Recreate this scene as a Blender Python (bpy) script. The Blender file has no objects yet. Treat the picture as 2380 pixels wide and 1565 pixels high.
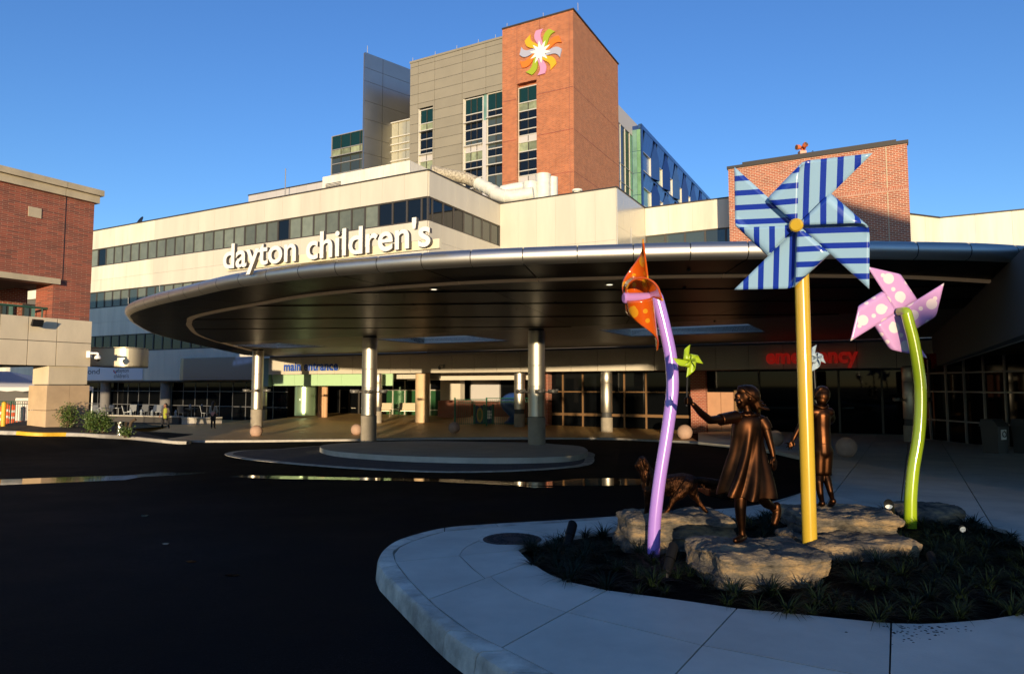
import bpy, bmesh, math, random
from mathutils import Vector, Matrix
random.seed(7)
R = math.radians
SC = bpy.context.scene
COL = SC.collection
# ------------------------------------------------------------------ camera
CAMZ = 1.7
PITCH = math.atan(113.0 / 1586.0)
cam_d = bpy.data.cameras.new('camera'); cam = bpy.data.objects.new('camera', cam_d); COL.objects.link(cam)
cam.location = (0, 0, CAMZ); cam.rotation_euler = (math.pi / 2 + PITCH, 0, 0)
cam_d.sensor_fit = 'HORIZONTAL'; cam_d.sensor_width = 36; cam_d.lens = 24.0
cam_d.clip_start = 0.1; cam_d.clip_end = 3000
SC.camera = cam
# ------------------------------------------------------------------ sky + sun
SUN_AZ = R(3.0)      # light travels 3 degrees to the right of straight ahead
SUN_EL = R(2.4)
wd = bpy.data.worlds.new('World'); SC.world = wd; wd.use_nodes = True
wn, wl = wd.node_tree.nodes, wd.node_tree.links
bg = wn['Background']
sky = wn.new('ShaderNodeTexSky'); sky.sky_type = 'NISHITA'; sky.sun_disc = False
sky.sun_elevation = R(9.0)
sky.sun_rotation = math.pi + SUN_AZ
sky.altitude = 250; sky.air_density = 1.15; sky.dust_density = 0.25; sky.ozone_density = 4.5
hsv = wn.new('ShaderNodeHueSaturation'); hsv.inputs['Saturation'].default_value = 1.06; hsv.inputs['Hue'].default_value = 0.511; hsv.inputs['Value'].default_value = 1.2
wl.new(sky.outputs['Color'], hsv.inputs['Color']); wl.new(hsv.outputs['Color'], bg.inputs['Color'])
bg.inputs['Strength'].default_value = 0.15
sd = bpy.data.lights.new('sun', 'SUN'); sun = bpy.data.objects.new('sun', sd); COL.objects.link(sun)
sd.energy = 4.8; sd.angle = R(0.55); sd.color = (1.0, 0.785, 0.51)
trav = Vector((math.sin(SUN_AZ) * math.cos(SUN_EL), math.cos(SUN_AZ) * math.cos(SUN_EL), -math.sin(SUN_EL)))
sun.rotation_euler = trav.to_track_quat('-Z', 'Y').to_euler()
sun.location = (-10, -60, 30)
SC.view_settings.view_transform = 'Standard'; SC.view_settings.look = 'None'
SC.view_settings.exposure = 0.4; SC.view_settings.gamma = 1.0; SC.view_settings.use_curve_mapping = False
SC.render.engine = 'CYCLES'
SC.cycles.use_denoising = True
SC.cycles.max_bounces = 8; SC.cycles.transparent_max_bounces = 12
SC.cycles.sample_clamp_indirect = 6.0
# ------------------------------------------------------------------ measuring the place from the picture
FPX = 1586.0
def ray(u, v):
    a, b = u - 1189.5, 782.5 - v
    return Vector((a, FPX * math.cos(PITCH) - b * math.sin(PITCH), FPX * math.sin(PITCH) + b * math.cos(PITCH)))
def at(u, v, y):
    d = ray(u, v); t = y / d.y
    return Vector((d.x * t, y, d.z * t + CAMZ))
def sm(t):
    t = max(0.0, min(1.0, t)); return t * t * (3 - 2 * t)
def gz(x, y):
    z = CAMZ - 1.43 - 0.036 * max(0.0, min(y, 34.0 + 6.0 * sm((-15.0 - x) / 6.0)))
    z += 0.018 * max(0.0, min(y - 34.0, 18.0)) * (1 - sm((-15.0 - x) / 6.0))
    z += (0.42 * sm((-14.2 - x) / 3.2) + 0.10 * sm((-17.2 - x) / 3.0)) * (1 - sm((y - 33) / 5.0)) * sm((y - 16) / 8.0)
    return z
def gp(u, v, dz=0.0):
    d = ray(u, v); lo, hi = 1.0, 200.0
    f = lambda y: CAMZ + d.z / d.y * y - gz(d.x / d.y * y, y) - dz
    while lo < 200 and f(lo) > 0: lo += 0.5
    hi = lo; lo = max(1.0, lo - 0.5)
    for _ in range(40):
        m = (lo + hi) / 2
        if f(m) > 0: lo = m
        else: hi = m
    y = (lo + hi) / 2
    return Vector((d.x / d.y * y, y, gz(d.x / d.y * y, y) + dz))
BA = R(28.4)
E1 = Vector((math.cos(BA), -math.sin(BA), 0)); E2 = Vector((math.sin(BA), math.cos(BA), 0))
def B(p, q, z): return E1 * p + E2 * q + Vector((0, 0, z))
def on_q(u, v, q):
    d = ray(u, v); t = q / d.dot(E2); return (t * d.dot(E1), t * d.z + CAMZ)
def on_p(u, v, p):
    d = ray(u, v); t = p / d.dot(E1); return (t * d.dot(E2), t * d.z + CAMZ)
VS = 2379.0 / 4096.0
def Zm(ox, oy, s): return lambda X, Y: ((ox + X / s) * VS, (oy + Y / s) * VS)
# ------------------------------------------------------------------ mesh builder
WM = {}
def speckle(m, scale=320, th=0.70, col=(0.05, 0.05, 0.05)):
    nt = m.node_tree; b = nt.nodes['Principled BSDF']; L = nt.links; src = b.inputs['Base Color'].links[0].from_socket
    tc = nt.nodes['Texture Coordinate']; nz = nt.nodes.new('ShaderNodeTexNoise'); nz.inputs['Scale'].default_value = scale; nz.inputs['Detail'].default_value = 1; L.new(tc.outputs['Object'], nz.inputs['Vector'])
    big = nt.nodes.new('ShaderNodeTexNoise'); big.inputs['Scale'].default_value = 0.35; big.inputs['Detail'].default_value = 5; L.new(tc.outputs['Object'], big.inputs['Vector'])
    ad = nt.nodes.new('ShaderNodeMath'); ad.operation = 'MULTIPLY_ADD'; ad.inputs[1].default_value = 0.5; L.new(big.outputs['Fac'], ad.inputs[0]); L.new(nz.outputs['Fac'], ad.inputs[2])
    gt = nt.nodes.new('ShaderNodeMath'); gt.operation = 'GREATER_THAN'; gt.inputs[1].default_value = th + 0.25; L.new(ad.outputs[0], gt.inputs[0])
    mx = nt.nodes.new('ShaderNodeMix'); mx.data_type = 'RGBA'; L.new(gt.outputs[0], mx.inputs['Factor']); L.new(src, mx.inputs['A']); mx.inputs['B'].default_value = (*col, 1); L.new(mx.outputs['Result'], b.inputs['Base Color'])
    return m
def wmat(o): return WM.get(o.name, Matrix.Identity(4)) if o else Matrix.Identity(4)
def empty(name, loc, rz=0.0, label=None, cat=None, group=None, kind=None):
    o = bpy.data.objects.new(name, None); COL.objects.link(o)
    o.empty_display_size = 0.2
    o.location = loc; o.rotation_euler = (0, 0, rz)
    WM[o.name] = Matrix.LocRotScale(Vector(loc), Matrix.Rotation(rz, 3, 'Z'), Vector((1, 1, 1)))
    return tag(o, label, cat, group, kind)
def tag(o, label=None, cat=None, group=None, kind=None):
    if label: o['label'] = label
    if cat: o['category'] = cat
    if group: o['group'] = group
    if kind: o['kind'] = kind
    return o
class MB:
    def __init__(s): s.v = []; s.f = []
    def add(s, vs, fs):
        n = len(s.v); s.v += [Vector(v) for v in vs]; s.f += [tuple(i + n for i in f) for f in fs]; return s
    def hexa(s, a, b):   # a: bottom 4 (ccw from above), b: top 4
        return s.add(list(a) + list(b), [(3, 2, 1, 0), (4, 5, 6, 7), (0, 1, 5, 4), (1, 2, 6, 5), (2, 3, 7, 6), (3, 0, 4, 7)])
    def box(s, x0, x1, y0, y1, z0, z1):
        c = [(x0, y0), (x1, y0), (x1, y1), (x0, y1)]
        return s.hexa([(x, y, z0) for x, y in c], [(x, y, z1) for x, y in c])
    def bb(s, p0, p1, q0, q1, z0, z1):   # box in the hospital's own axes
        c = [(p0, q0), (p1, q0), (p1, q1), (p0, q1)]
        return s.hexa([B(x, y, z0) for x, y in c], [B(x, y, z1) for x, y in c])
    def prism(s, poly, z0, z1):
        n = len(poly); vs = [(x, y, z0) for x, y in poly] + [(x, y, z1) for x, y in poly]
        return s.add(vs, [tuple(range(n - 1, -1, -1)), tuple(range(n, 2 * n))] + [(i, (i + 1) % n, n + (i + 1) % n, n + i) for i in range(n)])
    def slab(s, pts, th):    # pts 3D top outline, extruded down
        n = len(pts); pts = [Vector(p) for p in pts]
        vs = [p - Vector((0, 0, th)) for p in pts] + pts
        return s.add(vs, [tuple(range(n - 1, -1, -1)), tuple(range(n, 2 * n))] + [(i, (i + 1) % n, n + (i + 1) % n, n + i) for i in range(n)])
    def extr(s, pts, d):     # planar outline extruded along d
        n = len(pts); pts = [Vector(p) for p in pts]; d = Vector(d)
        return s.add(pts + [p + d for p in pts], [tuple(range(n - 1, -1, -1)), tuple(range(n, 2 * n))] + [(i, (i + 1) % n, n + (i + 1) % n, n + i) for i in range(n)])
    def tube(s, path, rad, n=12, caps=True, sx=1.0):
        path = [Vector(p) for p in path]; m = len(path)
        if not hasattr(rad, '__len__'): rad = [rad] * m
        t0 = (path[1] - path[0]).normalized()
        up = Vector((0, 0, 1)) if abs(t0.z) < 0.9 else Vector((1, 0, 0))
        xa = t0.cross(up).normalized(); base = len(s.v)
        for i in range(m):
            t = (path[min(i + 1, m - 1)] - path[max(i - 1, 0)]).normalized()
            xa = (xa - t * xa.dot(t)).normalized(); ya = t.cross(xa)
            for k in range(n):
                a = 2 * math.pi * k / n
                s.v.append(path[i] + (xa * math.cos(a) * sx + ya * math.sin(a)) * rad[i])
        for i in range(m - 1):
            for k in range(n):
                s.f.append((base + i * n + k, base + i * n + (k + 1) % n, base + (i + 1) * n + (k + 1) % n, base + (i + 1) * n + k))
        if caps:
            s.f.append(tuple(base + k for k in range(n - 1, -1, -1)))
            s.f.append(tuple(base + (m - 1) * n + k for k in range(n)))
        return s
    def lathe(s, c, prof, n=24):   # prof: (r,z) list around vertical axis at c
        base = len(s.v); c = Vector(c)
        for r, z in prof:
            for k in range(n):
                a = 2 * math.pi * k / n; s.v.append(c + Vector((r * math.cos(a), r * math.sin(a), z)))
        for i in range(len(prof) - 1):
            for k in range(n):
                s.f.append((base + i * n + k, base + i * n + (k + 1) % n, base + (i + 1) * n + (k + 1) % n, base + (i + 1) * n + k))
        s.f.append(tuple(base + k for k in range(n - 1, -1, -1)))
        s.f.append(tuple(base + (len(prof) - 1) * n + k for k in range(n)))
        return s
    def sphere(s, c, r, n=16, m=10, sc=(1, 1, 1)):
        c = Vector(c); base = len(s.v)
        s.v.append(c + Vector((0, 0, -r * sc[2])))
        for i in range(1, m):
            a = -math.pi / 2 + math.pi * i / m
            for k in range(n):
                b = 2 * math.pi * k / n
                s.v.append(c + Vector((r * sc[0] * math.cos(a) * math.cos(b), r * sc[1] * math.cos(a) * math.sin(b), r * sc[2] * math.sin(a))))
        s.v.append(c + Vector((0, 0, r * sc[2]))); top = len(s.v) - 1
        for k in range(n):
            s.f.append((base, base + 1 + (k + 1) % n, base + 1 + k))
            for i in range(m - 2):
                a = base + 1 + i * n
                s.f.append((a + k, a + (k + 1) % n, a + n + (k + 1) % n, a + n + k))
            a = base + 1 + (m - 2) * n
            s.f.append((a + k, a + (k + 1) % n, top))
        return s
    def mesh(s, inv=None, smooth=False, name='m'):
        me = bpy.data.meshes.new(name)
        vs = [inv @ v for v in s.v] if inv else s.v
        me.from_pydata([tuple(v) for v in vs], [], s.f)
        if smooth:
            me.polygons.foreach_set('use_smooth', [True] * len(me.polygons))
            if smooth == 'auto': me.set_sharp_from_angle(angle=R(38))
        me.update(); return me
    def build(s, name, mat, parent=None, label=None, cat=None, group=None, kind=None, smooth=False, org=None):
        if parent is None:
            if org is None:
                n = len(s.v); c = sum(s.v, Vector()) / max(n, 1); org = Vector((c.x, c.y, min(v.z for v in s.v)))
            M = Matrix.Translation(Vector(org))
        else: M = wmat(parent)
        me = s.mesh(M.inverted(), smooth, name); me.materials.append(mat)
        o = bpy.data.objects.new(name, me); COL.objects.link(o)
        if parent is None: o.location = org; WM[o.name] = M
        else: o.parent = parent; WM[o.name] = M
        return tag(o, label, cat, group, kind)
def copy_tree(o, parent=None, loc=None, rz=None, label=None, scale=None):
    c = o.copy(); COL.objects.link(c); c.parent = parent
    if loc is not None: c.location = loc
    if rz is not None: c.rotation_euler = (0, 0, rz)
    if scale is not None: c.scale = (scale,) * 3
    if label: c['label'] = label
    for ch in list(o.children): copy_tree(ch, c)
    return c
def spline(pts, n=8, closed=False):
    pts = [Vector(p) for p in pts]; m = len(pts); out = []
    rng = range(m if closed else m - 1)
    for i in rng:
        g = (lambda k: pts[k % m]) if closed else (lambda k: pts[max(0, min(m - 1, k))])
        p0, p1, p2, p3 = g(i - 1), g(i), g(i + 1), g(i + 2)
        for j in range(n):
            t = j / n
            out.append(0.5 * ((2 * p1) + (p2 - p0) * t + (2 * p0 - 5 * p1 + 4 * p2 - p3) * t * t + (3 * p1 - p0 - 3 * p2 + p3) * t ** 3))
    if not closed: out.append(pts[-1])
    return out
def clip2(poly, n, d):      # keep points with n.x*x+n.y*y<=d
    out = []
    for i in range(len(poly)):
        a, b = poly[i], poly[(i + 1) % len(poly)]
        da, db = n[0] * a[0] + n[1] * a[1] - d, n[0] * b[0] + n[1] * b[1] - d
        if da <= 0: out.append(a)
        if da * db < 0:
            t = da / (da - db); out.append((a[0] + (b[0] - a[0]) * t, a[1] + (b[1] - a[1]) * t))
    return out
def area2(p): return 0.5 * sum(p[i][0] * p[(i + 1) % len(p)][1] - p[(i + 1) % len(p)][0] * p[i][1] for i in range(len(p)))
def split_poly(poly, lines, gap):
    pcs = [poly]
    for (n, d) in lines:
        nx = []
        for p in pcs:
            for sg in (1, -1):
                c = clip2(p, (n[0] * sg, n[1] * sg), d * sg - gap / 2)
                if len(c) > 2 and abs(area2(c)) > 0.01: nx.append(c)
        pcs = nx
    return pcs
def line_thru(a, b):
    n = Vector((b[1] - a[1], -(b[0] - a[0]))); n.normalize(); return ((n.x, n.y), n.x * a[0] + n.y * a[1])
def sub_rect(rects, h):
    out = []
    for (a, b, c, d) in rects:
        x0, x1, z0, z1 = max(a, h[0]), min(b, h[1]), max(c, h[2]), min(d, h[3])
        if x0 >= x1 or z0 >= z1: out.append((a, b, c, d)); continue
        if c < z0: out.append((a, b, c, z0))
        if z1 < d: out.append((a, b, z1, d))
        if a < x0: out.append((a, x0, z0, z1))
        if x1 < b: out.append((x1, b, z0, z1))
    return out
# ------------------------------------------------------------------ materials
def mat(name, col, rough=0.6, metal=0.0, var=0.0, vscale=3.0, bump=0.0, bscale=20.0, spec=0.5, col2=None, coat=0.0, emis=None, trans=0.0, streak=0.0, aniso=0.0):
    m = bpy.data.materials.new(name); m.use_nodes = True
    nt = m.node_tree; b = nt.nodes['Principled BSDF']
    b.inputs['Base Color'].default_value = (*col, 1); b.inputs['Roughness'].default_value = rough
    b.inputs['Metallic'].default_value = metal; b.inputs['Specular IOR Level'].default_value = spec
    b.inputs['Coat Weight'].default_value = coat; b.inputs['Coat Roughness'].default_value = 0.05
    b.inputs['Transmission Weight'].default_value = trans
    if emis: b.inputs['Emission Color'].default_value = (*emis[0], 1); b.inputs['Emission Strength'].default_value = emis[1]
    tc = nt.nodes.new('ShaderNodeTexCoord')
    if var > 0 or col2:
        nz = nt.nodes.new('ShaderNodeTexNoise'); nz.inputs['Scale'].default_value = vscale; nz.inputs['Detail'].default_value = 7; nz.inputs['Roughness'].default_value = 0.62
        src = tc.outputs['Object']
        if streak:
            mp = nt.nodes.new('ShaderNodeMapping'); mp.inputs['Scale'].default_value = (1, 1, streak); nt.links.new(src, mp.inputs['Vector']); src = mp.outputs['Vector']
        nt.links.new(src, nz.inputs['Vector'])
        cr = nt.nodes.new('ShaderNodeValToRGB'); cr.color_ramp.elements[0].position = 0.32; cr.color_ramp.elements[1].position = 0.68
        c2 = col2 or tuple(min(1, c * (1 + var)) for c in col); c1 = col if col2 else tuple(c * (1 - var) for c in col)
        cr.color_ramp.elements[0].color = (*c1, 1); cr.color_ramp.elements[1].color = (*c2, 1)
        nt.links.new(nz.outputs['Fac'], cr.inputs['Fac']); nt.links.new(cr.outputs['Color'], b.inputs['Base Color'])
        if var:
            mr = nt.nodes.new('ShaderNodeMapRange'); mr.inputs['To Min'].default_value = max(0.02, rough * (1 - 0.25 * min(1, var * 3))); mr.inputs['To Max'].default_value = min(1, rough * (1 + 0.2 * min(1, var * 3)))
            nt.links.new(nz.outputs['Fac'], mr.inputs['Value']); nt.links.new(mr.outputs['Result'], b.inputs['Roughness'])
    if bump > 0:
        n2 = nt.nodes.new('ShaderNodeTexNoise'); n2.inputs['Scale'].default_value = bscale; n2.inputs['Detail'].default_value = 6
        nt.links.new(tc.outputs['Object'], n2.inputs['Vector'])
        bp = nt.nodes.new('ShaderNodeBump'); bp.inputs['Strength'].default_value = bump; bp.inputs['Distance'].default_value = 0.02
        nt.links.new(n2.outputs['Fac'], bp.inputs['Height']); nt.links.new(bp.outputs['Normal'], b.inputs['Normal'])
    return m
def brick_mat(name, c1, c2, mortar, bw=0.24, bh=0.08, joint=0.012, flip=False, var=0.5, mort_fac=1.0):
    m = bpy.data.materials.new(name); m.use_nodes = True; nt = m.node_tree; b = nt.nodes['Principled BSDF']; L = nt.links
    b.inputs['Roughness'].default_value = 0.85
    tc = nt.nodes.new('ShaderNodeTexCoord'); sx = nt.nodes.new('ShaderNodeSeparateXYZ'); L.new(tc.outputs['Object'], sx.inputs[0])
    sn = nt.nodes.new('ShaderNodeSeparateXYZ'); L.new(tc.outputs['Normal'], sn.inputs[0])
    ab = nt.nodes.new('ShaderNodeMath'); ab.operation = 'ABSOLUTE'; L.new(sn.outputs['X'], ab.inputs[0])
    gt = nt.nodes.new('ShaderNodeMath'); gt.operation = 'GREATER_THAN'; gt.inputs[1].default_value = 0.6; L.new(ab.outputs[0], gt.inputs[0])
    mx = nt.nodes.new('ShaderNodeMix'); L.new(gt.outputs[0], mx.inputs['Factor']); L.new(sx.outputs['X'], mx.inputs['A']); L.new(sx.outputs['Y'], mx.inputs['B'])
    cb = nt.nodes.new('ShaderNodeCombineXYZ'); L.new(mx.outputs['Result'], cb.inputs['X']); L.new(sx.outputs['Y' if flip else 'Z'], cb.inputs['Y'])
    if flip: L.new(sx.outputs['X'], cb.inputs['X'])
    br = nt.nodes.new('ShaderNodeTexBrick'); L.new(cb.outputs[0], br.inputs['Vector'])
    br.inputs['Color1'].default_value = (*c1, 1); br.inputs['Color2'].default_value = (*c2, 1); br.inputs['Mortar'].default_value = (*mortar, 1)
    br.inputs['Scale'].default_value = 1.0; br.inputs['Mortar Size'].default_value = joint * 0.5; br.inputs['Brick Width'].default_value = bw; br.inputs['Row Height'].default_value = bh
    br.inputs['Bias'].default_value = -0.1; br.inputs['Mortar Smooth'].default_value = 0.2
    nz = nt.nodes.new('ShaderNodeTexNoise'); nz.inputs['Scale'].default_value = 1.3; nz.inputs['Detail'].default_value = 8; L.new(tc.outputs['Object'], nz.inputs['Vector'])
    mr = nt.nodes.new('ShaderNodeMapRange'); mr.inputs['To Min'].default_value = 1 - var * 0.5; mr.inputs['To Max'].default_value = 1 + var * 0.5; L.new(nz.outputs['Fac'], mr.inputs['Value'])
    ml = nt.nodes.new('ShaderNodeMix'); ml.data_type = 'RGBA'; ml.blend_type = 'MULTIPLY'; ml.inputs['Factor'].default_value = 1
    L.new(br.outputs['Color'], ml.inputs['A']); cc = nt.nodes.new('ShaderNodeCombineColor')
    for k in range(3): L.new(mr.outputs['Result'], cc.inputs[k])
    L.new(cc.outputs[0], ml.inputs['B']); L.new(ml.outputs['Result'], b.inputs['Base Color'])
    bp = nt.nodes.new('ShaderNodeBump'); bp.inputs['Strength'].default_value = 0.6; bp.inputs['Distance'].default_value = 0.012; bp.invert = True
    L.new(br.outputs['Fac'], bp.inputs['Height']); L.new(bp.outputs['Normal'], b.inputs['Normal'])
    return m
def glass_mat(name, col, rough=0.03, spec=0.8):
    return mat(name, col, rough, 0, spec=spec)
M = {}
M['asphalt'] = mat('asphalt', (0.0042, 0.0042, 0.0042), 0.8, var=0.45, vscale=0.9, bump=0.5, bscale=90, spec=0.05)
speckle(M['asphalt'], 150, 0.71)
M['concrete'] = mat('concrete', (0.49, 0.455, 0.37), 0.8, var=0.16, vscale=1.3, bump=0.15, bscale=60)
M['kerb'] = mat('kerb_concrete', (0.44, 0.41, 0.335), 0.85, var=0.42, vscale=4, bump=0.4, bscale=50)
M['kerbpale'] = mat('kerb_pale', (0.42, 0.39, 0.34), 0.85, var=0.15, vscale=4, bump=0.3, bscale=50)
M['yellowpaint'] = mat('yellow_paint', (0.75, 0.43, 0.03), 0.55, var=0.12, vscale=6)
M['tan'] = mat('tan_panel', (0.56, 0.52, 0.42), 0.5, var=0.07, vscale=0.7, streak=0.15)
M['cream'] = mat('cream_panel', (0.65, 0.61, 0.48), 0.5, var=0.15, vscale=1.0, streak=0.12)
M['fascia'] = mat('fascia_panel', (0.55, 0.50, 0.40), 0.5, var=0.05, vscale=0.8)
M['joint'] = mat('joint_dark', (0.11, 0.10, 0.085), 0.9)
M['coping'] = mat('coping_dark', (0.035, 0.03, 0.025), 0.6)
M['greytan'] = mat('grey_tan_panel', (0.245, 0.22, 0.162), 0.5, var=0.05, vscale=0.5)
M['blade'] = mat('blade_metal', (0.42, 0.42, 0.40), 0.32, 0.95, var=0.05, vscale=0.4)
M['brick'] = brick_mat('brick_orange', (0.43, 0.125, 0.045), (0.28, 0.075, 0.03), (0.46, 0.31, 0.19), joint=0.020, bh=0.10, bw=0.30)
M['brickbox'] = brick_mat('brick_box', (0.40, 0.11, 0.05), (0.24, 0.07, 0.038), (0.58, 0.46, 0.34), bw=0.34, bh=0.12, joint=0.030)
M['brickdark'] = brick_mat('brick_dark_red', (0.31, 0.072, 0.04), (0.15, 0.045, 0.032), (0.33, 0.21, 0.14), bw=0.42, bh=0.078, joint=0.014, var=0.7)
M['brickred'] = brick_mat('brick_red', (0.36, 0.085, 0.045), (0.26, 0.06, 0.035), (0.48, 0.36, 0.26), bw=0.21, bh=0.085, joint=0.018)
M['stone'] = mat('limestone', (0.44, 0.37, 0.25), 0.8, var=0.14, vscale=1.5, bump=0.15, bscale=30)
M['precast'] = mat('precast', (0.60, 0.51, 0.36), 0.75, var=0.10, vscale=1.0, bump=0.1, bscale=40, streak=0.4)
M['buff'] = mat('buff_base', (0.50, 0.36, 0.22), 0.8, var=0.12, vscale=1.4, bump=0.2, bscale=50)
M['glass'] = glass_mat('window_glass', (0.045, 0.058, 0.048))
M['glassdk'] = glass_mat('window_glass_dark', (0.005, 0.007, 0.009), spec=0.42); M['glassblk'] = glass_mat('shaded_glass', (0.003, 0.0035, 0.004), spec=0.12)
M['glassblind'] = mat('window_blind', (0.13, 0.15, 0.12), 0.35, var=0.15, vscale=1.5)
M['glasspale'] = mat('window_pale_blind', (0.22, 0.25, 0.15), 0.3, var=0.3, vscale=2.0)
M['spandrel'] = mat('green_spandrel', (0.006, 0.028, 0.021), 0.12)
M['glassgreen'] = mat('green_glass', (0.15, 0.30, 0.17), 0.1, var=0.2, vscale=0.8)
M['glasscyan'] = mat('cyan_glass', (0.14, 0.26, 0.22), 0.08, var=0.25, vscale=0.7)
M['entgreen'] = mat('entrance_green_glass', (0.022, 0.075, 0.028), 0.08)
M['mull'] = mat('mullion_pale', (0.62, 0.58, 0.48), 0.4, 0.3)
M['mulldk'] = mat('mullion_dark', (0.05, 0.043, 0.035), 0.5)
M['mullbrz'] = mat('mullion_bronze', (0.22, 0.12, 0.05), 0.45, 0.4)
M['mullgrey'] = mat('mullion_grey', (0.30, 0.29, 0.27), 0.45, 0.3)
M['whitepanel'] = mat('white_panel', (0.46, 0.44, 0.42), 0.5)
M['metalwhite'] = mat('painted_white_metal', (0.70, 0.66, 0.56), 0.55, var=0.10, vscale=2.0, streak=0.3)
M['duct'] = mat('duct_white', (0.66, 0.66, 0.58), 0.5, var=0.10, vscale=2.5)
M['ductdirty'] = mat('duct_weathered', (0.62, 0.56, 0.42), 0.7, col2=(0.16, 0.13, 0.09), vscale=7)
M['bluepanel'] = [mat('blue_panel_%d' % i, c, 0.28, 0.55, var=0.06, vscale=0.5) for i, c in enumerate([(0.05, 0.12, 0.30), (0.03, 0.075, 0.24), (0.08, 0.17, 0.33), (0.05, 0.10, 0.26)])]
M['alum'] = mat('brushed_aluminium', (0.58, 0.55, 0.49), 0.44, 1.0, var=0.05, vscale=1.0)
M['alumcol'] = mat('column_aluminium', (0.62, 0.58, 0.49), 0.46, 1.0, var=0.04, vscale=1.0)
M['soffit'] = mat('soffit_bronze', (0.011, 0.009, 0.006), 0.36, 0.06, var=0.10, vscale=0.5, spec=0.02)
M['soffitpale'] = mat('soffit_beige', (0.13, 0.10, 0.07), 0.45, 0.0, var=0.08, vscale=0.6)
M['strip'] = mat('soffit_strip', (0.50, 0.37, 0.23), 0.6, emis=((1.0, 0.66, 0.36), 0.035))  # faint emission paints in light bounced up from the ground
M['well'] = mat('skylight_well', (0.70, 0.64, 0.50), 0.6)
M['whiteletter'] = mat('white_letter', (0.80, 0.78, 0.71), 0.45)
M['letterside'] = mat('letter_side', (0.10, 0.09, 0.08), 0.6)
M['blueletter'] = mat('blue_letter', (0.015, 0.075, 0.42), 0.35)
M['redletter'] = mat('red_letter', (0.62, 0.012, 0.008), 0.35, emis=((1.0, 0.02, 0.012), 0.10))
M['black'] = mat('black_metal', (0.012, 0.012, 0.013), 0.45)
M['darkgrey'] = mat('dark_grey', (0.05, 0.05, 0.05), 0.6)
M['greyplastic'] = mat('grey_fitting', (0.16, 0.155, 0.145), 0.45, 0.4)
M['whiteplastic'] = mat('white_plastic', (0.80, 0.79, 0.74), 0.4)
M['water'] = mat('puddle_water', (0.004, 0.004, 0.005), 0.035, bump=0.05, bscale=7, spec=1.0)

def objvar(m, amt):
    """each slab, panel or pane comes out a touch lighter or darker than its neighbour"""
    nt = m.node_tree; b = nt.nodes['Principled BSDF']; L = nt.links; inp = b.inputs['Base Color']
    oi = nt.nodes.new('ShaderNodeObjectInfo'); mr = nt.nodes.new('ShaderNodeMapRange'); mr.inputs['To Min'].default_value = 1 - amt; mr.inputs['To Max'].default_value = 1 + amt; L.new(oi.outputs['Random'], mr.inputs['Value'])
    hs = nt.nodes.new('ShaderNodeHueSaturation'); L.new(mr.outputs[0], hs.inputs['Value'])
    if inp.links: L.new(inp.links[0].from_socket, hs.inputs['Color'])
    else: hs.inputs['Color'].default_value = inp.default_value
    L.new(hs.outputs[0], inp)
for k_, a_ in (('concrete', .10), ('kerb', .12), ('tan', .03), ('cream', .05), ('greytan', .04), ('precast', .05), ('buff', .05), ('glassblind', .35), ('glass', .4), ('glasspale', .3), ('fascia', .05), ('soffit', .2), ('soffitpale', .1), ('alum', .04), ('metalwhite', .05), ('whitepanel', .06)): objvar(M[k_], a_)
# ================================================================== ground
def grid_sheet(name, xs, ys, m, dz=0.0):
    b = MB(); n = len(xs)
    b.v = [Vector((x, y, gz(x, y) + dz)) for y in ys for x in xs]
    b.f = [(j * n + i, j * n + i + 1, (j + 1) * n + i + 1, (j + 1) * n + i) for j in range(len(ys) - 1) for i in range(n - 1)]
    return b.build(name, m, kind='structure', smooth=True, org=(0, 0, 0))
xs = [-900, -400, -150, -80, -50, -40, -30] + [-26 + i for i in range(0, 21)] + [0, 10, 20, 40, 80, 200, 500, 900]
ys = [-900, -300, -80, -30, -10, 0] + [8 + i for i in range(0, 36)] + [50, 60, 100, 200, 500, 1500]
grid_sheet('road', xs, ys, M['asphalt'])
def P2(l): return [gp(u, v) for u, v in l]
KH = 0.15
# foreground pavement: kerb line seen in the picture, on top of the kerb
kout = [gp(u, v, KH) for u, v in [(1945, 1098), (1920, 1120), (1870, 1141), (1760, 1171), (1600, 1186), (1450, 1196), (1300, 1206), (1150, 1214.5), (1033, 1224), (934, 1248), (892, 1272), (877, 1297), (883, 1319), (901, 1341), (959, 1396), (1033, 1462), (1106, 1513), (1179, 1559), (1400, 1680), (1800, 1850), (2600, 2050)]]
kin = [gp(u, v, KH) for u, v in [(1934, 1102), (1910, 1124), (1862, 1147), (1764, 1177), (1604, 1192), (1456, 1202), (1308, 1213), (1158, 1223), (1033, 1233.5), (960, 1255), (917, 1276), (914, 1290), (923, 1312), (952, 1349), (1011, 1407), (1091, 1466), (1179, 1510), (1282, 1563), (1480, 1660), (1860, 1815), (2600, 2000)]]
kerb = empty('kerb', (kout[10].x, kout[10].y, kout[10].z - KH), kind='structure')
ko, ki = spline(kout, 6), spline(kin, 6)
N6 = len(ko)
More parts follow.
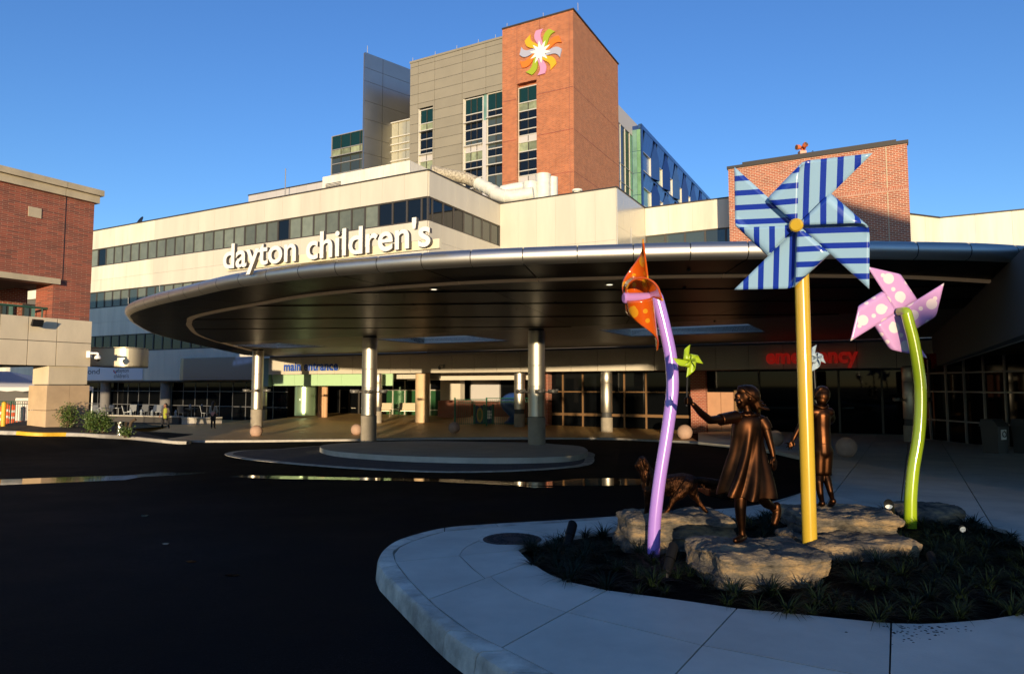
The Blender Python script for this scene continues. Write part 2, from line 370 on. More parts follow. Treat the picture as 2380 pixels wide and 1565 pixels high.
def strip_part(a, b, i0, i1, m, name, parent, gap=0.006, face=KH + 0.05, bev=0.035):
    mb = MB(); L = []
    for i in range(i0, i1 + 1):
        o, n = ko[i].copy(), ki[i].copy()
        if i == i0: s = (ko[i + 1] - ko[i]).normalized() * gap; o += s; n += s
        if i == i1: s = (ko[i - 1] - ko[i]).normalized() * gap; o += s; n += s
        w = (n - o).normalized()
        L.append([o - w * 0.02 - Vector((0, 0, face)), o - Vector((0, 0, bev)), o + w * bev * 0.35 - Vector((0, 0, bev * 0.3)), o + w * bev, n, n - Vector((0, 0, 0.1))])
    k = len(L[0])
    for r in L: mb.v += r
    for i in range(len(L) - 1):
        for j in range(k - 1): mb.f.append((i * k + j, (i + 1) * k + j, (i + 1) * k + j + 1, i * k + j + 1))
    mb.f.append(tuple(range(k))); e = (len(L) - 1) * k; mb.f.append(tuple(range(e + k - 1, e - 1, -1)))
    return mb.build(name, m, parent, smooth='auto')
cuts = list(range(0, N6 - 1, 6)) + [N6 - 1]
for a, b in zip(cuts[:-1], cuts[1:]): strip_part(ko, ki, a, b, M['kerb'], 'kerb_stone', kerb)
# planting bed outline
bed_px = [(1205, 1277), (1232, 1304), (1270, 1330), (1330, 1352), (1410, 1370), (1600, 1395), (1712, 1412), (1800, 1419), (2000, 1440), (2070, 1446), (2160, 1448), (2300, 1437), (2420, 1418), (2480, 1370), (2430, 1300), (2340, 1232), (2250, 1207), (2100, 1190), (1900, 1188), (1700, 1203), (1540, 1222), (1420, 1238), (1340, 1243), (1250, 1262)]
bed = [gp(u, v, KH) for u, v in bed_px]
pave = empty('pavement', (gp(1100, 1400).x, gp(1100, 1400).y, gp(1100, 1400).z), kind='structure')
def mid(a, b, t): return a + (b - a) * t
def ring(o_pts, i_pts, fr=(0.0, 0.55, 1.0)):
    n = max(len(o_pts), len(i_pts), 8)
    def res(pts, k):
        if len(pts) == 1: return [pts[0]] * k
        L = [0]
        for a, b in zip(pts[:-1], pts[1:]): L.append(L[-1] + (b - a).length)
        out = []
        for j in range(k):
            s = L[-1] * j / (k - 1); i = 0
            while i < len(L) - 2 and L[i + 1] < s: i += 1
            t = (s - L[i]) / max(1e-6, L[i + 1] - L[i]); out.append(mid(pts[i], pts[i + 1], t))
        return out
    O, I = res(o_pts, n), res(i_pts, n)
    for a, b in zip(fr[:-1], fr[1:]):
        lo = [mid(O[j], I[j], a) for j in range(n)]; hi = [mid(O[j], I[j], b) for j in range(n)]
        c = sum(lo + hi, Vector()) / (2 * n)
        def shr(p): d = c - p; l = d.length; return p + d * (0.007 / max(l, 0.05))
        MB().slab([shr(p) for p in lo] + [shr(p) for p in reversed(hi)], 0.10).build('slab', M['concrete'], pave)
def seg(pts, i0, i1): return pts[i0:i1 + 1]
kl = [p.copy() for p in kin]
def onk(u, v): return gp(u, v, KH)
ring([onk(1158, 1223), onk(1033, 1233.5), onk(960, 1255), onk(917, 1276), onk(914, 1290), onk(918, 1304)], [onk(1340, 1243), onk(1290, 1250), onk(1250, 1262), onk(1205, 1277)], fr=(0, 0.5, 1))
ring([onk(918, 1304), onk(952, 1349), onk(996, 1391)], [bed[0], bed[1]], fr=(0, 0.5, 1))
ring([onk(996, 1391), onk(1011, 1407), onk(1091, 1466), onk(1166, 1503)], [bed[1], bed[2], bed[3], bed[4]])
ring([onk(1166, 1503), onk(1282, 1563), onk(1480, 1660)], [bed[4], bed[5], bed[6]])
ring([onk(1480, 1660), onk(1860, 1815), onk(2060, 1880)], [bed[6], bed[7], bed[8], bed[9]])
ring([onk(2060, 1880), onk(2300, 1920), onk(2600, 2000)], [bed[9], bed[10], bed[11], bed[12]])
ring([onk(1604, 1192), onk(1456, 1202), onk(1308, 1213), onk(1158, 1223)], [onk(1540, 1222), onk(1420, 1238), onk(1340, 1243)], fr=(0, 1))
ring([onk(1764, 1177), onk(1700, 1184), onk(1604, 1192)], [onk(1700, 1203), onk(1540, 1222)], fr=(0, 1))
# right-hand forecourt slabs
fore = [gp(u, v, KH) for u, v in [(1764, 1177), (1862, 1147), (1910, 1124), (1934, 1102), (1932, 1085), (1880, 1064), (1800, 1047), (1700, 1034), (1622, 1026), (1622, 1004), (1800, 998), (2150, 1000), (2420, 1010), (2700, 1030), (2900, 1200), (2700, 1500), (2480, 1370), (2430, 1300), (2340, 1232), (2250, 1207), (2100, 1190), (1900, 1188), (1700, 1203)]]
fz = lambda x, y: gz(x, y) + KH
def gl(a, b): A, C = gp(*a), gp(*b); return line_thru((A.x, A.y), (C.x, C.y))
flines = [gl((2006, 1069), (1942, 1162)), gl((2107, 1071), (2096, 1176)), gl((2197, 1053), (2285, 1213)), gl((1940, 1075), (2400, 1095)), gl((1900, 1046), (2400, 1056)), gl((1850, 1150), (2379, 1290))]
for pc in split_poly([(p.x, p.y) for p in fore], flines, 0.014):
    MB().slab([(x, y, fz(x, y)) for x, y in pc], 0.10).build('slab', M['concrete'], pave)
# plaza in front of the main entrance (small pavers, drawn by the material) with a flush kerb
M['pavers'] = brick_mat('pavers', (0.74, 0.46, 0.16), (0.62, 0.38, 0.13), (0.42, 0.28, 0.11), bw=0.22, bh=0.11, joint=0.012, flip=True, var=0.4)
M['pavers'].node_tree.nodes['Principled BSDF'].inputs['Roughness'].default_value = 0.5
pl_front = [(-40, 1030), (200, 1024), (380, 1022), (450, 1022), (530, 1021.5), (620, 1021), (700, 1020), (800, 1019), (1000, 1016), (1200, 1015), (1410, 1016), (1622, 1025)]
pf = [gp(u, v, 0.1) for u, v in pl_front]
pf[0] = Vector((-45, 36, gz(-45, 36) + 0.1)); pf[1] = Vector((-28, 35.5, gz(-28, 35.5) + 0.1)); 
mb = MB()
back = [Vector((40, 40, gz(40, 40) + 0.1)), Vector((60, 75, gz(0, 75) + 0.1)), Vector((-80, 90, gz(0, 90) + 0.1)), Vector((-80, 36, gz(-80, 36) + 0.1))]
rows = []
for p in pf:
    fx = lambda y: p.x * (1 + (y - p.y) * .02)
    rows.append([p] + [Vector((fx(y), y, gz(fx(y), y) + 0.1)) for y in (max(p.y + .5, 37.0), 40.5, 46, 60, 85)])
for r in rows: mb.v += r
for i in range(len(rows) - 1):
    for j in range(5): mb.f.append((i * 6 + j, (i + 1) * 6 + j, (i + 1) * 6 + j + 1, i * 6 + j + 1))
mb.build('plaza', M['pavers'], kind='structure', org=(0, 0, 0))
kb = empty('plaza_kerb', pf[4], kind='structure')
pk = spline(pf[1:], 6)
for i in range(0, len(pk) - 1, 3):
    a = pk[i:i + 4]; m2 = MB()
    for p in a:
        n = Vector((0, -1, 0)); m2.v += [p + n * 0.24 - Vector((0, 0, .2)), p + n * 0.22 + Vector((0, 0, .002)), p + Vector((0, 0.02, .006)), p - Vector((0, 0, .2))]
    for k in range(len(a) - 1):
        for j in range(3): m2.f.append((k * 4 + j, (k + 1) * 4 + j, (k + 1) * 4 + j + 1, k * 4 + j + 1))
    m2.build('kerb_stone', M['kerbpale'], kb)
# central island: paved apron with flush concrete border, raised concrete platform
apr = [gp(u, v, 0.012) for u, v in [(522, 1054), (560, 1046), (650, 1042), (760, 1034), (1000, 1026), (1250, 1028), (1365, 1048), (1380, 1062), (1370, 1078), (1300, 1087), (1200, 1093), (1080, 1096), (960, 1094), (800, 1086), (650, 1074), (560, 1064)]]
isl = empty('traffic_island', gp(1050, 1060), kind='structure')
ao = spline(apr, 6, True); c = sum(ao, Vector()) / len(ao)
MB().slab(ao, 0.05).build('border', M['kerb'], isl)
M['cobble'] = brick_mat('apron_cobble', (0.10, 0.10, 0.11), (0.07, 0.07, 0.08), (0.04, 0.04, 0.04), bw=0.2, bh=0.1, joint=0.015, flip=True)
MB().slab([p + (c - p).normalized() * 0.28 + Vector((0, 0, .005)) for p in ao], 0.03).build('apron', M['cobble'], isl)
plat = [gp(u, v, 0.17) for u, v in [(743, 1038), (765, 1031), (840, 1027), (1000, 1024), (1200, 1028), (1330, 1034), (1362, 1042), (1360, 1051), (1320, 1059), (1200, 1063), (1050, 1062), (900, 1057), (780, 1048)]]
MB().slab(spline(plat, 6, True), 0.24).build('platform', M['concrete'], isl)
# standing water along the gutter line
def puddle(pts):
    MB().add([gp(u, v, 0.006) for u, v in pts], [tuple(range(len(pts)))]).build('puddle', M['water'], kind='structure')
puddle([(-60, 1116), (0, 1113), (180, 1106.5), (290, 1104), (370, 1096.5), (480, 1097), (450, 1101), (330, 1107), (290, 1114), (150, 1120), (0, 1126), (-60, 1128)])
puddle([(530, 1107), (560, 1103.5), (640, 1104), (800, 1108), (930, 1110), (1040, 1112), (1180, 1118), (1260, 1119.5), (1340, 1111), (1420, 1110), (1500, 1112), (1530, 1116), (1480, 1126), (1380, 1128), (1300, 1127.5), (1180, 1126), (1000, 1117.5), (800, 1113.5), (640, 1111.5)])
puddle([(1610, 1132), (1680, 1136), (1760, 1146), (1800, 1158), (1770, 1168), (1700, 1163), (1640, 1150)])
puddle([(1195, 1127), (1300, 1131), (1240, 1132)])
for (u, v, w) in [(445, 1303, 14), (336, 1197, 10), (385, 1262, 9), (540, 1335, 20), (1870, 1140, 1)][:4]:
    puddle([(u - w, v), (u - w * .3, v - 2), (u + w, v - 1.5), (u + w * .5, v + 2), (u - w * .4, v + 2.5)])
# manhole cover in the pavement
mc = gp(1190, 1253, KH)
mh = empty('manhole_cover', mc, label='dark round manhole cover set in the pale pavement', cat='manhole cover')
M['iron'] = mat('cast_iron', (0.035, 0.028, 0.026), 0.7, 0.4, var=0.3, vscale=14, bump=0.6, bscale=60)
MB().lathe(mc, [(0.30, -0.02), (0.30, 0.004), (0.285, 0.009), (0, 0.009)], 32).build('lid', M['iron'], mh)
for k in range(24):
    a = k * math.pi / 12
    for r in (0.10, 0.19): MB().tube([mc + Vector((math.cos(a) * r, math.sin(a) * r, .011)), mc + Vector((math.cos(a) * (r + .06), math.sin(a) * (r + .06), .011))], 0.006, 4).build('rib', M['iron'], mh)
MB().lathe(mc, [(0.34, -0.02), (0.34, 0.005), (0.31, 0.006)], 32).build('frame', M['kerb'], mh)
# left verge with yellow-painted kerb
def vz(u, v): return gp(u, v, 0)
verge = empty('verge', vz(150, 1012), kind='structure')
vk = [gp(u, v, 0.14) for u, v in [(-60, 998), (0, 1000), (38, 1001), (62, 1003), (100, 1004.5), (154, 1004.5), (230, 1008), (300, 1013), (380, 1021), (400, 1023)]]
vl = spline(vk, 5)
for i in range(0, len(vl) - 1, 5):
    a = vl[i:i + 6]; m2 = MB()
    for p in a:
        m2.v += [p + Vector((0, -.03, -.2)), p + Vector((0, 0, -.02)), p + Vector((0, .03, .0)), p + Vector((0, .16, .0)), p + Vector((0, .16, -.2))]
    for k in range(len(a) - 1):
        for j in range(4): m2.f.append((k * 5 + j, (k + 1) * 5 + j, (k + 1) * 5 + j + 1, k * 5 + j + 1))
    m2.f += [(0, 1, 2, 3, 4), tuple((len(a) - 1) * 5 + j for j in (4, 3, 2, 1, 0))]
    m2.build('kerb_stone', M['yellowpaint'] if i in (10, 15, 20) else M['kerbpale'], verge)
M['soil'] = mat('soil', (0.045, 0.032, 0.022), 0.95, var=0.4, vscale=12, bump=0.8, bscale=60)
mb = MB()
for i_, p in enumerate(vl):
    f_ = max(.02, 1 - sm((i_ / len(vl) - .45) / .5)); mb.v += [p + Vector((0, .16, -.01)), p + Vector((-.3 * f_, .16 + 1.1 * f_, 0.07 * f_)), p + Vector((-2 * f_, .17 + 6 * f_, 0.10 * f_))]
for i in range(len(vl) - 1):
    for j in range(2): mb.f.append((i * 3 + j, (i + 1) * 3 + j, (i + 1) * 3 + j + 1, i * 3 + j + 1))
mb.build('verge_soil', M['soil'], kind='structure', org=(0, 0, 0))
# ================================================================== buildings
ANG = -BA
def bthing(name, p, q, z, label, cat='building', group=None):
    return empty(name, B(p, q, z), ANG, label, cat, group)
def bbx(parent, name, m, p0, p1, q0, q1, z0, z1, **k):
    return MB().bb(p0, p1, q0, q1, z0, z1).build(name, m, parent, **k)
def panels_q(parent, m, q, pe, ze, holes=(), th=0.08, gap=0.02, name='panel'):
    """cladding panels on a wall facing the street (plane q)"""
    for a, b in zip(pe[:-1], pe[1:]):
        for c, d in zip(ze[:-1], ze[1:]):
            rs = [(a + gap / 2, b - gap / 2, c + gap / 2, d - gap / 2)]
            for h in holes: rs = sub_rect(rs, h)
            mb = MB()
            for r in rs:
                if r[1] - r[0] > 0.03 and r[3] - r[2] > 0.03: mb.bb(r[0], r[1], q - th, q, r[2], r[3])
            if mb.v: mb.build(name, m(a, c) if callable(m) else m, parent)
def panels_p(parent, m, p, qe, ze, holes=(), th=0.08, gap=0.02, name='panel'):
    """cladding panels on a wall facing right (plane p, outward +e1)"""
    for a, b in zip(qe[:-1], qe[1:]):
        for c, d in zip(ze[:-1], ze[1:]):
            rs = [(a + gap / 2, b - gap / 2, c + gap / 2, d - gap / 2)]
            for h in holes: rs = sub_rect(rs, h)
            mb = MB()
            for r in rs:
                if r[1] - r[0] > 0.03 and r[3] - r[2] > 0.03: mb.bb(p, p + th, r[0], r[1], r[2], r[3])
            if mb.v: mb.build(name, m(a, c) if callable(m) else m, parent)
def frange(a, b, n): return [a + (b - a) * i / n for i in range(n + 1)]
ROOF = 16.0
# ---------------------------------------------------------- long hospital wing behind the canopy
hw = bthing('hospital_wing', -26.2, 36.7, -1.3, 'long cream panelled hospital wing with dark ribbon windows behind the canopy')
QM, PC, Q2, PS, Q3 = 36.7, -26.2, 46.4, -16.5, 53.1
bbx(hw, 'wall', M['joint'], -88, PC - 0.1, QM + 0.1, 75, 2.2, ROOF - 0.1)
bbx(hw, 'wall', M['joint'], PC - 0.1, PS - 0.1, Q2 + 0.1, 75, 2.2, ROOF - 0.1)
bbx(hw, 'wall', M['joint'], PS - 0.1, -5, Q3 + 0.1, 75, -1.5, ROOF - 0.1)
bbx(hw, 'wall', M['joint'], -88, -44, QM + 1.6, 75, -1.5, 2.19)
bbx(hw, 'wall', M['joint'], -44, PS - 0.1, 47, 75, -1.5, 2.19)
bands = [(12.64, 14.28), (8.7, 10.2), (4.7, 6.2)]
psplit = on_q(345, 500, QM)[0]
pe = [PC]
while pe[-1] > -86: pe.append(pe[-1] - 1.92)
pe = sorted(pe)
skin = lambda a, c: M['cream'] if a < psplit else M['tan']
zl = [2.15, 4.7]
panels_q(hw, skin, QM, pe, [14.28, ROOF], gap=0.012)
panels_q(hw, skin, QM, pe, [10.27, 11.35, 12.64], gap=0.012)
panels_q(hw, skin, QM, pe, [6.2, 7.4, 8.75], gap=0.012)
panels_q(hw, skin, QM, pe, [2.15, 4.7], gap=0.012)
def ribbon_q(par, q, p_list, z0, z1, pick, frame=M['mulldk']):
    for i, (a, b) in enumerate(zip(p_list[:-1], p_list[1:])):
        w = MB()
        w.bb(a, b, q - 0.01, q + 0.08, z0, z0 + 0.10); w.bb(a, b, q - 0.01, q + 0.08, z1 - 0.08, z1)
        w.bb(a, a + 0.09, q - 0.01, q + 0.08, z0 + 0.10, z1 - 0.08); w.bb(b - 0.05, b, q - 0.01, q + 0.08, z0 + 0.10, z1 - 0.08)
        o = w.build('window', frame, par)
        MB().bb(a + 0.09, b - 0.05, q + 0.04, q + 0.07, z0 + 0.10, z1 - 0.08).build('pane', pick(i, a), o)
def ribbon_p(par, p, q_list, z0, z1, pick, frame=M['mulldk']):
    for i, (a, b) in enumerate(zip(q_list[:-1], q_list[1:])):
        w = MB()
        w.bb(p - 0.08, p + 0.01, a, b, z0, z0 + 0.10); w.bb(p - 0.08, p + 0.01, a, b, z1 - 0.08, z1)
        w.bb(p - 0.08, p + 0.01, a, a + 0.09, z0 + 0.10, z1 - 0.08); w.bb(p - 0.08, p + 0.01, b - 0.05, b, z0 + 0.10, z1 - 0.08)
        o = w.build('window', frame, par)
        MB().bb(p - 0.07, p - 0.04, a + 0.09, b - 0.05, z0 + 0.10, z1 - 0.08).build('pane', pick(i, a), o)
rr = random.Random(3)
wl1 = [PC - 0.05, PC - 0.55]
while wl1[-1] > -70: wl1.append(wl1[-1] - 1.22)
wl1 = sorted(wl1)
n1 = len(wl1)
ribbon_q(hw, QM, wl1, 12.64, 14.28, lambda i, a: M['glassdk'] if (a > -31.0 or rr.random() < 0.06) else M['glassblind'])
ribbon_q(hw, QM, [p for p in wl1 if p < -44], 8.75, 10.27, lambda i, a: M['glass'] if rr.random() < 0.4 else M['glassblind'])
ribbon_q(hw, QM, [p for p in wl1 if p < -36], 4.7, 6.2, lambda i, a: M['glassdk'])
bbx(hw, 'coping', M['coping'], -88, PC + 0.12, QM - 0.12, QM + 0.3, ROOF, ROOF + 0.10)
# side face of that wing
qe = frange(QM, Q2, 6)
panels_p(hw, M['tan'], PC, qe, [14.28, ROOF], gap=0.012)
panels_p(hw, M['tan'], PC, qe, [8.0, 10.2, 11.4, 12.64], gap=0.012)
bbx(hw, 'corner_post', M['mulldk'], PC - 0.06, PC + 0.03, QM - 0.03, QM + 0.06, 12.64, 14.28)
ribbon_p(hw, PC, [QM + 0.06, QM + 0.5] + frange(QM + 0.5, Q2 - 0.1, 7)[1:], 12.64, 14.28, lambda i, a: M['glassdk'] if i < 4 else M['glass'])
bbx(hw, 'coping', M['coping'], PC - 0.3, PC + 0.12, QM + 0.3, Q2 - 0.12, ROOF, ROOF + 0.10)
panels_q(hw, M['tan'], Q2, frange(PC + 0.09, PS, 6), [7, 12.2, ROOF], gap=0.01)
bbx(hw, 'coping', M['coping'], PC + 0.12, PS + 0.12, Q2 - 0.12, Q2 + 0.3, ROOF, ROOF + 0.10)
M['satin'] = mat('satin_tan', (0.60, 0.56, 0.46), 0.22, 0.35)
panels_p(hw, M['satin'], PS, frange(Q2, Q3, 5), [7, 13.2, ROOF], gap=0.01)
bbx(hw, 'coping', M['coping'], PS - 0.3, PS + 0.12, Q2 + 0.3, Q3 - 0.12, ROOF, ROOF + 0.10)
panels_q(hw, M['cream'], Q3, frange(PS + 0.09, -5, 6), [13.75, ROOF], gap=0.01)
panels_q(hw, M['cream'], Q3, frange(PS + 0.09, -5, 6), [8, 12.5], gap=0.01)
ribbon_q(hw, Q3, frange(PS + 0.1, -7, 6), 12.5, 13.75, lambda i, a: M['glass'])
bbx(hw, 'coping', M['coping'], PS + 0.12, -5, Q3 - 0.12, Q3 + 0.3, ROOF, ROOF + 0.10)
M['colgrey'] = mat('column_grey', (0.16, 0.15, 0.14), .8, var=.1)
M['mullshade'] = mat('mullion_shade', (0.11, 0.11, 0.11), .5)
# ground-floor glazing at the left, behind the terrace
mb = []
pw = frange(-66, -40, 17)
for a, b in zip(pw[:-1], pw[1:]):
    w = MB(); q = QM + 1.2
    for z in (-1.15, 0.0, 1.2, 1.95): w.bb(a, b, q - 0.03, q + 0.05, z, z + 0.06)
    w.bb(a, a + 0.06, q - 0.031, q + 0.051, -1.15, 2.0)
    o = w.build('window', M['mullshade'], hw)
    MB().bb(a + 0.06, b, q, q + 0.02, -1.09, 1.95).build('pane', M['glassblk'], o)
bbx(hw, 'soffit', M['joint'], -70, -30, QM - 0.08, QM + 3, 2.05, 2.14)
for u in (245, 385):
    p, z = on_q(u, 920, QM + 0.6)
    MB().lathe(B(p, QM + 0.6, -1.3), [(0.42, 0), (0.42, 3.4)], 24).build('column', M['colgrey'], hw, smooth='auto')
M['banner'] = mat('banner_white', (0.62, 0.64, 0.68), 0.6)
M['bluefascia'] = mat('blue_glass_fascia', (0.012, 0.028, 0.11), 0.12)
# blue curved glass fascia right of the banner
mb = MB(); p0, p1 = on_q(416, 860, QM - 0.5)[0], on_q(600, 860, QM - 0.5)[0]
pts = [(p0, QM), (p0 + 0.05, QM - 0.35), (p0 + 0.3, QM - 0.6), (p0 + 0.8, QM - 0.7), (p1, QM - 0.7), (p1, QM)]
lo = [B(a, b, 2.15) for a, b in pts]; mb.extr(lo, (0, 0, 1.75)); mb.build('glass_fascia', M['bluefascia'], hw)
# roof things of that wing
ph = bthing('roof_plant_enclosure', -30, 40, ROOF, 'low cream metal plant enclosure with a louvre on the cream wing roof', 'roof plant')
a, zt = on_q(749, 411, 39.0); b, zt2 = on_q(952, 372.6, 39.0)
zt = (zt + zt2) / 2
bbx(ph, 'wall', M['joint'], a + 0.1, b - 0.1, 39.1, 44.4, ROOF - 0.1, zt - 0.05)
panels_q(ph, M['metalwhite'], 39.1, frange(a, b, 14), [ROOF - 0.1, zt], gap=0.01, holes=[(a + 0.3, a + 1.9, ROOF + 0.35, ROOF + 1.35)])
panels_p(ph, M['metalwhite'], b - 0.1, frange(39.1, 44.5, 5), [ROOF - 0.1, zt], gap=0.01)
lv = MB().bb(a + 0.3, a + 1.9, 39.05, 39.12, ROOF + 0.35, ROOF + 1.35).build('louvre', M['darkgrey'], ph)
for k in range(9): MB().bb(a + 0.33, a + 1.87, 38.99, 39.05, ROOF + 0.39 + k * 0.105, ROOF + 0.43 + k * 0.105).build('slat', M['metalwhite'], lv)
p2, zz = on_q(577, 455, 42.5); p3, zz2 = on_q(760, 420, 42.5)
pw2 = bthing('parapet_wall', p2, 42.5, ROOF, 'pale grey rooftop wall left of the plant enclosure', 'wall')
bbx(pw2, 'core', M['joint'], p2 + .05, p3, 42.6, 43.4, ROOF - 0.1, zz - 0.02)
panels_q(pw2, M['whitepanel'], 42.6, frange(p2, p3, 8), [ROOF - 0.1, zz], gap=0.012)
bbx(pw2, 'coping', M['coping'], p2 - 0.05, p3, 42.48, 43.5, zz, zz + 0.1)
an = at(663, 423, 58); MB().tube([(an.x, an.y, an.z - 1.2), (an.x, an.y, at(663, 392, 58).z)], 0.04, 6).build('antenna_mast', M['mullgrey'], label='thin antenna mast above the pale rooftop wall', cat='antenna')
# weathered round ducts
dk = bthing('roof_duct', -26, 45, ROOF, 'large round weathered duct running down along the roof edge', 'duct')
path = [at(1000, 398, 57.5), at(1040, 406, 58.0), at(1080, 414, 58.5), at(1108, 425, 58.0), at(1138, 440, 57.0), at(1168, 456, 56.0)]
sp = spline(path, 8)
MB().tube(sp[:26], 0.52, 20).build('duct', M['ductdirty'], dk, smooth='auto'); MB().tube(sp[25:], 0.52, 20).build('duct', M['duct'], dk, smooth='auto')
for i in range(25, 39, 3): MB().tube([sp[i] - (sp[i + 1] - sp[i]).normalized() * .04, sp[i] + (sp[i + 1] - sp[i]).normalized() * .04], 0.55, 20).build('flange', M['duct'], dk, smooth='auto')
d2 = bthing('roof_vent_manifold', -24, 45, ROOF, 'white round pipes with upright capped vents on the roof before the brick tower', 'vent')
path = [at(1150, 450, 56.0), at(1170, 456, 55.4), at(1190, 457, 55.0), at(1215, 454, 54.8), at(1240, 450, 54.6)]
MB().tube(spline(path, 6), 0.55, 20).build('duct', M['duct'], d2, smooth='auto')
for i in (8, 14, 19):
    s2 = spline(path, 6); MB().tube([s2[i], s2[i] + (s2[i + 1] - s2[i]).normalized() * .08], 0.585, 20).build('flange', M['duct'], d2, smooth='auto')
MB().tube(spline([at(1165, 443, 57.0), at(1200, 436, 56.8), at(1240, 430, 56.5)], 4), 0.42, 16).build('duct', M['duct'], d2, smooth='auto')
for u, vt, vb, r, yy in ((1232, 425, 470, .62, 55.4), (1262, 406, 466, .62, 55.6), (1283, 413, 460, .46, 56.2)):
    t = at(u, vt, yy); MB().lathe((t.x, t.y, 0), [(r * 1.1, ROOF - .3), (r, ROOF), (r, t.z - .1), (r * 1.03, t.z - .1), (r * 1.03, t.z), (0.02, t.z + .03)], 20).build('vent_stack', M['duct'], d2, smooth='auto')
t = at(1341, 441, 55.0); MB().lathe((t.x, t.y, 0), [(.3, ROOF - .2), (.3, t.z - .15), (.42, t.z - .15), (.42, t.z), (.02, t.z + .05)], 20).build('roof_cowl', M['duct'], label='short white round cowl at the parapet below the brick tower', cat='vent', smooth='auto')
# satellite dish at the far left of the roof
sdp = at(324, 514, 62.5); sdish = empty('satellite_dish', (sdp.x, sdp.y, ROOF), label='black satellite dish at the left edge of the cream wing roof', cat='dish')
dd = Vector((-.5, -.6, .35)).normalized(); mb = MB(); xa = dd.cross(Vector((0, 0, 1))).normalized(); ya = dd.cross(xa); n = 20; cc = Vector((sdp.x, sdp.y, sdp.z - .05))
for r, h in ((0.0, -.16), (.2, -.13), (.38, -.07), (.58, 0), (.58, .02), (.2, -.10), (0, -.14)):
    for k in range(n): aa = 2 * math.pi * k / n; mb.v.append(cc + dd * h + (xa * math.cos(aa) + ya * math.sin(aa)) * r)
for i in range(6):
    for k in range(n): mb.f.append((i * n + k, i * n + (k + 1) % n, (i + 1) * n + (k + 1) % n, (i + 1) * n + k))
mb.build('reflector', M['black'], sdish, smooth=True)
MB().tube([(sdp.x, sdp.y, ROOF - .1), cc - dd * .14], .05, 8).build('mast', M['black'], sdish)
# ---------------------------------------------------------- tower: brick corner + metal-clad block + blade + blue wing
QT, PT = 57.3, -24.3
PL = on_q(1171, 200, QT)[0]; ZT = at(1345, 28, 62).z; QTR = on_p(1436, 200, PT)[0]
bt = bthing('brick_tower', PT, QT, 10, 'tall orange brick tower carrying the pinwheel emblem', 'building')
w3a, w3b = on_q(1204.5, 300, QT)[0], on_q(1250.5, 300, QT)[0]
zw3t = on_q(1204.5, 199, QT)[1]
mb = MB()
for r in sub_rect([(PL, PT, 8, ZT)], (w3a, w3b, 0, zw3t)): mb.bb(r[0], r[1], QT - 0.35, QT + 0.2, r[2], r[3])
mb.build('wall', M['brick'], bt)
bbx(bt, 'wall', M['brick'], PL, PT, QT + 0.2, QTR, 8, ZT - 0.01)
for (u, lab) in ((1201, 0), (1254, 0), (1323, 0)):   # recessed movement joints
    pj = on_q(u, 200, QT - .35)[0]; zj = on_q(u, 205, QT - .35)[1]
    if u < 1300: bbx(bt, 'joint_line', M['brickdark'], pj - .03, pj + .03, QT - .353, QT - .33, zw3t + .1, ZT - .05)
    else: bbx(bt, 'joint_line', M['brickdark'], pj - .03, pj + .03, QT - .353, QT - .33, 10, ZT - .05)
for v in (203, 301, 400):
    z = on_q(1345, v, QT)[1]
    bbx(bt, 'band_course', M['brickdark'], w3b + .05, PT - .05, QT - .356, QT - .33, z, z + .09)
    bbx(bt, 'band_course', M['brickdark'], PL + .05, w3a - .05, QT - .356, QT - .33, z, z + .09)
    bbx(bt, 'band_course', M['brickdark'], PT - .02, PT + .006, QT - .3, QTR - .1, z, z + .09)
bbx(bt, 'coping', M['coping'], PL - .02, PT + .1, QT - .45, QTR + .1, ZT, ZT + .14)
for (u, q) in ((1178, 0), (1262, 0), (1343, 0)):
    p = on_q(u, 60, QT)[0]; MB().tube([B(p, QT, ZT), B(p, QT, ZT + .75)], .03, 5).build('lightning_rod', M['mullgrey'], bt)
def curtain_q(par, q, pcols, zr, types, recess=0.12, frame=M['mull'], bar=0.10, fins=False):
    for i in range(len(zr) - 1):
        z1, z0 = zr[i], zr[i + 1]; ty = types[i]
        for a, b in zip(pcols[:-1], pcols[1:]):
            m = {'g': M['spandrel'], 'd': M['glassdk'], 'n': M['glass'], 'p': M['glasspale'], 'w': M['whitepanel'], 'b': M['glassblind'], 'c': M['glasscyan'], 'k': M['glassgreen']}[ty]
            MB().bb(a, b, q + recess - (0.05 if ty == 'w' else 0), q + recess + 0.05, z0, z1).build('pane', m, par)
    for i, z in enumerate(zr):
        MB().bb(pcols[0] - .02, pcols[-1] + .02, q + recess - (.35 if fins and i % 3 == 2 else .10), q + recess - .002, z - bar / 2, z + bar / 2).build('mullion', frame, par)
    for k, p in enumerate(pcols):
        thin = 0 < k < len(pcols) - 1
        MB().bb(p - (.03 if thin else .07), p + (.03 if thin else .07), q + recess - .08, q + recess - .004, zr[-1], zr[0]).build('mullion', M['mulldk'] if thin else frame, par)
rows = [206.5, 241.6, 261, 281, 304, 317.5, 333, 354.6, 375, 399, 411, 428]
curtain_q(bt, QT, frange(w3a, w3b, 2), [on_q(1206, v, QT)[1] for v in rows], 'gpdddwpdddw', recess=0.05)
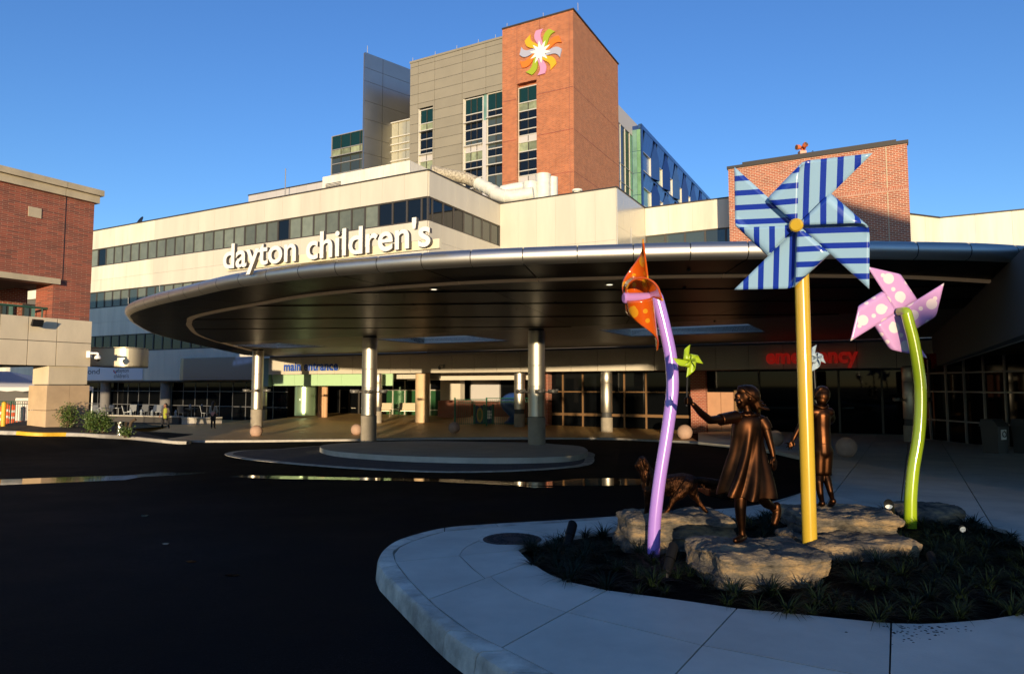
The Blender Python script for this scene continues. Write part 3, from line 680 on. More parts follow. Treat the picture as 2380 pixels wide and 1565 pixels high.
# emblem
em = bthing('pinwheel_emblem', on_q(1254, 121, QT)[0], QT - .35, on_q(1254, 121, QT)[1], 'large multicoloured ten-petal emblem with white star centre on the brick tower', 'emblem')
pc, zc = on_q(1255, 121, QT - .5); RE = 2.22
EC = [(0.60, 0.26, 0.42), (0.30, 0.38, 0.015), (0.72, 0.17, 0.01), (0.36, 0.37, 0.46), (0.70, 0.36, 0.01)]
EM = [mat('emblem_%d' % i, c, 0.4) for i, c in enumerate(EC)]
def epol(r, a): return B(pc + r * math.sin(a), QT - .50, zc + r * math.cos(a))
for k in range(10):
    a0 = 2 * math.pi * k / 10 + 0.06
    L, Rr = [], []
    for j in range(9):
        t = j / 8; r = RE * (0.30 + 0.70 * t); cur = 0.30 * math.sin(t * math.pi * 0.85) - 0.02
        w = 0.172 * RE * (0.62 + 0.38 * t)
        ca = a0 - cur * (1 - .2 * t)
        cx, cz = r * math.sin(ca), r * math.cos(ca); tx, tz = math.cos(ca), -math.sin(ca)
        L.append((cx - tx * w, cz - tz * w)); Rr.append((cx + tx * w, cz + tz * w))
    pts = [B(pc + x, QT - .50 - .004 * (k % 2), zc + z) for x, z in L + Rr[::-1]]
    MB().extr(pts, E2 * 0.14).build('petal', EM[k % 5], em)
st = []
for k in range(20):
    a = math.pi * k / 10 + 0.06 - .17; st.append(B(pc + (RE * (.52 if k % 2 == 0 else .25)) * math.sin(a), QT - .53, zc + (RE * (.52 if k % 2 == 0 else .25)) * math.cos(a)))
MB().extr(st, E2 * 0.02).build('star', M['whiteletter'], em)
# metal-clad block
PB = on_q(954, 200, QT)[0]; ZB = (at(1171, 92, 65.7).z + at(954, 149, 71).z) / 2
gb = bthing('metal_clad_block', (PB + PL) / 2, QT, 10, 'tall grey-tan metal-clad block left of the brick tower', 'building')
bbx(gb, 'wall', M['joint'], PB + .1, PL, QT + .35, 70, 8, ZB - .1)
w1 = (on_q(972, 300, QT)[0], on_q(1006.5, 300, QT)[0], 0, on_q(972, 254, QT)[1])
w2 = (on_q(1076, 300, QT)[0], PL, 0, on_q(1076, 231, QT)[1])
prow = [on_q(954, v, QT)[1] for v in (450, 424, 402, 380, 358, 336, 314, 292, 270, 247, 224, 202, 178, 160)] + [ZB]
pcs = [PB] + [on_q(u, 200, QT)[0] for u in (973, 1011, 1075, 1130)] + [PL]
panels_q(gb, M['greytan'], QT, pcs, prow, holes=[w1, w2], gap=0.032, th=.1)
bbx(gb, 'reveal', M['mull'], w1[0] - .0, w1[0] + .12, QT - .02, QT + .3, 10, w1[3]); bbx(gb, 'reveal', M['mull'], w2[0], w2[0] + .14, QT - .02, QT + .3, 10, w2[3])
panels_p(gb, M['greytan'], PB - .02, [QT + .02, 62], [10, 20, 30, ZB], gap=.02, th=.05)
bbx(gb, 'coping', M['greytan'], PB - .05, PL, QT - .16, QT + .5, ZB, ZB + .22)
r1 = [257.6, 289.5, 307.8, 326, 349.5, 361.7, 376.4, 400]
curtain_q(gb, QT + .05, [w1[0] + .15, (w1[0] + w1[1]) / 2 + .05, w1[1]], [on_q(973, v, QT)[1] for v in r1], 'gpdddwp', fins=True)
r2 = [233, 268.7, 287.8, 305, 329.4, 342, 356, 377.6, 396, 417, 440]
pa, pb_ = on_q(1077, 300, QT)[0] + .1, on_q(1121, 300, QT)[0]
curtain_q(gb, QT + .05, frange(pa, pb_, 3), [on_q(1078, v, QT)[1] for v in r2], 'gdddnwpddd', fins=True)
r3 = [219, 258, 274.8, 294, 315, 334.8, 347, 365, 385, 408, 440]
pc_, pd_ = on_q(1131, 300, QT)[0], PL - .02
curtain_q(gb, QT + .05, frange(pc_, pd_, 2), [on_q(1132, v, QT)[1] for v in r3], 'gdndnndndn', fins=True)
bbx(gb, 'pier', M['whitepanel'], pb_ + .05, pc_ - .05, QT - .05, QT + .3, 10, on_q(1126, 280, QT)[1]); bbx(gb, 'pane', M['glasscyan'], pb_ + .07, pc_ - .07, QT + .1, QT + .2, on_q(1126, 280, QT)[1], w2[3])
for (u) in (958, 1010, 1060, 1110, 1150):
    p = on_q(u, 120, QT)[0]; MB().tube([B(p, QT + .1, ZB), B(p, QT + .1, ZB + .7)], .03, 5).build('lightning_rod', M['mullgrey'], gb)
# blade wall
b0 = at(848, 121, 72); dirb = Vector((.729, .684, 0)); nb = Vector((.684, -.729, 0))
bl = empty('metal_blade_wall', (b0.x, b0.y, 14), label='tall dark angled metal blade wall at the left of the tower', cat='wall')
MB().extr([b0 - nb * .35 + Vector((0, 0, -20)) + dirb * .05, b0 - nb * .35 + dirb * .05, b0 - nb * .35 + dirb * 12, b0 - nb * .35 + dirb * 12 - Vector((0, 0, 20))], nb * .2).build('core', M['joint'], bl)
lens = [0, 2.3, 6.4, 12]
hs = [0, 1.7, 3.2, 5.4, 7.4, 9.4, 11.2, 13.0, 15, 17, 20]
for a, b in zip(lens[:-1], lens[1:]):
    for c, d in zip(hs[:-1], hs[1:]):
        pts = [b0 + dirb * (a + .02) - Vector((0, 0, c + .02)), b0 + dirb * (b - .02) - Vector((0, 0, c + .02)), b0 + dirb * (b - .02) - Vector((0, 0, d - .02)), b0 + dirb * (a + .02) - Vector((0, 0, d - .02))]
        MB().extr(pts, nb * -.15).build('panel', M['blade'], bl)
MB().tube([b0 + dirb * .3, b0 + dirb * .3 + Vector((0, 0, .8))], .03, 5).build('lightning_rod', M['mullgrey'], bl)
# glazed bays beside the blade
gl_ = bthing('glazed_corner_bay', on_q(800, 380, 62)[0], 62, 14, 'dark green glazed bay peeking out left of the metal blade', 'building')
pa, pb_ = on_q(770, 340, 62)[0], on_q(858, 340, 62)[0]
bbx(gl_, 'wall', M['joint'], pa, pb_, 62.2, 68, 10, on_q(770, 316, 62)[1])
curtain_q(gl_, 62, frange(pa, pb_, 4), [on_q(771, v, 62)[1] for v in (317.6, 349.5, 366.6, 382.5, 405.8, 440)], 'gpnnn', fins=True, frame=M['mullgrey'])
gm = bthing('glazed_link', on_q(925, 380, 60)[0], 60, 14, 'small sunlit glazed link between the metal blade and the grey block', 'building')
pa, pb_ = on_q(906, 340, 59)[0], on_q(960, 340, 59)[0]
M['paleglass'] = mat('pale_reflective_glass', (0.55, 0.50, 0.33), 0.12, 0.5)  # cream base colour paints in the sunlit reflection on these panes
bbx(gm, 'wall', M['joint'], pa, pb_, 59.2, 62, 10, on_q(906, 286, 59)[1])
zr = [on_q(907, v, 59)[1] for v in (287, 321, 338, 354, 376, 420)]
for i in range(5):
    for a, b in zip(frange(pa, pb_, 3)[:-1], frange(pa, pb_, 3)[1:]): MB().bb(a + .03, b - .03, 59.1, 59.15, zr[i + 1], zr[i]).build('pane', M['paleglass'] if a < pa + 2.2 else M['spandrel'], gm)
for z in zr: bbx(gm, 'mullion', M['mull'], pa - .1, pb_, 58.95, 59.1, z - .06, z + .06)
bbx(gm, 'mullion', M['mull'], pa - .08, pa + .08, 58.94, 59.12, zr[-1], zr[0])
# glass stair + blue faceted wing
gw = bthing('glass_stair', -24.8, 74, 12, 'green-tinted glass stair bay right of the brick tower', 'building')
pg = -24.8; q0, q1 = on_p(1430, 300, pg)[0], on_p(1482, 300, pg)[0]; zt = on_p(1440, 247, -24.8)[1]
bbx(gw, 'wall', M['whitepanel'], pg - 8, pg, q0, q1 + .5, zt - 2.0, zt); bbx(gw, 'wall', M['joint'], pg - 8, pg - .15, q0, q1 + .5, 8, zt - 2.0)
qc = frange(q0, q1, 5); zc_ = [zt - 2.0, zt - 6.5] + [zt - 6.5 - 2.05 * k for k in range(1, 9)]
for i, (a, b) in enumerate(zip(qc[:-1], qc[1:])):
    for j, (c, d) in enumerate(zip(zc_[:-1], zc_[1:])):
        MB().bb(pg - .12, pg - .05, a + .04, b - .04, d + .04, c - .04).build('pane', M['whitepanel'] if j == 5 else [M['glass'], M['glass'], M['glassdk'], M['glassgreen'], M['glassgreen']][i], gw)
for a in qc: bbx(gw, 'mullion', M['mull'], pg - .06, pg + .02, a - .04, a + .04, 10, zt - 2.0)
for z in zc_: bbx(gw, 'mullion', M['mullgrey'], pg - .06, pg + .01, q0, q1, z - .04, z + .04)
bw = bthing('blue_faceted_wing', -23.7, 85, 12, 'long blue wing with folded metal facets and white-trimmed windows', 'building')
pw_ = -23.7; qa = on_p(1490, 288, pw_)[0]; zt = on_p(1490, 288, pw_)[1]; qz = on_p(1672, 480, pw_)[0]
for j in range(7): # glass return at the end of the wing
    z = zt - .6 - j * 2.6
    for k in range(2): MB().bb(pw_ - 1.1 + k * .55, pw_ - 1.1 + k * .55 + .53, qa - .06, qa - .01, z - 2.55, z).build('pane', M['glasscyan'] if k == 0 else M['glassgreen'], bw)
bbx(bw, 'edge_post', M['bluepanel'][1], pw_ - .1, pw_ + .06, qa - .1, qa + .35, 10, zt)
bbx(bw, 'wall', M['bluepanel'][1], pw_ - 9, pw_ - .3, qa, 130, 8, zt - .1)
bbx(bw, 'parapet', M['bluepanel'][0], pw_ - .35, pw_ + .05, qa - .1, 130, zt - .5, zt)
tips = [qa + .35] + [on_p(u, v, pw_)[0] for u, v in ((1522, 321), (1547, 344), (1569.5, 367.7), (1590, 389), (1609.6, 408.7), (1627, 427), (1643.5, 444), (1658.7, 460))]
tips += [tips[-1] + (tips[-1] - tips[-2]) * k for k in (1, 2)]
zw = [(on_p(1494, 351, pw_)[1], on_p(1494, 394, pw_)[1]), (on_p(1494, 432.7, pw_)[1], on_p(1494, 475, pw_)[1])]
for i, (a, b) in enumerate(zip(tips[:-1], tips[1:])):
    wq = a + (b - a) * .62
    for j, (z1, z0) in enumerate(zw):
        top = zt - .5 if j == 0 else zw[0][1] - .35
        # window
        fr = MB(); fr.bb(pw_ - .3, pw_ + .02, wq - .09, wq, z0, z1); fr.bb(pw_ - .3, pw_ + .02, a + .02, wq - .09, z0 - .1, z0); fr.bb(pw_ - .3, pw_ - .02, a + .02, wq - .09, z1 - .06, z1)
        o = fr.build('window', M['mull'], bw); MB().bb(pw_ - .28, pw_ - .2, a + .02, wq - .1, z0, z1 - .06).build('pane', M['glasscyan'] if (i + j) % 2 else M['bluepanel'][2], o)
        # panels above each window: two seams and a folded wedge
        sk = (b - a) * .2
        for k in range(3):
            f0, f1 = a + (wq - a) * k / 3, a + (wq - a) * (k + 1) / 3
            g0, g1 = f0 + sk, f1 + sk
            pts = [B(pw_ - .05, f0 + .02, z1 + .02), B(pw_ - .05, f1 - .02, z1 + .02), B(pw_ + .02, min(g1, b) - .02, top), B(pw_ + .02, min(g0, b) + .02, top)]
            MB().extr(pts, E1 * -.1).build('panel', M['bluepanel'][0 if j == 0 else 2], bw)
        # wedge fold
        A1, A2, A3 = B(pw_ + .02, b - .05, top - .02), B(pw_ + .5, b - .02, z1), B(pw_ - .02, wq + .02, z1)
        A4, A5 = B(pw_ + .5, b - .02, z0 - .1), B(pw_ - .02, wq + .02, z0 - .1)
        MB().add([A1, A2, A3, A4, A5, B(pw_ - .2, b - .02, z0 - .1), B(pw_ - .2, b - .02, z1)], [(0, 2, 1), (1, 2, 4, 3), (0, 1, 6), (6, 1, 3, 5)]).build('facet', M['bluepanel'][(i + j) % 4], bw)
    zb0 = zw[0][1] - .35
    MB().extr([B(pw_ - .1, a + .02, zb0), B(pw_ - .1, b, zb0), B(pw_ - .1, b, zw[0][1] - .1), B(pw_ - .1, a + .02, zw[0][1] - .1)], E1 * .05).build('sill_panel', M['bluepanel'][3], bw)
# ---------------------------------------------------------- right brick box and far right wing
QB = 50.0
PBL = on_q(1693, 450, QB)[0]; PBR = on_q(2112, 450, QB)[0]; ZBB = 15.58 + CAMZ
bx = bthing('brick_penthouse', PBL, QB, 5, 'red brick block with dark coping rising behind the blue pinwheel', 'building')
bbx(bx, 'wall', M['brickbox'], PBL, PBR, QB, 62, 4, ZBB)
pj = on_q(2060, 400, QB)[0]
bbx(bx, 'joint_line', M['stone'], pj - .03, pj + .03, QB - .006, QB + .02, 4, ZBB - .05)
zbd = on_q(1693, 490, QB)[1]; mb = MB()
bbx(bx, 'coping', M['coping'], PBL - .08, PBL + 1.0, QB - .1, QB + .5, ZBB, ZBB + .2)
bbx(bx, 'coping', M['coping'], PBL + 1.0, PBR - .6, QB - .1, QB + .5, ZBB, ZBB + .34)
bbx(bx, 'coping', M['coping'], PBR - .6, PBR + .08, QB - .1, QB + .5, ZBB, ZBB + .22)
M['soldier'] = brick_mat('soldier_course', (0.42, 0.145, 0.08), (0.32, 0.10, 0.06), (0.55, 0.45, 0.34), bw=0.10, bh=0.3, joint=0.025)
bbx(bx, 'soldier_course', M['soldier'], PBL + .05, PBR - .05, QB - .008, QB + .01, zbd, zbd + .27)
# strobe cameras on its roof
sp_ = at(1868, 360, 46.3) + Vector((0, .3, .12)); sb = empty('roof_beacon', (sp_.x, sp_.y, sp_.z - .45), label='orange twin-head beacon on a box at the top of the brick block', cat='beacon')
M['orangepaint'] = mat('orange_paint', (0.62, 0.15, 0.05), 0.5); M['pinkbox'] = mat('pink_box', (0.60, 0.33, 0.24), 0.6)
MB().box(sp_.x - .22, sp_.x + .22, sp_.y - .2, sp_.y + .2, sp_.z - .12, sp_.z + .24).build('box', M['pinkbox'], sb)
MB().tube([(sp_.x, sp_.y, sp_.z - .7), (sp_.x, sp_.y, sp_.z - .12)], .06, 8).build('post', M['mullgrey'], sb)
MB().tube([(sp_.x, sp_.y, sp_.z + .24), (sp_.x, sp_.y, sp_.z + .42)], .05, 8).build('neck', M['orangepaint'], sb)
hz = sp_.z + .52
for dx, dy, dz in ((-.42, -.1, -.03), (.16, -.35, .12), (.2, .25, .0)):
    c0 = Vector((sp_.x + dx * .25, sp_.y + dy * .25, hz)); c1 = Vector((sp_.x + dx, sp_.y + dy, hz + dz))
    MB().tube([c0, c0.lerp(c1, .35), c0.lerp(c1, .36), c1], [.10, .13, .17, .18], 14).build('lamp_head', M['orangepaint'], sb, smooth='auto')
    MB().tube([c1 + (c1 - c0).normalized() * .005, c1 + (c1 - c0).normalized() * .02], .15, 14).build('lens', M['mullbrz'], sb)
MB().tube(spline([(sp_.x + .22, sp_.y, sp_.z), (sp_.x + .55, sp_.y, sp_.z + .05), (sp_.x + .75, sp_.y, sp_.z + .28), (sp_.x + .78, sp_.y, sp_.z + .05)], 5), .02, 6).build('cable', M['black'], sb)
# far right wing
fr0 = at(2116, 497, 55.8); fr1 = at(2182, 507, 57); frw = empty('far_cream_wing', (fr1.x, fr1.y, 5), ANG, 'low cream panelled wing at the far right behind the canopy', 'building')
def wallseg(par, a, b, z0, z1, m, n, th=.1, gap=.02, name='panel'):
    a = Vector((a[0], a[1], 0)); b = Vector((b[0], b[1], 0)); d = b - a; nn = Vector((-d.y, d.x, 0)).normalized() * -1
    for k in range(n):
        s, e = a + d * (k / n), a + d * ((k + 1) / n); g = d.normalized() * gap / 2
        MB().hexa([s + g + Vector((0, 0, z0)), e - g + Vector((0, 0, z0)), e - g - nn * th + Vector((0, 0, z0)), s + g - nn * th + Vector((0, 0, z0))], [s + g + Vector((0, 0, z1)), e - g + Vector((0, 0, z1)), e - g - nn * th + Vector((0, 0, z1)), s + g - nn * th + Vector((0, 0, z1))]).build(name, m, par)
zr_ = 14.12 + CAMZ; fr2 = fr1 + E1 * 30
wallseg(frw, fr0 - (fr1 - fr0) * 2, fr1, 5, zr_, M['cream'], 6); wallseg(frw, fr1, fr2, 10.3, zr_, M['cream'], 12)
wallseg(frw, fr1, fr2, 9.2, 10.25, M['glass'], 12, name='window'); wallseg(frw, fr1, fr2, 4, 9.15, M['cream'], 12)
wallseg(frw, fr0 - (fr1 - fr0) * 2 + Vector((0, -.1, 0)), fr1 + Vector((0.05, -.1, 0)), zr_, zr_ + .12, M['coping'], 1, .4, 0, 'coping'); wallseg(frw, fr1 + Vector((0.06, -.1, 0)), fr2, zr_, zr_ + .12, M['coping'], 1, .4, 0, 'coping')
# ---------------------------------------------------------- left brick building (bridge over the driveway)
PLB = -30.45
Q = lambda u, v: on_p(u, v, PLB)
QLC = Q(214, 600)[0]
lbz = Q(209, 990)[1] - .3
lb = bthing('brick_garage', PLB, QLC, lbz, 'dark red brick building with limestone cornice on precast piers at the left')
QN = 4.0; PF = -62
zt0, zt1 = Q(236, 446)[1], Q(236, 459)[1]; zt2 = Q(226, 474)[1]
bbx(lb, 'cornice', M['stone'], PF, PLB + .28, Q(150, 430)[0], QLC + .26, zt1, zt0); bbx(lb, 'cornice', M['stone'], PF, PLB + .28, QN, Q(150, 430)[0] - .02, zt1, zt0)
bbx(lb, 'cornice', M['stone'], PF, PLB + .16, Q(150, 430)[0], QLC + .14, zt2, zt1 - .02); bbx(lb, 'cornice', M['stone'], PF, PLB + .16, QN, Q(150, 430)[0] - .02, zt2, zt1 - .02)
zl1, zl0 = Q(0, 631)[1], Q(0, 645)[1]
zs = Q(207, 746)[1]; zb = Q(205, 852)[1]; ql = Q(136, 655)[0]; qp = Q(122, 700)[0]
bbx(lb, 'wall', M['brickdark'], PF, PLB, QN, QLC, zl1, zt2)
bbx(lb, 'corner_pillar', M['brickdark'], PLB - 1.3, PLB - .004, qp, QLC - .002, zs, zl1)
bbx(lb, 'wall', M['brickdark'], PF, PLB - 4.5, QN, QLC - .3, zb + .2, zl1)
bbx(lb, 'wall', M['brickred'], PLB - 4.49, PLB - 4.4, QN, QLC - .4, zs - .5, zl1)
bbx(lb, 'lintel', M['stone'], PLB - .5, PLB + .16, QN, ql, zl0, zl1)
bbx(lb, 'joint_line', M['black'], PLB - .02, PLB + .003, Q(148, 600)[0] - .02, Q(148, 600)[0] + .02, zl1, zt2)
sq0, sz1 = Q(66, 479); sq1, sz0 = Q(95, 508)
bbx(lb, 'stone_inset', M['stone'], PLB - .02, PLB + .03, sq0, sq1, sz0, sz1)
bbx(lb, 'soffit', M['joint'], PF, PLB - .1, QN, qp, zl0 + .05, zl0 + .15)
# recessed windows with rail
for u0, u1 in ((0, 32), (52, 86)):
    qa_, z1 = on_p(u0, 705, PLB - 4.4); qb_, _ = on_p(u1, 702, PLB - 4.4)
    o = MB().bb(PLB - 4.4, PLB - 4.33, qa_, qb_, zs, z1).build('window', M['mulldk'], lb)
    for k in range(2): MB().bb(PLB - 4.34, PLB - 4.31, qa_ + (qb_ - qa_) * (k * .5) + .06, qa_ + (qb_ - qa_) * (k * .5 + .5) - .06, zs, z1 - .08).build('pane', M['glasscyan'] if k else M['glass'], o)
M['railgreen'] = mat('green_rail', (0.03, 0.09, 0.06), 0.4)
zr0 = zs + .42
rl = MB().tube([B(PLB - .35, QN, zr0), B(PLB - .35, qp, zr0)], .045, 8).build('rail', M['railgreen'], lb)
for k in range(7): MB().tube([B(PLB - .35, qp - .2 - k * 1.6, zs - .1), B(PLB - .35, qp - .2 - k * 1.6, zr0)], .03, 6).build('post', M['railgreen'], rl)
# precast band and pier
zb = Q(205, 852)[1]
qv = [QN, Q(0, 800)[0] - 2.4, Q(0, 800)[0] - .1, Q(60, 800)[0], Q(127, 800)[0], QLC + .05]
zmid = Q(205, 798)[1]
panels_p(lb, M['precast'], PLB, qv, [zb, zmid, zs], th=.14, gap=.03)
bbx(lb, 'backing', M['joint'], PLB - .6, PLB + .09, QN, QLC, zb + .02, zs - .02)
bbx(lb, 'soffit', M['joint'], PF, PLB - .6, QN, QLC - .3, zb + .05, zb + .2)
qpl = Q(110, 900)[0]; zst = Q(205, 895)[1]
bbx(lb, 'pier', M['precast'], PLB - 1.15, PLB + .06, qpl, QLC - .02, zst + .05, zb)
bbx(lb, 'pier_neck', M['joint'], PLB - 1.1, PLB + .0, qpl + .05, QLC - .08, zst, zst + .05)
qm = (qpl + QLC) / 2 + .02
for a, b in ((qpl - .08, qm), (qm + .012, QLC + .05)):
    for c, d in ((zst - 1.02, zst), (lbz, zst - 1.04)):
        bbx(lb, 'pier_block', M['buff'], PLB - 1.25, PLB + .14, a, b, c, d)
# second pier further back, off in the shade, and floor behind
bbx(lb, 'pier', M['buff'], PF, PF + 1.3, QLC - 1.6, QLC - .1, lbz, zb)
bbx(lb, 'pier', M['buff'], PLB - 1.2, PLB - .1, QN, QN + 1.2, lbz, zb)
# back canopy drum with curved metal fascia
M['drumtan'] = mat('drum_tan', (0.52, 0.46, 0.33), 0.38, 0.25)
dp = at(222, 830, 33.0)
dr = empty('drum_canopy', (dp.x, dp.y, dp.z), label='curved tan metal canopy fascia behind the precast pier', cat='canopy')
zt_, zb_ = at(280, 806, 31.4).z, at(280, 851, 31.4).z
arc = spline([at(180, 800, 31.6), at(240, 800, 31.4), at(300, 800, 31.5), at(335, 800, 32.3), at(346, 800, 33.4), at(345, 800, 35)], 8)
for i in range(0, len(arc) - 1, 8):
    mb = MB()
    for p in arc[i:i + 9]: mb.v += [Vector((p.x, p.y, zb_)), Vector((p.x, p.y, zt_))]
    for k in range(len(arc[i:i + 9]) - 1): mb.f.append((k * 2, k * 2 + 2, k * 2 + 3, k * 2 + 1))
    mb.build('fascia', M['drumtan'], dr, smooth=True)
cap = [(p.x, p.y) for p in arc] + [(arc[0].x, arc[-1].y)]
MB().prism(cap, zb_ + .02, zb_ + .05).build('underside', M['joint'], dr); MB().prism(cap, zt_ - .06, zt_ - .02).build('deck', M['joint'], dr)
# banner on the wing behind
bp0, bz1 = on_q(180, 855, QM - .12); bp1, bz0 = on_q(331, 882, QM - .12)
bn = bthing('banner', (bp0 + bp1) / 2, QM - .1, bz0, 'long white banner with the hospital name hung on the wing behind the pier', 'banner')
bbx(bn, 'sheet', M['banner'], bp0, bp1, QM - .14, QM - .1, bz0, bz1 + .35)
# ================================================================== lettering
def text_mesh(txt, size, depth, off=0.0, shear=0.0):
    cu = bpy.data.curves.new('txt', 'FONT'); cu.body = txt; cu.size = size; cu.extrude = depth / 2; cu.offset = off; cu.resolution_u = 5; cu.shear = shear
    cu.align_x = 'LEFT'
    o = bpy.data.objects.new('txt', cu); COL.objects.link(o)
    dg = bpy.context.evaluated_depsgraph_get(); me = bpy.data.meshes.new_from_object(o.evaluated_get(dg))
    vs = [v.co.copy() for v in me.vertices]; fs = [tuple(p.vertices) for p in me.polygons]
    bpy.data.objects.remove(o); bpy.data.curves.remove(cu); bpy.data.meshes.remove(me)
    return vs, fs
def islands(vs, fs):
    key = {}; rep = []
    for v in vs:
        k = (round(v.x, 4), round(v.y, 4), round(v.z, 4)); rep.append(key.setdefault(k, len(key)))
    par = list(range(len(key)))
    def fd(a):
        while par[a] != a: par[a] = par[par[a]]; a = par[a]
        return a
    for f in fs:
        for i in f[1:]: par[fd(rep[f[0]])] = fd(rep[i])
    out = {}
    for f in fs: out.setdefault(fd(rep[f[0]]), []).append(f)
    L = []
    for fl in out.values():
        xs_ = [vs[i].x for f in fl for i in f]; ys_ = [vs[i].y for f in fl for i in f]; L.append([min(xs_), max(xs_), fl, min(ys_)])
    L.sort(key=lambda a: a[0]); G = []
    for l in L:
        if G and l[0] < G[-1][1] and min(l[1], G[-1][1]) - l[0] > 0.6 * min(l[1] - l[0], G[-1][1] - G[-1][0]): G[-1][1] = max(G[-1][1], l[1]); G[-1][2] = G[-1][2] + l[2]
        else: G.append(l)
    return G
def sign(txt, o, xdir, zdir, width, height, depth, face_m, side_m, parent, off=0.02, part='letter', ref='d'):
    """letters from o along xdir; fitted so total width = width, ascender height = height"""
    vs, fs = text_mesh(txt, 1.0, 0.2, off)
    x0 = min(v.x for v in vs); x1 = max(v.x for v in vs); ymax = max(v.y for v in vs)
    kx = width / (x1 - x0); ky = height / ymax; nrm = xdir.cross(zdir).normalized()   # towards viewer
    for a, b, fl, _ in islands(vs, fs):
        idx = sorted({i for f in fl for i in f}); mp = {i: k for k, i in enumerate(idx)}
        V = [o + xdir * ((vs[i].x - x0) * kx) + zdir * (vs[i].y * ky) + nrm * ((vs[i].z + .1) / .2 * depth) for i in idx]
        front = [tuple(mp[i] for i in f) for f in fl if all(vs[i].z > .099 for i in f)]
        rest = [tuple(mp[i] for i in f) for f in fl if not all(vs[i].z > .099 for i in f)]
        mb = MB(); mb.add(V, front + rest); ob = mb.build(part, face_m, parent)
        if side_m and len(rest):
            ob.data.materials.append(side_m)
            for k in range(len(front), len(ob.data.polygons)): ob.data.polygons[k].material_index = 1
    return
# banner print
UPZ = Vector((0, 0, 1))
M['print'] = mat('print_grey', (0.035, 0.035, 0.045), 0.7)
za, zb2 = on_q(262, 880, QM - .15)[1], 0
def bprint(txt, u0, u1, vbase, hv):
    p0, z = on_q(u0, vbase, QM - .15); p1, _ = on_q(u1, vbase, QM - .15); h = on_q(u0, vbase - hv, QM - .15)[1] - z
    sign(txt, B(p0, QM - .142, z), E1, UPZ, p1 - p0, h, .004, M['print'], None, bn, off=0.0)
bprint('beyond', 178, 231, 869, 12); bprint('dayton', 272, 298.5, 864.5, 9); bprint("children's", 264.5, 298.5, 877.5, 10)
for k, c in enumerate([(0.45, 0.06, 0.02), (0.10, 0.03, 0.25), (0.55, 0.16, 0.02), (0.03, 0.08, 0.3), (0.15, 0.22, 0.03)]):
    p, z = on_q(268, 858.5, QM - .15); a = -1.2 + k * .6
    pts = [B(p + math.sin(a + d) * r, QM - .143, z + .0 - math.cos(a + d) * r * -.0 - math.cos(a + d) * r) for r, d in ((.1, 0), (.32, -.28), (.36, .3))]
    MB().extr(pts, E2 * -.003).build('logo_petal', mat('logo_%d' % k, c, .7), bn)
# ================================================================== canopy
ZS = 2.12 + CAMZ; ZTC = ZS + .30
edge = [(24, 30), (20, 19), (15.5, 14.8), (12, 12.7), (8.6, 11.5), (6.4, 11.22), (4.66, 11.18), (2.9, 11.3), (1.5, 11.5), (-.19, 11.8), (-1.46, 12.15), (-2.5, 12.55), (-4.2, 13.35), (-6.1, 14.6), (-7.8, 16.2), (-9.5, 17.85), (-10.9, 19.4), (-11.75, 20.6), (-12.4, 21.9), (-13.1, 23.4), (-14.8, 28), (-16.4, 35), (-19, 49)]
ec = spline([(x, y, 0) for x, y in edge], 10)
# resample by length
def resample(pts, step):
    out = [pts[0]]; acc = 0
    for a, b in zip(pts[:-1], pts[1:]):
        L = (b - a).length; t = step - acc
        while t <= L: out.append(a + (b - a) * (t / L)); t += step
        acc = (acc + L) % step
    return out
ed = resample(ec, 0.158)
can = empty('entrance_canopy', (0, 20, gz(0, 20)), label='huge curved metal drop-off canopy with rounded edge and dark soffit', cat='canopy')
rad = .155
def outn(i):
    t = (ed[min(i + 1, len(ed) - 1)] - ed[max(i - 1, 0)]).normalized(); return Vector((-t.y, t.x, 0)) * -1 if False else Vector((t.y, -t.x, 0))
nn_ = outn(60); sgn = -1 if nn_.dot(Vector((0, -1, 0))) < 0 else 1
for i0 in range(0, len(ed) - 7, 6):
    mb = MB(); K = 9
    for i in range(i0, i0 + 7):
        n = outn(i) * sgn; p = ed[i].copy()
        if i == i0: p = p + (ed[i + 1] - ed[i]) * .05
        if i == i0 + 6: p = p - (ed[i] - ed[i - 1]) * .05
        for k in range(K):
            a = -math.pi / 2 + math.pi * k / (K - 1); mb.v.append(p + n * (math.cos(a) * rad * 1.0 - rad) + Vector((0, 0, ZS + rad - .005 + math.sin(a) * rad)))
    for i in range(6):
        for k in range(K - 1): mb.f.append((i * K + k, (i + 1) * K + k, (i + 1) * K + k + 1, i * K + k + 1))
    mb.build('edge_panel', M['alum'], can, smooth=True)
inner = [p - outn(i) * sgn * rad for i, p in enumerate(ed)]
# dark tube inside the joints
mb = MB(); 
for i in range(0, len(ed), 3):
    p = inner[i]; mb.v += [p + Vector((0, 0, ZS + .02)), p + outn(i) * sgn * (rad * .93) + Vector((0, 0, ZS + rad)), p + Vector((0, 0, ZTC - .02))]
for i in range(len(mb.v) // 3 - 1): mb.f += [(i * 3, i * 3 + 3, i * 3 + 4, i * 3 + 1), (i * 3 + 1, i * 3 + 4, i * 3 + 5, i * 3 + 2)]
mb.build('edge_core', M['darkgrey'], can)
outline = [(p.x, p.y) for p in inner[::4]]
wells = [(-30.5, -26.5, 24.5, 28.0), (-20.5, -15.5, 24.5, 28.5), (-9.5, -4.0, 24.5, 28.5)]
back_pt = [(-19, 49)]
full = outline + [tuple(B(-40.5, 35.2, 0)[:2]), tuple(B(2.2, 35.2, 0)[:2])]
if area2(full) < 0: full = full[::-1]
pq = lambda x, y: (x * E1.x + y * E1.y, x * E2.x + y * E2.y)
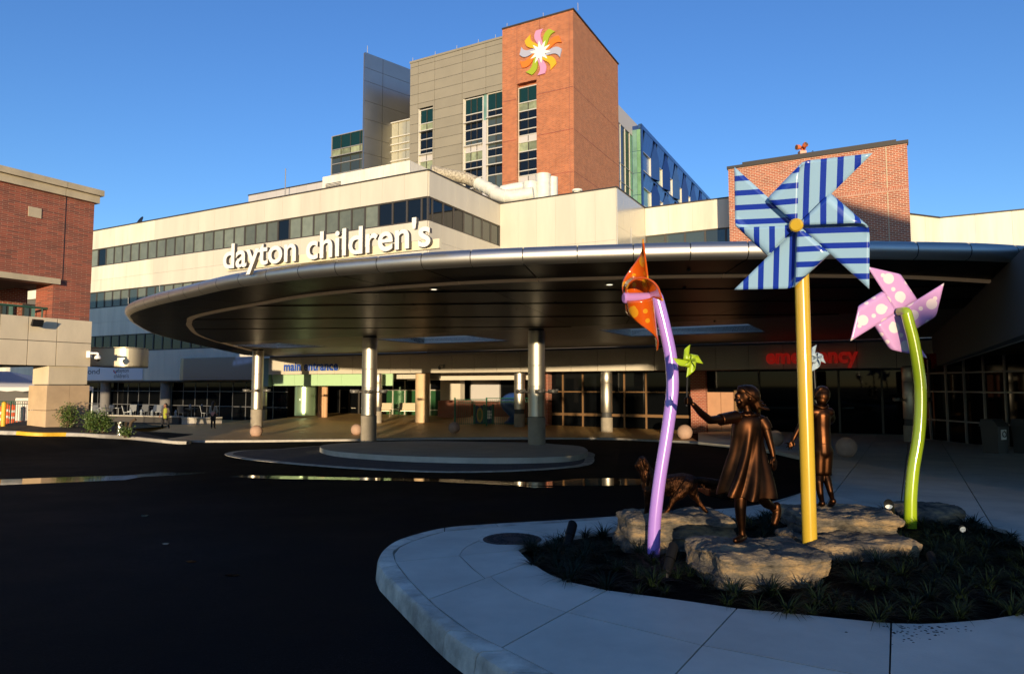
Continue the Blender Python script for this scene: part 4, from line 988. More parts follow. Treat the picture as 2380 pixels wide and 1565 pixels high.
# front soffit panels: split along the panel joints
QS = 22.0
front = clip2(full, (E2.x, E2.y), QS); rear = clip2(full, (-E2.x, -E2.y), -QS)
strip_y = 1.9
lines = []
for y in (15.0, 17.2, 20.4, 23.8): lines.append(((0.08, 0.9968), y * 0.9968 + .2))
cen = (5.0, 34.0)
for ang in (-62, -50, -38, -27, -16, -6, 4, 14, 25, 38): 
    a = R(ang); d = Vector((math.sin(a), -math.cos(a))); n = (d.y, -d.x); lines.append((n, n[0] * cen[0] + n[1] * cen[1]))
def resample_in(off): return [(p - outn(i) * sgn * off) for i, p in enumerate(ed)]
# edge ring and the strip, its emission standing in for bounced light
r0, r1, r2 = resample_in(rad + .0), resample_in(1.72), resample_in(1.90)
def qok(p): return p.x * E2.x + p.y * E2.y < QS + 6
for i0 in range(0, len(ed) - 13, 12):
    if not qok(r1[i0]): continue
    idx = list(range(i0, i0 + 13))
    g = lambda L, i, k: (L[i] + (ed[i + 1] - ed[i]) * .08 if k == 0 else L[i] - (ed[i] - ed[i - 1]) * .08 if k == 12 else L[i])
    a = [g(r0, i, k) + Vector((0, 0, ZS + .03)) for k, i in enumerate(idx)]; b = [g(r1, i, k) + Vector((0, 0, ZS + .03)) for k, i in enumerate(idx)]
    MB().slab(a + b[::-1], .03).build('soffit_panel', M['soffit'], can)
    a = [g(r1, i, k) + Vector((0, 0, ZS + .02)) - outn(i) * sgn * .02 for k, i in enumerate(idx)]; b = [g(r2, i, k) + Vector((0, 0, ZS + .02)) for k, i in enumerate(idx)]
    MB().slab(a + b[::-1], .060).build('bounce_glow_strip', M['strip'], can)
ins = [(p.x, p.y) for p in resample_in(1.93)[::4]]
full2 = ins + [tuple(B(-40.5, 35.2, 0)[:2]), tuple(B(2.2, 35.2, 0)[:2])]
if area2(full2) < 0: full2 = full2[::-1]
front = clip2(full2, (E2.x, E2.y), QS); rear = clip2(full2, (-E2.x, -E2.y), -QS)
for pc_i in split_poly(front, lines, 0.016):
    cy = sum(p[1] for p in pc_i) / len(pc_i); cx = sum(p[0] for p in pc_i) / len(pc_i)
    row = sum(1 for (n, d) in lines[:4] if n[0] * cx + n[1] * cy > d)
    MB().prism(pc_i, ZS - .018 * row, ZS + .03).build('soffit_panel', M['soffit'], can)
rl_ = [((E1.x, E1.y), p) for p in (-36, -30.5, -26.5, -20.5, -15.5, -9.5, -4.0)] + [((E2.x, E2.y), q) for q in (24.5, 28.0, 28.5, 31.5)]
for pc_i in split_poly(rear, rl_, 0.014):
    cx = sum(p[0] for p in pc_i) / len(pc_i); cy = sum(p[1] for p in pc_i) / len(pc_i); p, q = pq(cx, cy)
    if any(w[0] < p < w[1] and w[2] < q < w[3] for w in wells): continue
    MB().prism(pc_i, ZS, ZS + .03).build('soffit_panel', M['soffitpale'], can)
# deck above with the skylight openings
for pc_i in split_poly(full, [((E1.x, E1.y), p) for p in (-30.5, -26.5, -20.5, -15.5, -9.5, -4.0)] + [((E2.x, E2.y), q) for q in (24.5, 28.0, 28.5)], 0.0):
    cx = sum(p[0] for p in pc_i) / len(pc_i); cy = sum(p[1] for p in pc_i) / len(pc_i); p, q = pq(cx, cy)
    if any(w[0] < p < w[1] and w[2] < q < w[3] for w in wells): continue
    MB().prism(pc_i, ZS + .045, ZTC - .015).build('deck', M['darkgrey'], can)
for w in wells:
    mb = MB(); t = .06
    mb.bb(w[0] - t, w[0], w[2], w[3], ZS + .032, ZTC + .9); mb.bb(w[1], w[1] + t, w[2], w[3], ZS + .032, ZTC + .9)
    mb.bb(w[0] - t, w[1] + t, w[2] - t, w[2], ZS + .032, ZTC + .9); mb.bb(w[0] - t, w[1] + t, w[3], w[3] + t, ZS + .032, ZTC + .9)
    o = mb.build('skylight_well', M['well'], can)
# round downlights
M['lens'] = mat('downlight_lens', (0.75, 0.70, 0.60), 0.25, emis=((1.0, 0.86, 0.62), 1.2))
for u, v in ((1416, 660), (1437, 722), (1800, 719), (1008, 671), (866, 671 + 10), (1097, 729), (512, 722), (694, 700), (805, 745), (538, 772), (1241, 640), (1556, 690)):
    d = ray(u, v); t = (ZS - CAMZ) / d.z; c = Vector((d.x * t, d.y * t, ZS))
    if v in (640, 690, 681): continue
    o = MB().lathe((c.x, c.y, ZS - .012), [(.10, 0), (.10, .012)], 18).build('downlight', M['alum'], can)
    MB().lathe((c.x, c.y, ZS - .016), [(.065, 0), (.065, .004)], 16).build('lens', M['lens'], o)
for u, v in ((1600, 625), (1590, 667), (1660, 745), (960, 705), (1200, 715), (730, 760), (1290, 700)):
    d = ray(u, v); t = (ZS - CAMZ) / d.z; MB().sphere((d.x * t, d.y * t, ZS - .01), .04, 8, 6).build('sprinkler', M['black'], can)
# columns (metal sleeve on a concrete base) with speaker-like floodlights
M['colbase'] = mat('column_base', (0.30, 0.26, 0.20), 0.8, var=0.14, vscale=3, bump=0.2, bscale=40)
def column(u, vbase, yy, ztop, r, lamps, lab, zb=None):
    c = at(u, vbase, yy); g = gz(c.x, c.y) + (0.1 if zb is None else zb)
    t = empty('canopy_column', (c.x, c.y, g), 0, lab, 'column', 'round canopy columns')
    h = ztop - g
    MB().lathe((c.x, c.y, g - .1), [(r * 1.04, 0), (r * 1.04, .1 + h * .235)], 32).build('base', M['colbase'], t, smooth='auto')
    zs_ = [h * .24, h * .50, h * .68, h * .985]
    if h < 4: zs_ = [h * .32, h * .80, h * .985]
    for a, b in zip(zs_[:-1], zs_[1:]): MB().lathe((c.x, c.y, g), [(r * .97, a), (r, a + .012), (r, b - .012), (r * .97, b)], 40).build('sleeve', M['alumcol'], t, smooth='auto')
    MB().lathe((c.x, c.y, g), [(r * .9, h * .23), (r * .9, h)], 24).build('core', M['darkgrey'], t)
    if lamps:
        zl_ = g + lamps
        for a in (R(-170), R(-80), R(-8)):
            d = Vector((math.cos(a), math.sin(a), 0)); s = Vector((-d.y, d.x, 0)); p0 = Vector((c.x, c.y, zl_)) + d * r
            o = MB().tube([p0, p0 + d * .16], .03, 8).build('floodlight_arm', M['greyplastic'], t)
            p1 = p0 + d * .30
            MB().lathe(p1 + Vector((0, 0, -.06)), [(.12, 0), (.18, .03), (.19, .12), (.17, .15)], 18).build('floodlight', M['greyplastic'], t, smooth='auto')
            for k in range(8): aa = k * math.pi / 4; MB().box(p1.x + .18 * math.cos(aa) - .01, p1.x + .18 * math.cos(aa) + .01, p1.y + .18 * math.sin(aa) - .01, p1.y + .18 * math.sin(aa) + .01, p1.z + .03, p1.z + .10).build('cooling_fin', M['black'], o)
    return t
FZ = .79 + CAMZ
column(856, 1030, 29.3, ZS, .32, 2.05, 'left of the two big columns on the central island', .17)
column(1247, 1042, 25.6, ZS, .315, 1.95, 'right of the two big columns on the central island', .17)
column(595, 1009, 40.0, ZS, .32, 2.15, 'sunlit column with floodlights by the main entrance kerb, beside a stone ball')
column(878, 1000, 44.0, FZ, .23, 0, 'slim column half hidden behind the left island column')
column(1207, 1005, 41.0, FZ, .32, 0, 'metal column behind the right island column, beside the green fence')
column(1410, 1013, 37.4, FZ, .31, 0, 'sunlit short column standing alone before the dark glazing')
column(2121, 1038, 27.5, FZ, .30, 1.75, 'shaded column behind the green pole at the right')
column(1887, 1022, 32.0, FZ, .25, 0, 'dark column behind the boy statue')
column(612, 985, 51.0, FZ, .22, 0, 'slim column just behind the sunlit entrance column')
# ================================================================== sign on the canopy
a_, b_ = Vector((-6.06, 14.31, ZTC - .005)), Vector((-1.40, 11.90, ZTC - .005))
hs_ = empty('hospital_sign', (a_ + b_) / 2, label="large white raised letters spelling dayton children's along the canopy edge", cat='sign')
xd = (b_ - a_); W = xd.length; xd.normalize()
sign("dayton children's", a_ + Vector((0, 0, .04)), xd, UPZ, W, .535, .075, M['whiteletter'], M['letterside'], hs_, off=0.016)
nr = xd.cross(UPZ).normalized()
M['raceway'] = mat('sign_raceway', (0.70, 0.64, 0.46), 0.5)
MB().hexa([a_ - nr * .03, b_ + xd * .12 - nr * .03, b_ + xd * .12 - nr * .10, a_ - nr * .10], [a_ - nr * .03 + UPZ * .17, b_ + xd * .12 - nr * .03 + UPZ * .17, b_ + xd * .12 - nr * .10 + UPZ * .17, a_ - nr * .10 + UPZ * .17]).build('raceway', M['raceway'], hs_)
for u in (1145 + 475, 665 - 240): pass
# ================================================================== entrance pavilion below the canopy
QF = 35.3
ep = bthing('entrance_pavilion', -22, 40, -1.2, 'low entrance pavilion with beige fascia under the canopy', 'building')
pl0 = on_q(626, 850, QF)[0]
fe = frange(pl0, 2.2, 26)
panels_q(ep, M['fascia'], QF, fe, [FZ, 2.0 + CAMZ], gap=.025)
bbx(ep, 'backing', M['joint'], pl0, 2.1, QF + .02, QF + .5, FZ + .02, ZS - .01)
bbx(ep, 'soffit', M['soffitpale'], pl0, 2.1, QF + .5, 46, FZ + .02, FZ + .1)
# soffit drop further back
bbx(ep, 'soffit_beam', M['fascia'], pl0 + 10, -12, QF + 3.2, QF + 3.5, FZ - .42, FZ + .02)
M['mint'] = mat('mint_panel', (0.42, 0.62, 0.36), 0.35); M['mintm'] = mat('mint_metal', (0.48, 0.68, 0.42), 0.30, 0.8)
M['teal'] = mat('teal_panel', (0.16, 0.27, 0.24), 0.5)
bbx(ep, 'corner_panel', M['teal'], pl0 - 1.35, pl0 - .02, QF - .05, QF + .3, FZ - .85, 2.0 + CAMZ)
pm0 = pl0; pm = frange(pl0, pl0 + 11, 5)
panels_q(ep, M['mint'], QF + .4, pm, [FZ - .8, FZ + .01], gap=.02)
# doors and dark recess behind
bbx(ep, 'recess', M['glassblk'], pl0 - 2, pl0 + 4.2, 43.4, 43.6, -1.3, FZ)
pdr = frange(pl0 - .6, pl0 + 3.6, 4)
for a, b in zip(pdr[:-1], pdr[1:]):
    f = MB(); f.bb(a, a + .08, 43.3, 43.38, -1.2, 1.4); f.bb(b - .08, b, 43.3, 43.38, -1.2, 1.4); f.bb(a + .08, b - .08, 43.3, 43.38, 1.3, 1.4); f.bb(a + .08, b - .08, 43.3, 43.38, -1.2, -1.0)
    o = f.build('door', M['mulldk'], ep); MB().bb(a + .08, b - .08, 43.33, 43.35, -1.0, 1.3).build('pane', M['glassblk'], o); MB().bb(a + .3, b - .3, 43.24, 43.28, -.15, -.1).build('handle', M['mull'], o)
c = at(709, 975, 52.0); MB().lathe((c.x, c.y, gz(c.x, c.y) + .1), [(.80, 0), (.80, .95), (.795, .955), (.795, .965), (.80, .97), (.80, 2.35), (0.02, 2.36)], 40).build('round_drum', M['mintm'], ep, smooth='auto')
MB().lathe((c.x, c.y, gz(c.x, c.y) + 2.47), [(.79, 0), (.79, 1.2)], 32).build('drum_neck', M['black'], ep, smooth='auto')
MB().box(c.x - .22, c.x - .14, c.y - .83, c.y - .78, gz(c.x, c.y) + 1.25, gz(c.x, c.y) + 1.37).build('call_button', M['mull'], ep)
M['orangestone'] = mat('orange_pillar', (0.52, 0.30, 0.15), 0.7, var=0.12, vscale=3)
c = at(749, 981, 50.5); MB().box(c.x - .36, c.x + .10, c.y, c.y + .6, -1.3, FZ).build('pillar', M['orangestone'], ep); MB().lathe((c.x + .17, c.y + .1, -1.3), [(.17, 0), (.17, 4)], 20).build('pillar', M['orangestone'], ep, smooth='auto')
c = at(981, 997, 44.6); MB().lathe((c.x, c.y, -1.3), [(.50, 0), (.50, .12), (.47, .13), (.47, 3.9)], 32).build('pillar', mat('limestone_round', (0.60, 0.43, 0.25), .75, var=.10, vscale=2), ep, smooth='auto')
# green glazing right of the doors
QG = 43.5; pg_ = frange(on_q(780, 930, QG)[0], on_q(1028, 930, QG)[0], 9)
zg = [-1.05, -.90, -.16, 1.36, FZ]
for i, (a, b) in enumerate(zip(pg_[:-1], pg_[1:])):
    f = MB()
    for z in zg[1:4]: f.bb(a, b, QG - .06, QG + .05, z - .04, z + .04)
    f.bb(a, a + .08, QG - .062, QG + .052, zg[1], zg[-1]); o = f.build('window', M['mull'], ep)
    for c_, d_ in zip(zg[1:-1], zg[2:]): MB().bb(a + .08, b, QG, QG + .03, c_ + .04, d_ - .04).build('pane', M['entgreen'] if d_ < 2 else M['glassblk'], o)
bbx(ep, 'plinth', M['fascia'], pg_[0], pg_[-1], QG - .25, QG + .3, -1.3, -.94)
bbx(ep, 'wall', M['fascia'], pg_[-1], pg_[-1] + 1.8, QG - .3, QG + .3, -1.3, FZ); bbx(ep, 'wall', M['whitepanel'], pg_[-1] + 1.8, pg_[-1] + 4.3, QG + 1.2, QG + 1.5, -1.3, FZ)
bbx(ep, 'wall', M['glassblk'], pg_[-1] + 4.3, pg_[-1] + 14, QG + 1.4, QG + 1.6, -1.3, FZ)
# low brick walls at the playground
pb0 = on_q(1017, 965, 41.5)[0]; pb1 = on_q(1048, 965, 41.5)[0]
bbx(ep, 'brick_pier', M['brickred'], pb0, pb1 + .6, 41.5, 43.3, -1.3, on_q(1030, 930, 41.5)[1])
pe0 = on_q(1045, 960, 44.6)[0]; pe1 = on_q(1250, 960, 44.6)[0]
bbx(ep, 'brick_wall', M['brickred'], pe0, pe1 + 2, 44.6, 44.85, -1.3, on_q(1100, 931, 44.6)[1])
# dark glazing with bronze mullions, brick pillar, tan door
QD = 38.2; pd0, pd1 = on_q(1262, 950, QD)[0], on_q(1606, 950, QD)[0]
dcols = frange(pd0, pd1, 7)
for a, b in zip(dcols[:-1], dcols[1:]):
    f = MB(); f.bb(a, a + .10, QD - .06, QD + .06, -1.2, FZ); 
    for z in (-1.18, -.1, 1.3): f.bb(a + .1, b, QD - .05, QD + .05, z, z + (.16 if z == -.1 else .07))
    o = f.build('window', M['mullbrz'], ep)
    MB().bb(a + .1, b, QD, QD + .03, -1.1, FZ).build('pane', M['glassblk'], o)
bbx(ep, 'brick_pillar', M['brickred'], on_q(1262, 950, QD - .6)[0] - .9, on_q(1262, 950, QD - .6)[0] + .3, QD - .6, QD + .3, -1.3, FZ)
QK = 37.6
k0, k1 = on_q(1605, 950, QK)[0], on_q(1640, 950, QK)[0]
bbx(ep, 'brick_pillar', M['brickred'], k0, k1, QK, QK + .8, -1.3, FZ)
M['tandoor'] = mat('tan_door', (0.42, 0.22, 0.12), .6, var=.08, vscale=3)
d0, d1 = k1 + .02, on_q(1707, 950, QK + .3)[0]
bbx(ep, 'door', M['tandoor'], d0, (d0 + d1) / 2 - .01, QK + .3, QK + .4, -1.2, 1.35); bbx(ep, 'door', M['tandoor'], (d0 + d1) / 2 + .01, d1, QK + .3, QK + .4, -1.2, 1.35)
bbx(ep, 'door_frame', M['mullbrz'], d1, d1 + .15, QK + .2, QK + .5, -1.2, 1.45)
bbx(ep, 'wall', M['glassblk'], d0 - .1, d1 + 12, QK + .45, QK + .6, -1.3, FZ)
for k in range(5): bbx(ep, 'mullion', M['mulldk'], d1 + 1.2 + k * 1.9, d1 + 1.3 + k * 1.9, QK + .35, QK + .44, -1.2, FZ)
# letters on the fascia
me_ = bthing('main_entrance_sign', on_q(727, 855, QF)[0], QF - .1, FZ, 'blue raised letters reading main entrance on the beige fascia', 'sign')
p0, z0 = on_q(664, 861, QF - .1); p1, z1 = on_q(790, 860, QF - .1)
M['signback'] = mat('sign_white_side', (0.62, 0.62, 0.60), .5)
sign('main entrance', B(p0, QF - .20, z0), E1, UPZ, p1 - p0, on_q(664, 842, QF)[1] - z0, .10, M['blueletter'], M['signback'], me_, off=.03)
eg = bthing('emergency_sign', on_q(1888, 832, QF)[0], QF - .1, FZ, 'red raised letters reading emergency on the shaded fascia', 'sign')
p0, z0 = on_q(1781, 844, QF - .1); p1, z1 = on_q(1995, 840, QF - .1)
sign('emergency', B(p0, QF - .20, z0), E1, UPZ, p1 - p0, (on_q(1781, 821, QF)[1] - z0), .10, M['redletter'], M['redletter'], eg, off=.035)
# bright slot beam above the fascia
zq = on_q(1100, 821, 33.5)[1]
bbx(ep, 'light_cove', M['whitepanel'], on_q(993, 820, 33.5)[0], on_q(1205, 820, 33.5)[0], 33.4, 33.5, zq - .03, zq + .06)
# right wing: fascia along the drive and dark curtain wall
rw = bthing('right_wing', 2.2, 30, -1, 'shaded right wing with pale fascia and dark glass curtain wall', 'building')
panels_p(rw, M['fascia'], 2.2, frange(9, QF, 14), [FZ, 2.0 + CAMZ], gap=.03)
bbx(rw, 'backing', M['joint'], 2.0, 2.25, 9, QF, FZ + .02, ZS); bbx(rw, 'soffit', M['soffit'], 2.3, 14, 9, QF + 6, FZ + .3, FZ + .4)
bbx(rw, 'roof', M['darkgrey'], 2.3, 14, 9, QF + 6, ZS, ZS + .3)
g0, g1 = at(2128, 1030, 29.5), at(2520, 1040, 21.5)
gd = Vector((g1.x - g0.x, g1.y - g0.y, 0)); n = 8; gn = Vector((gd.y, -gd.x, 0)).normalized()
if gn.y > 0: gn = -gn
gb_ = gz(20, 27) + .13
for k in range(n):
    s, e = g0 + gd * (k / n), g0 + gd * ((k + 1) / n); s.z = e.z = 0
    f = MB(); d = gd.normalized()
    def bar(a, b, z0, z1, w): f.hexa([a + gn * w + UPZ * z0, b + gn * w + UPZ * z0, b + UPZ * z0, a + UPZ * z0], [a + gn * w + UPZ * z1, b + gn * w + UPZ * z1, b + UPZ * z1, a + UPZ * z1])
    bar(s, s + d * .07, gb_, FZ + .3, .07)
    for z in (gb_, gb_ + .85, gb_ + 2.0, gb_ + 2.75): bar(s + d * .07, e, z, z + .06, .06)
    o = f.build('window', M['mullgrey'], rw)
    for a, b in ((.06, .85), (.91, 2.0), (2.06, 2.75), (2.81, 3.6)):
        MB().hexa([s + d * .07 + UPZ * (gb_ + a), e + UPZ * (gb_ + a), e - gn * .03 + UPZ * (gb_ + a), s + d * .07 - gn * .03 + UPZ * (gb_ + a)], [s + d * .07 + UPZ * (gb_ + b), e + UPZ * (gb_ + b), e - gn * .03 + UPZ * (gb_ + b), s + d * .07 - gn * .03 + UPZ * (gb_ + b)]).build('pane', M['glassblk'], o)
# ================================================================== planting bed, boulders, grass
from mathutils import noise
cb = sum(bed, Vector()) / len(bed)
M['mulch'] = mat('mulch', (0.004, 0.003, 0.0022), 0.95, var=0.5, vscale=18, bump=1.0, bscale=45, spec=0.03)
bs = spline(bed, 4, True)
def bedz(x, y):
    return gz(x, y) + KH - .03 + .0
mb = MB(); NR = 14; nb_ = len(bs)
for j in range(NR):
    t = j / NR
    for p in bs:
        q = p.lerp(cb, t); h = .03 * sm(t * 2.2) + .025 * noise.noise(Vector((q.x * 6, q.y * 6, 0))) + .015 * noise.noise(Vector((q.x * 19, q.y * 19, 3)))
        mb.v.append(Vector((q.x, q.y, gz(q.x, q.y) + KH - .035 + h)))
mb.v.append(Vector((cb.x, cb.y, gz(cb.x, cb.y) + KH)))
for j in range(NR - 1):
    for i in range(nb_): mb.f.append((j * nb_ + i, j * nb_ + (i + 1) % nb_, (j + 1) * nb_ + (i + 1) % nb_, (j + 1) * nb_ + i))
for i in range(nb_): mb.f.append(((NR - 1) * nb_ + i, (NR - 1) * nb_ + (i + 1) % nb_, len(mb.v) - 1))
mb.build('planting_bed', M['mulch'], kind='structure', org=(cb.x, cb.y, gz(cb.x, cb.y)))
def bz(x, y): return gz(x, y) + KH - .005
def rock_mat():
    m = bpy.data.materials.new('limestone_boulder'); m.use_nodes = True; nt = m.node_tree; b = nt.nodes['Principled BSDF']; L = nt.links
    b.inputs['Roughness'].default_value = 0.92; tc = nt.nodes.new('ShaderNodeTexCoord')
    mp = nt.nodes.new('ShaderNodeMapping'); mp.inputs['Scale'].default_value = (1, 1, 2.6); L.new(tc.outputs['Object'], mp.inputs['Vector'])
    n1 = nt.nodes.new('ShaderNodeTexNoise'); n1.inputs['Scale'].default_value = 3.4; n1.inputs['Detail'].default_value = 9; n1.inputs['Roughness'].default_value = .68; L.new(mp.outputs[0], n1.inputs['Vector'])
    cr = nt.nodes.new('ShaderNodeValToRGB'); E = cr.color_ramp.elements
    E[0].position = .36; E[0].color = (.030, .028, .025, 1); E[1].position = .76; E[1].color = (.50, .39, .23, 1)
    e = cr.color_ramp.elements.new(.49); e.color = (.15, .125, .09, 1); e = cr.color_ramp.elements.new(.62); e.color = (.40, .27, .13, 1)
    L.new(n1.outputs['Fac'], cr.inputs['Fac']); L.new(cr.outputs[0], b.inputs['Base Color'])
    n2 = nt.nodes.new('ShaderNodeTexNoise'); n2.inputs['Scale'].default_value = 16; n2.inputs['Detail'].default_value = 10; n2.inputs['Roughness'].default_value = .7; L.new(mp.outputs[0], n2.inputs['Vector'])
    bp = nt.nodes.new('ShaderNodeBump'); bp.inputs['Strength'].default_value = 1.0; bp.inputs['Distance'].default_value = .05; L.new(n2.outputs['Fac'], bp.inputs['Height']); L.new(bp.outputs[0], b.inputs['Normal'])
    return m
M['rock'] = rock_mat()
ROCKS = []
def rock(c, sx, sy, sz, rz, seed, label, n=40, pw=5.0):
    mb = MB(); idx = {}
    def V_(i, j, k):
        key = (i, j, k)
        if key in idx: return idx[key]
        p = Vector((2 * i / n - 1, 2 * j / n - 1, 2 * k / n - 1))
        l = (abs(p.x) ** pw + abs(p.y) ** pw + abs(p.z) ** pw) ** (1 / pw); d = p / l
        w = Vector((d.x * sx / 2, d.y * sy / 2, d.z * sz / 2)); nn = d.normalized()
        sd_ = Vector((seed * 7.3, seed * 3.1, 0))
        st = noise.noise(Vector((w.x * .9, w.y * .9, w.z * 9)) + sd_) * .065
        bg_ = noise.noise(w * 1.7 + sd_) * .13 * min(sx, sy)
        vd = noise.voronoi(Vector((w.x * 4.2, w.y * 4.2, w.z * 7)) + sd_)[0]
        fi = noise.fractal(w * 9 + sd_, .9, 2.1, 5) * .020 + (vd[0] - .35) * .055 - max(0.0, .06 - (vd[1] - vd[0])) * .25
        step = (math.floor((w.z + noise.noise(w * 2 + sd_) * .06) * 7) / 7 - w.z) * .25
        hz_ = (1 - abs(d.z) ** 4)
        w = w + Vector((nn.x, nn.y, 0)) * (st + bg_ + step * .8) * hz_ + Vector((0, 0, 1)) * (noise.noise(Vector((w.x * 2.2, w.y * 2.2, seed))) * .07 * sz * (1 if d.z > 0 else .2)) + nn * fi
        mb.v.append(w); idx[key] = len(mb.v) - 1; return idx[key]
    for a in range(n):
        for b in range(n):
            mb.f += [(V_(a, b, n), V_(a + 1, b, n), V_(a + 1, b + 1, n), V_(a, b + 1, n)), (V_(a, b, 0), V_(a, b + 1, 0), V_(a + 1, b + 1, 0), V_(a + 1, b, 0)),
                     (V_(a, 0, b), V_(a + 1, 0, b), V_(a + 1, 0, b + 1), V_(a, 0, b + 1)), (V_(a, n, b), V_(a, n, b + 1), V_(a + 1, n, b + 1), V_(a + 1, n, b)),
                     (V_(0, a, b), V_(0, a, b + 1), V_(0, a + 1, b + 1), V_(0, a + 1, b)), (V_(n, a, b), V_(n, a + 1, b), V_(n, a + 1, b + 1), V_(n, a, b + 1))]
    me = mb.mesh(None, 'auto', 'boulder'); me.materials.append(M['rock'])
    o = bpy.data.objects.new('boulder', me); COL.objects.link(o); o.location = c; o.rotation_euler = (0, 0, rz)
    ROCKS.append((Vector(c), max(sx, sy) * .52, sx, sy, rz)); return tag(o, label, 'boulder', 'limestone boulders')
GY = 5.6      # girl's distance
gtop = at(1722, 1258, GY).z; gr = at(1762, 1280, 5.45)
rock((gr.x, 5.45, (gtop + bz(gr.x, 5.4) - .12) / 2), .90, .80, gtop - bz(gr.x, 5.4) + .12, R(4), 1.0, 'big front limestone boulder that the running girl statue stands on', pw=9)
DY = 6.6
dtop = at(1560, 1194, DY).z; dr_ = at(1557, 1222, 6.68)
rock((dr_.x, 6.68, (dtop + bz(dr_.x, 6.7) - .12) / 2), 1.02, .64, dtop - bz(dr_.x, 6.7) + .12, R(8), 2.0, 'long limestone boulder under the dog statue', pw=8)
BY = 7.0
btop = at(1900, 1181, BY).z; br_ = at(1945, 1210, 6.85)
rock((br_.x, 6.85, btop - .08), 1.0, .85, .17, R(-8), 3.0, 'flat upper limestone slab under the boy statue', pw=8)
br2 = at(1965, 1260, 6.5)
rock((br2.x, 6.5, (btop - .15 + bz(br2.x, 6.5) - .08) / 2), .98, .9, btop - .15 - bz(br2.x, 6.5) + .10, R(6), 4.0, 'lower limestone slab with jagged right end beneath the boy statue', pw=7)
r5 = at(2150, 1200, 8.3)
rock((r5.x, 8.3, bz(r5.x, 8.3) + .03), .72, .5, .26, R(-12), 5.0, 'low limestone boulder behind the green pole', pw=6)
# --- grass tufts
M['blade_green'] = mat('liriope_leaf', (0.003, 0.008, 0.0035), 0.6, col2=(0.009, 0.018, 0.007), vscale=8, spec=0.12)
def tuft(seed):
    r = random.Random(seed); mb = MB()
    for k in range(60):
        a = r.random() * 6.283; L = r.uniform(.10, .20); lean = r.uniform(.5, 1.35); w = r.uniform(.003, .005)
        d = Vector((math.cos(a), math.sin(a), 0)); s = Vector((-d.y, d.x, 0)); base = d * r.uniform(0, .035)
        pts = []
        for j in range(5):
            t = j / 4; pts.append(base + d * (L * lean * t * (0.35 + .65 * t)) + Vector((0, 0, L * (1.05 * t - .62 * lean * t * t))))
        n = len(mb.v)
        for j, p in enumerate(pts): ww = w * (1 - (j / 4) ** 2 * .9); mb.v += [p - s * ww, p + s * ww]
        for j in range(4): mb.f.append((n + 2 * j, n + 2 * j + 1, n + 2 * j + 3, n + 2 * j + 2))
    me = mb.mesh(None, True, 'grass_tuft'); me.materials.append(M['blade_green']); return me
TM = [tuft(i) for i in range(5)]
def inpoly(x, y, P):
    c = False; n = len(P)
    for i in range(n):
        a, b = P[i], P[(i + 1) % n]
        if (a.y > y) != (b.y > y) and x < (b.x - a.x) * (y - a.y) / (b.y - a.y) + a.x: c = not c
    return c
rt = random.Random(11); placed = []
LMK = [(gr.x, 5.1, 'at the foot of the front boulder'), (dr_.x, 6.4, 'beside the dog boulder'), (br2.x + .3, 6.1, 'before the stacked slabs of the boy statue'), (at(1518, 1280, 6.15).x, 6.15, 'around the purple pole base'), (at(2115, 1215, 7.7).x, 7.7, 'around the lime pole base'), (at(1240, 1280, 6.3).x, 6.2, 'in the pointed left end of the bed')]
def on_rock(x, y, m=.0):
    for c, rr_, sx, sy, rz in ROCKS:
        dx, dy = x - c.x, y - c.y; a = dx * math.cos(rz) + dy * math.sin(rz); b = -dx * math.sin(rz) + dy * math.cos(rz)
        if abs(a) < sx * .5 + m and abs(b) < sy * .5 + m: return True
    return False
bx0, bx1 = min(p.x for p in bed), max(p.x for p in bed); by0, by1 = min(p.y for p in bed), max(p.y for p in bed)
tries = 0
while len(placed) < 270 and tries < 12000:
    tries += 1; x, y = rt.uniform(bx0, bx1), rt.uniform(by0, by1)
    if not inpoly(x, y, bs) or on_rock(x, y, .03) or any((x - a) ** 2 + (y - b) ** 2 < .115 ** 2 for a, b in placed): continue
    placed.append((x, y))
    o = bpy.data.objects.new('grass_tuft', TM[len(placed) % 5]); COL.objects.link(o); o.location = (x, y, bz(x, y) - .02); o.rotation_euler = (0, 0, rt.random() * 6.28); s = rt.uniform(.6, 1.25); o.scale = (s, s, s)
    lm = min((((x - a) ** 2 + (y - b) ** 2) ** .5, nm) for a, b, nm in LMK)
    nm = lm[1] if lm[0] < .75 else ('along the front pavement edge of the bed' if y < 4.9 + .12 * x else 'in the open right part of the bed')
    tag(o, 'dark green grassy tuft ' + nm, 'plant', 'grassy tufts ' + nm)
# mulch crumbs spilled on the pavement
M['crumb'] = M['mulch']; mb = MB(); rc = random.Random(5)
for k in range(90):
    c0 = gp(rc.gauss(2130, 45), 1452 + abs(rc.gauss(0, 14)), KH); mb.sphere(c0, rc.uniform(.002, .007), 5, 4, (1.6, 1, .5))
mb.build('mulch_crumbs', M['mulch'], kind='stuff')
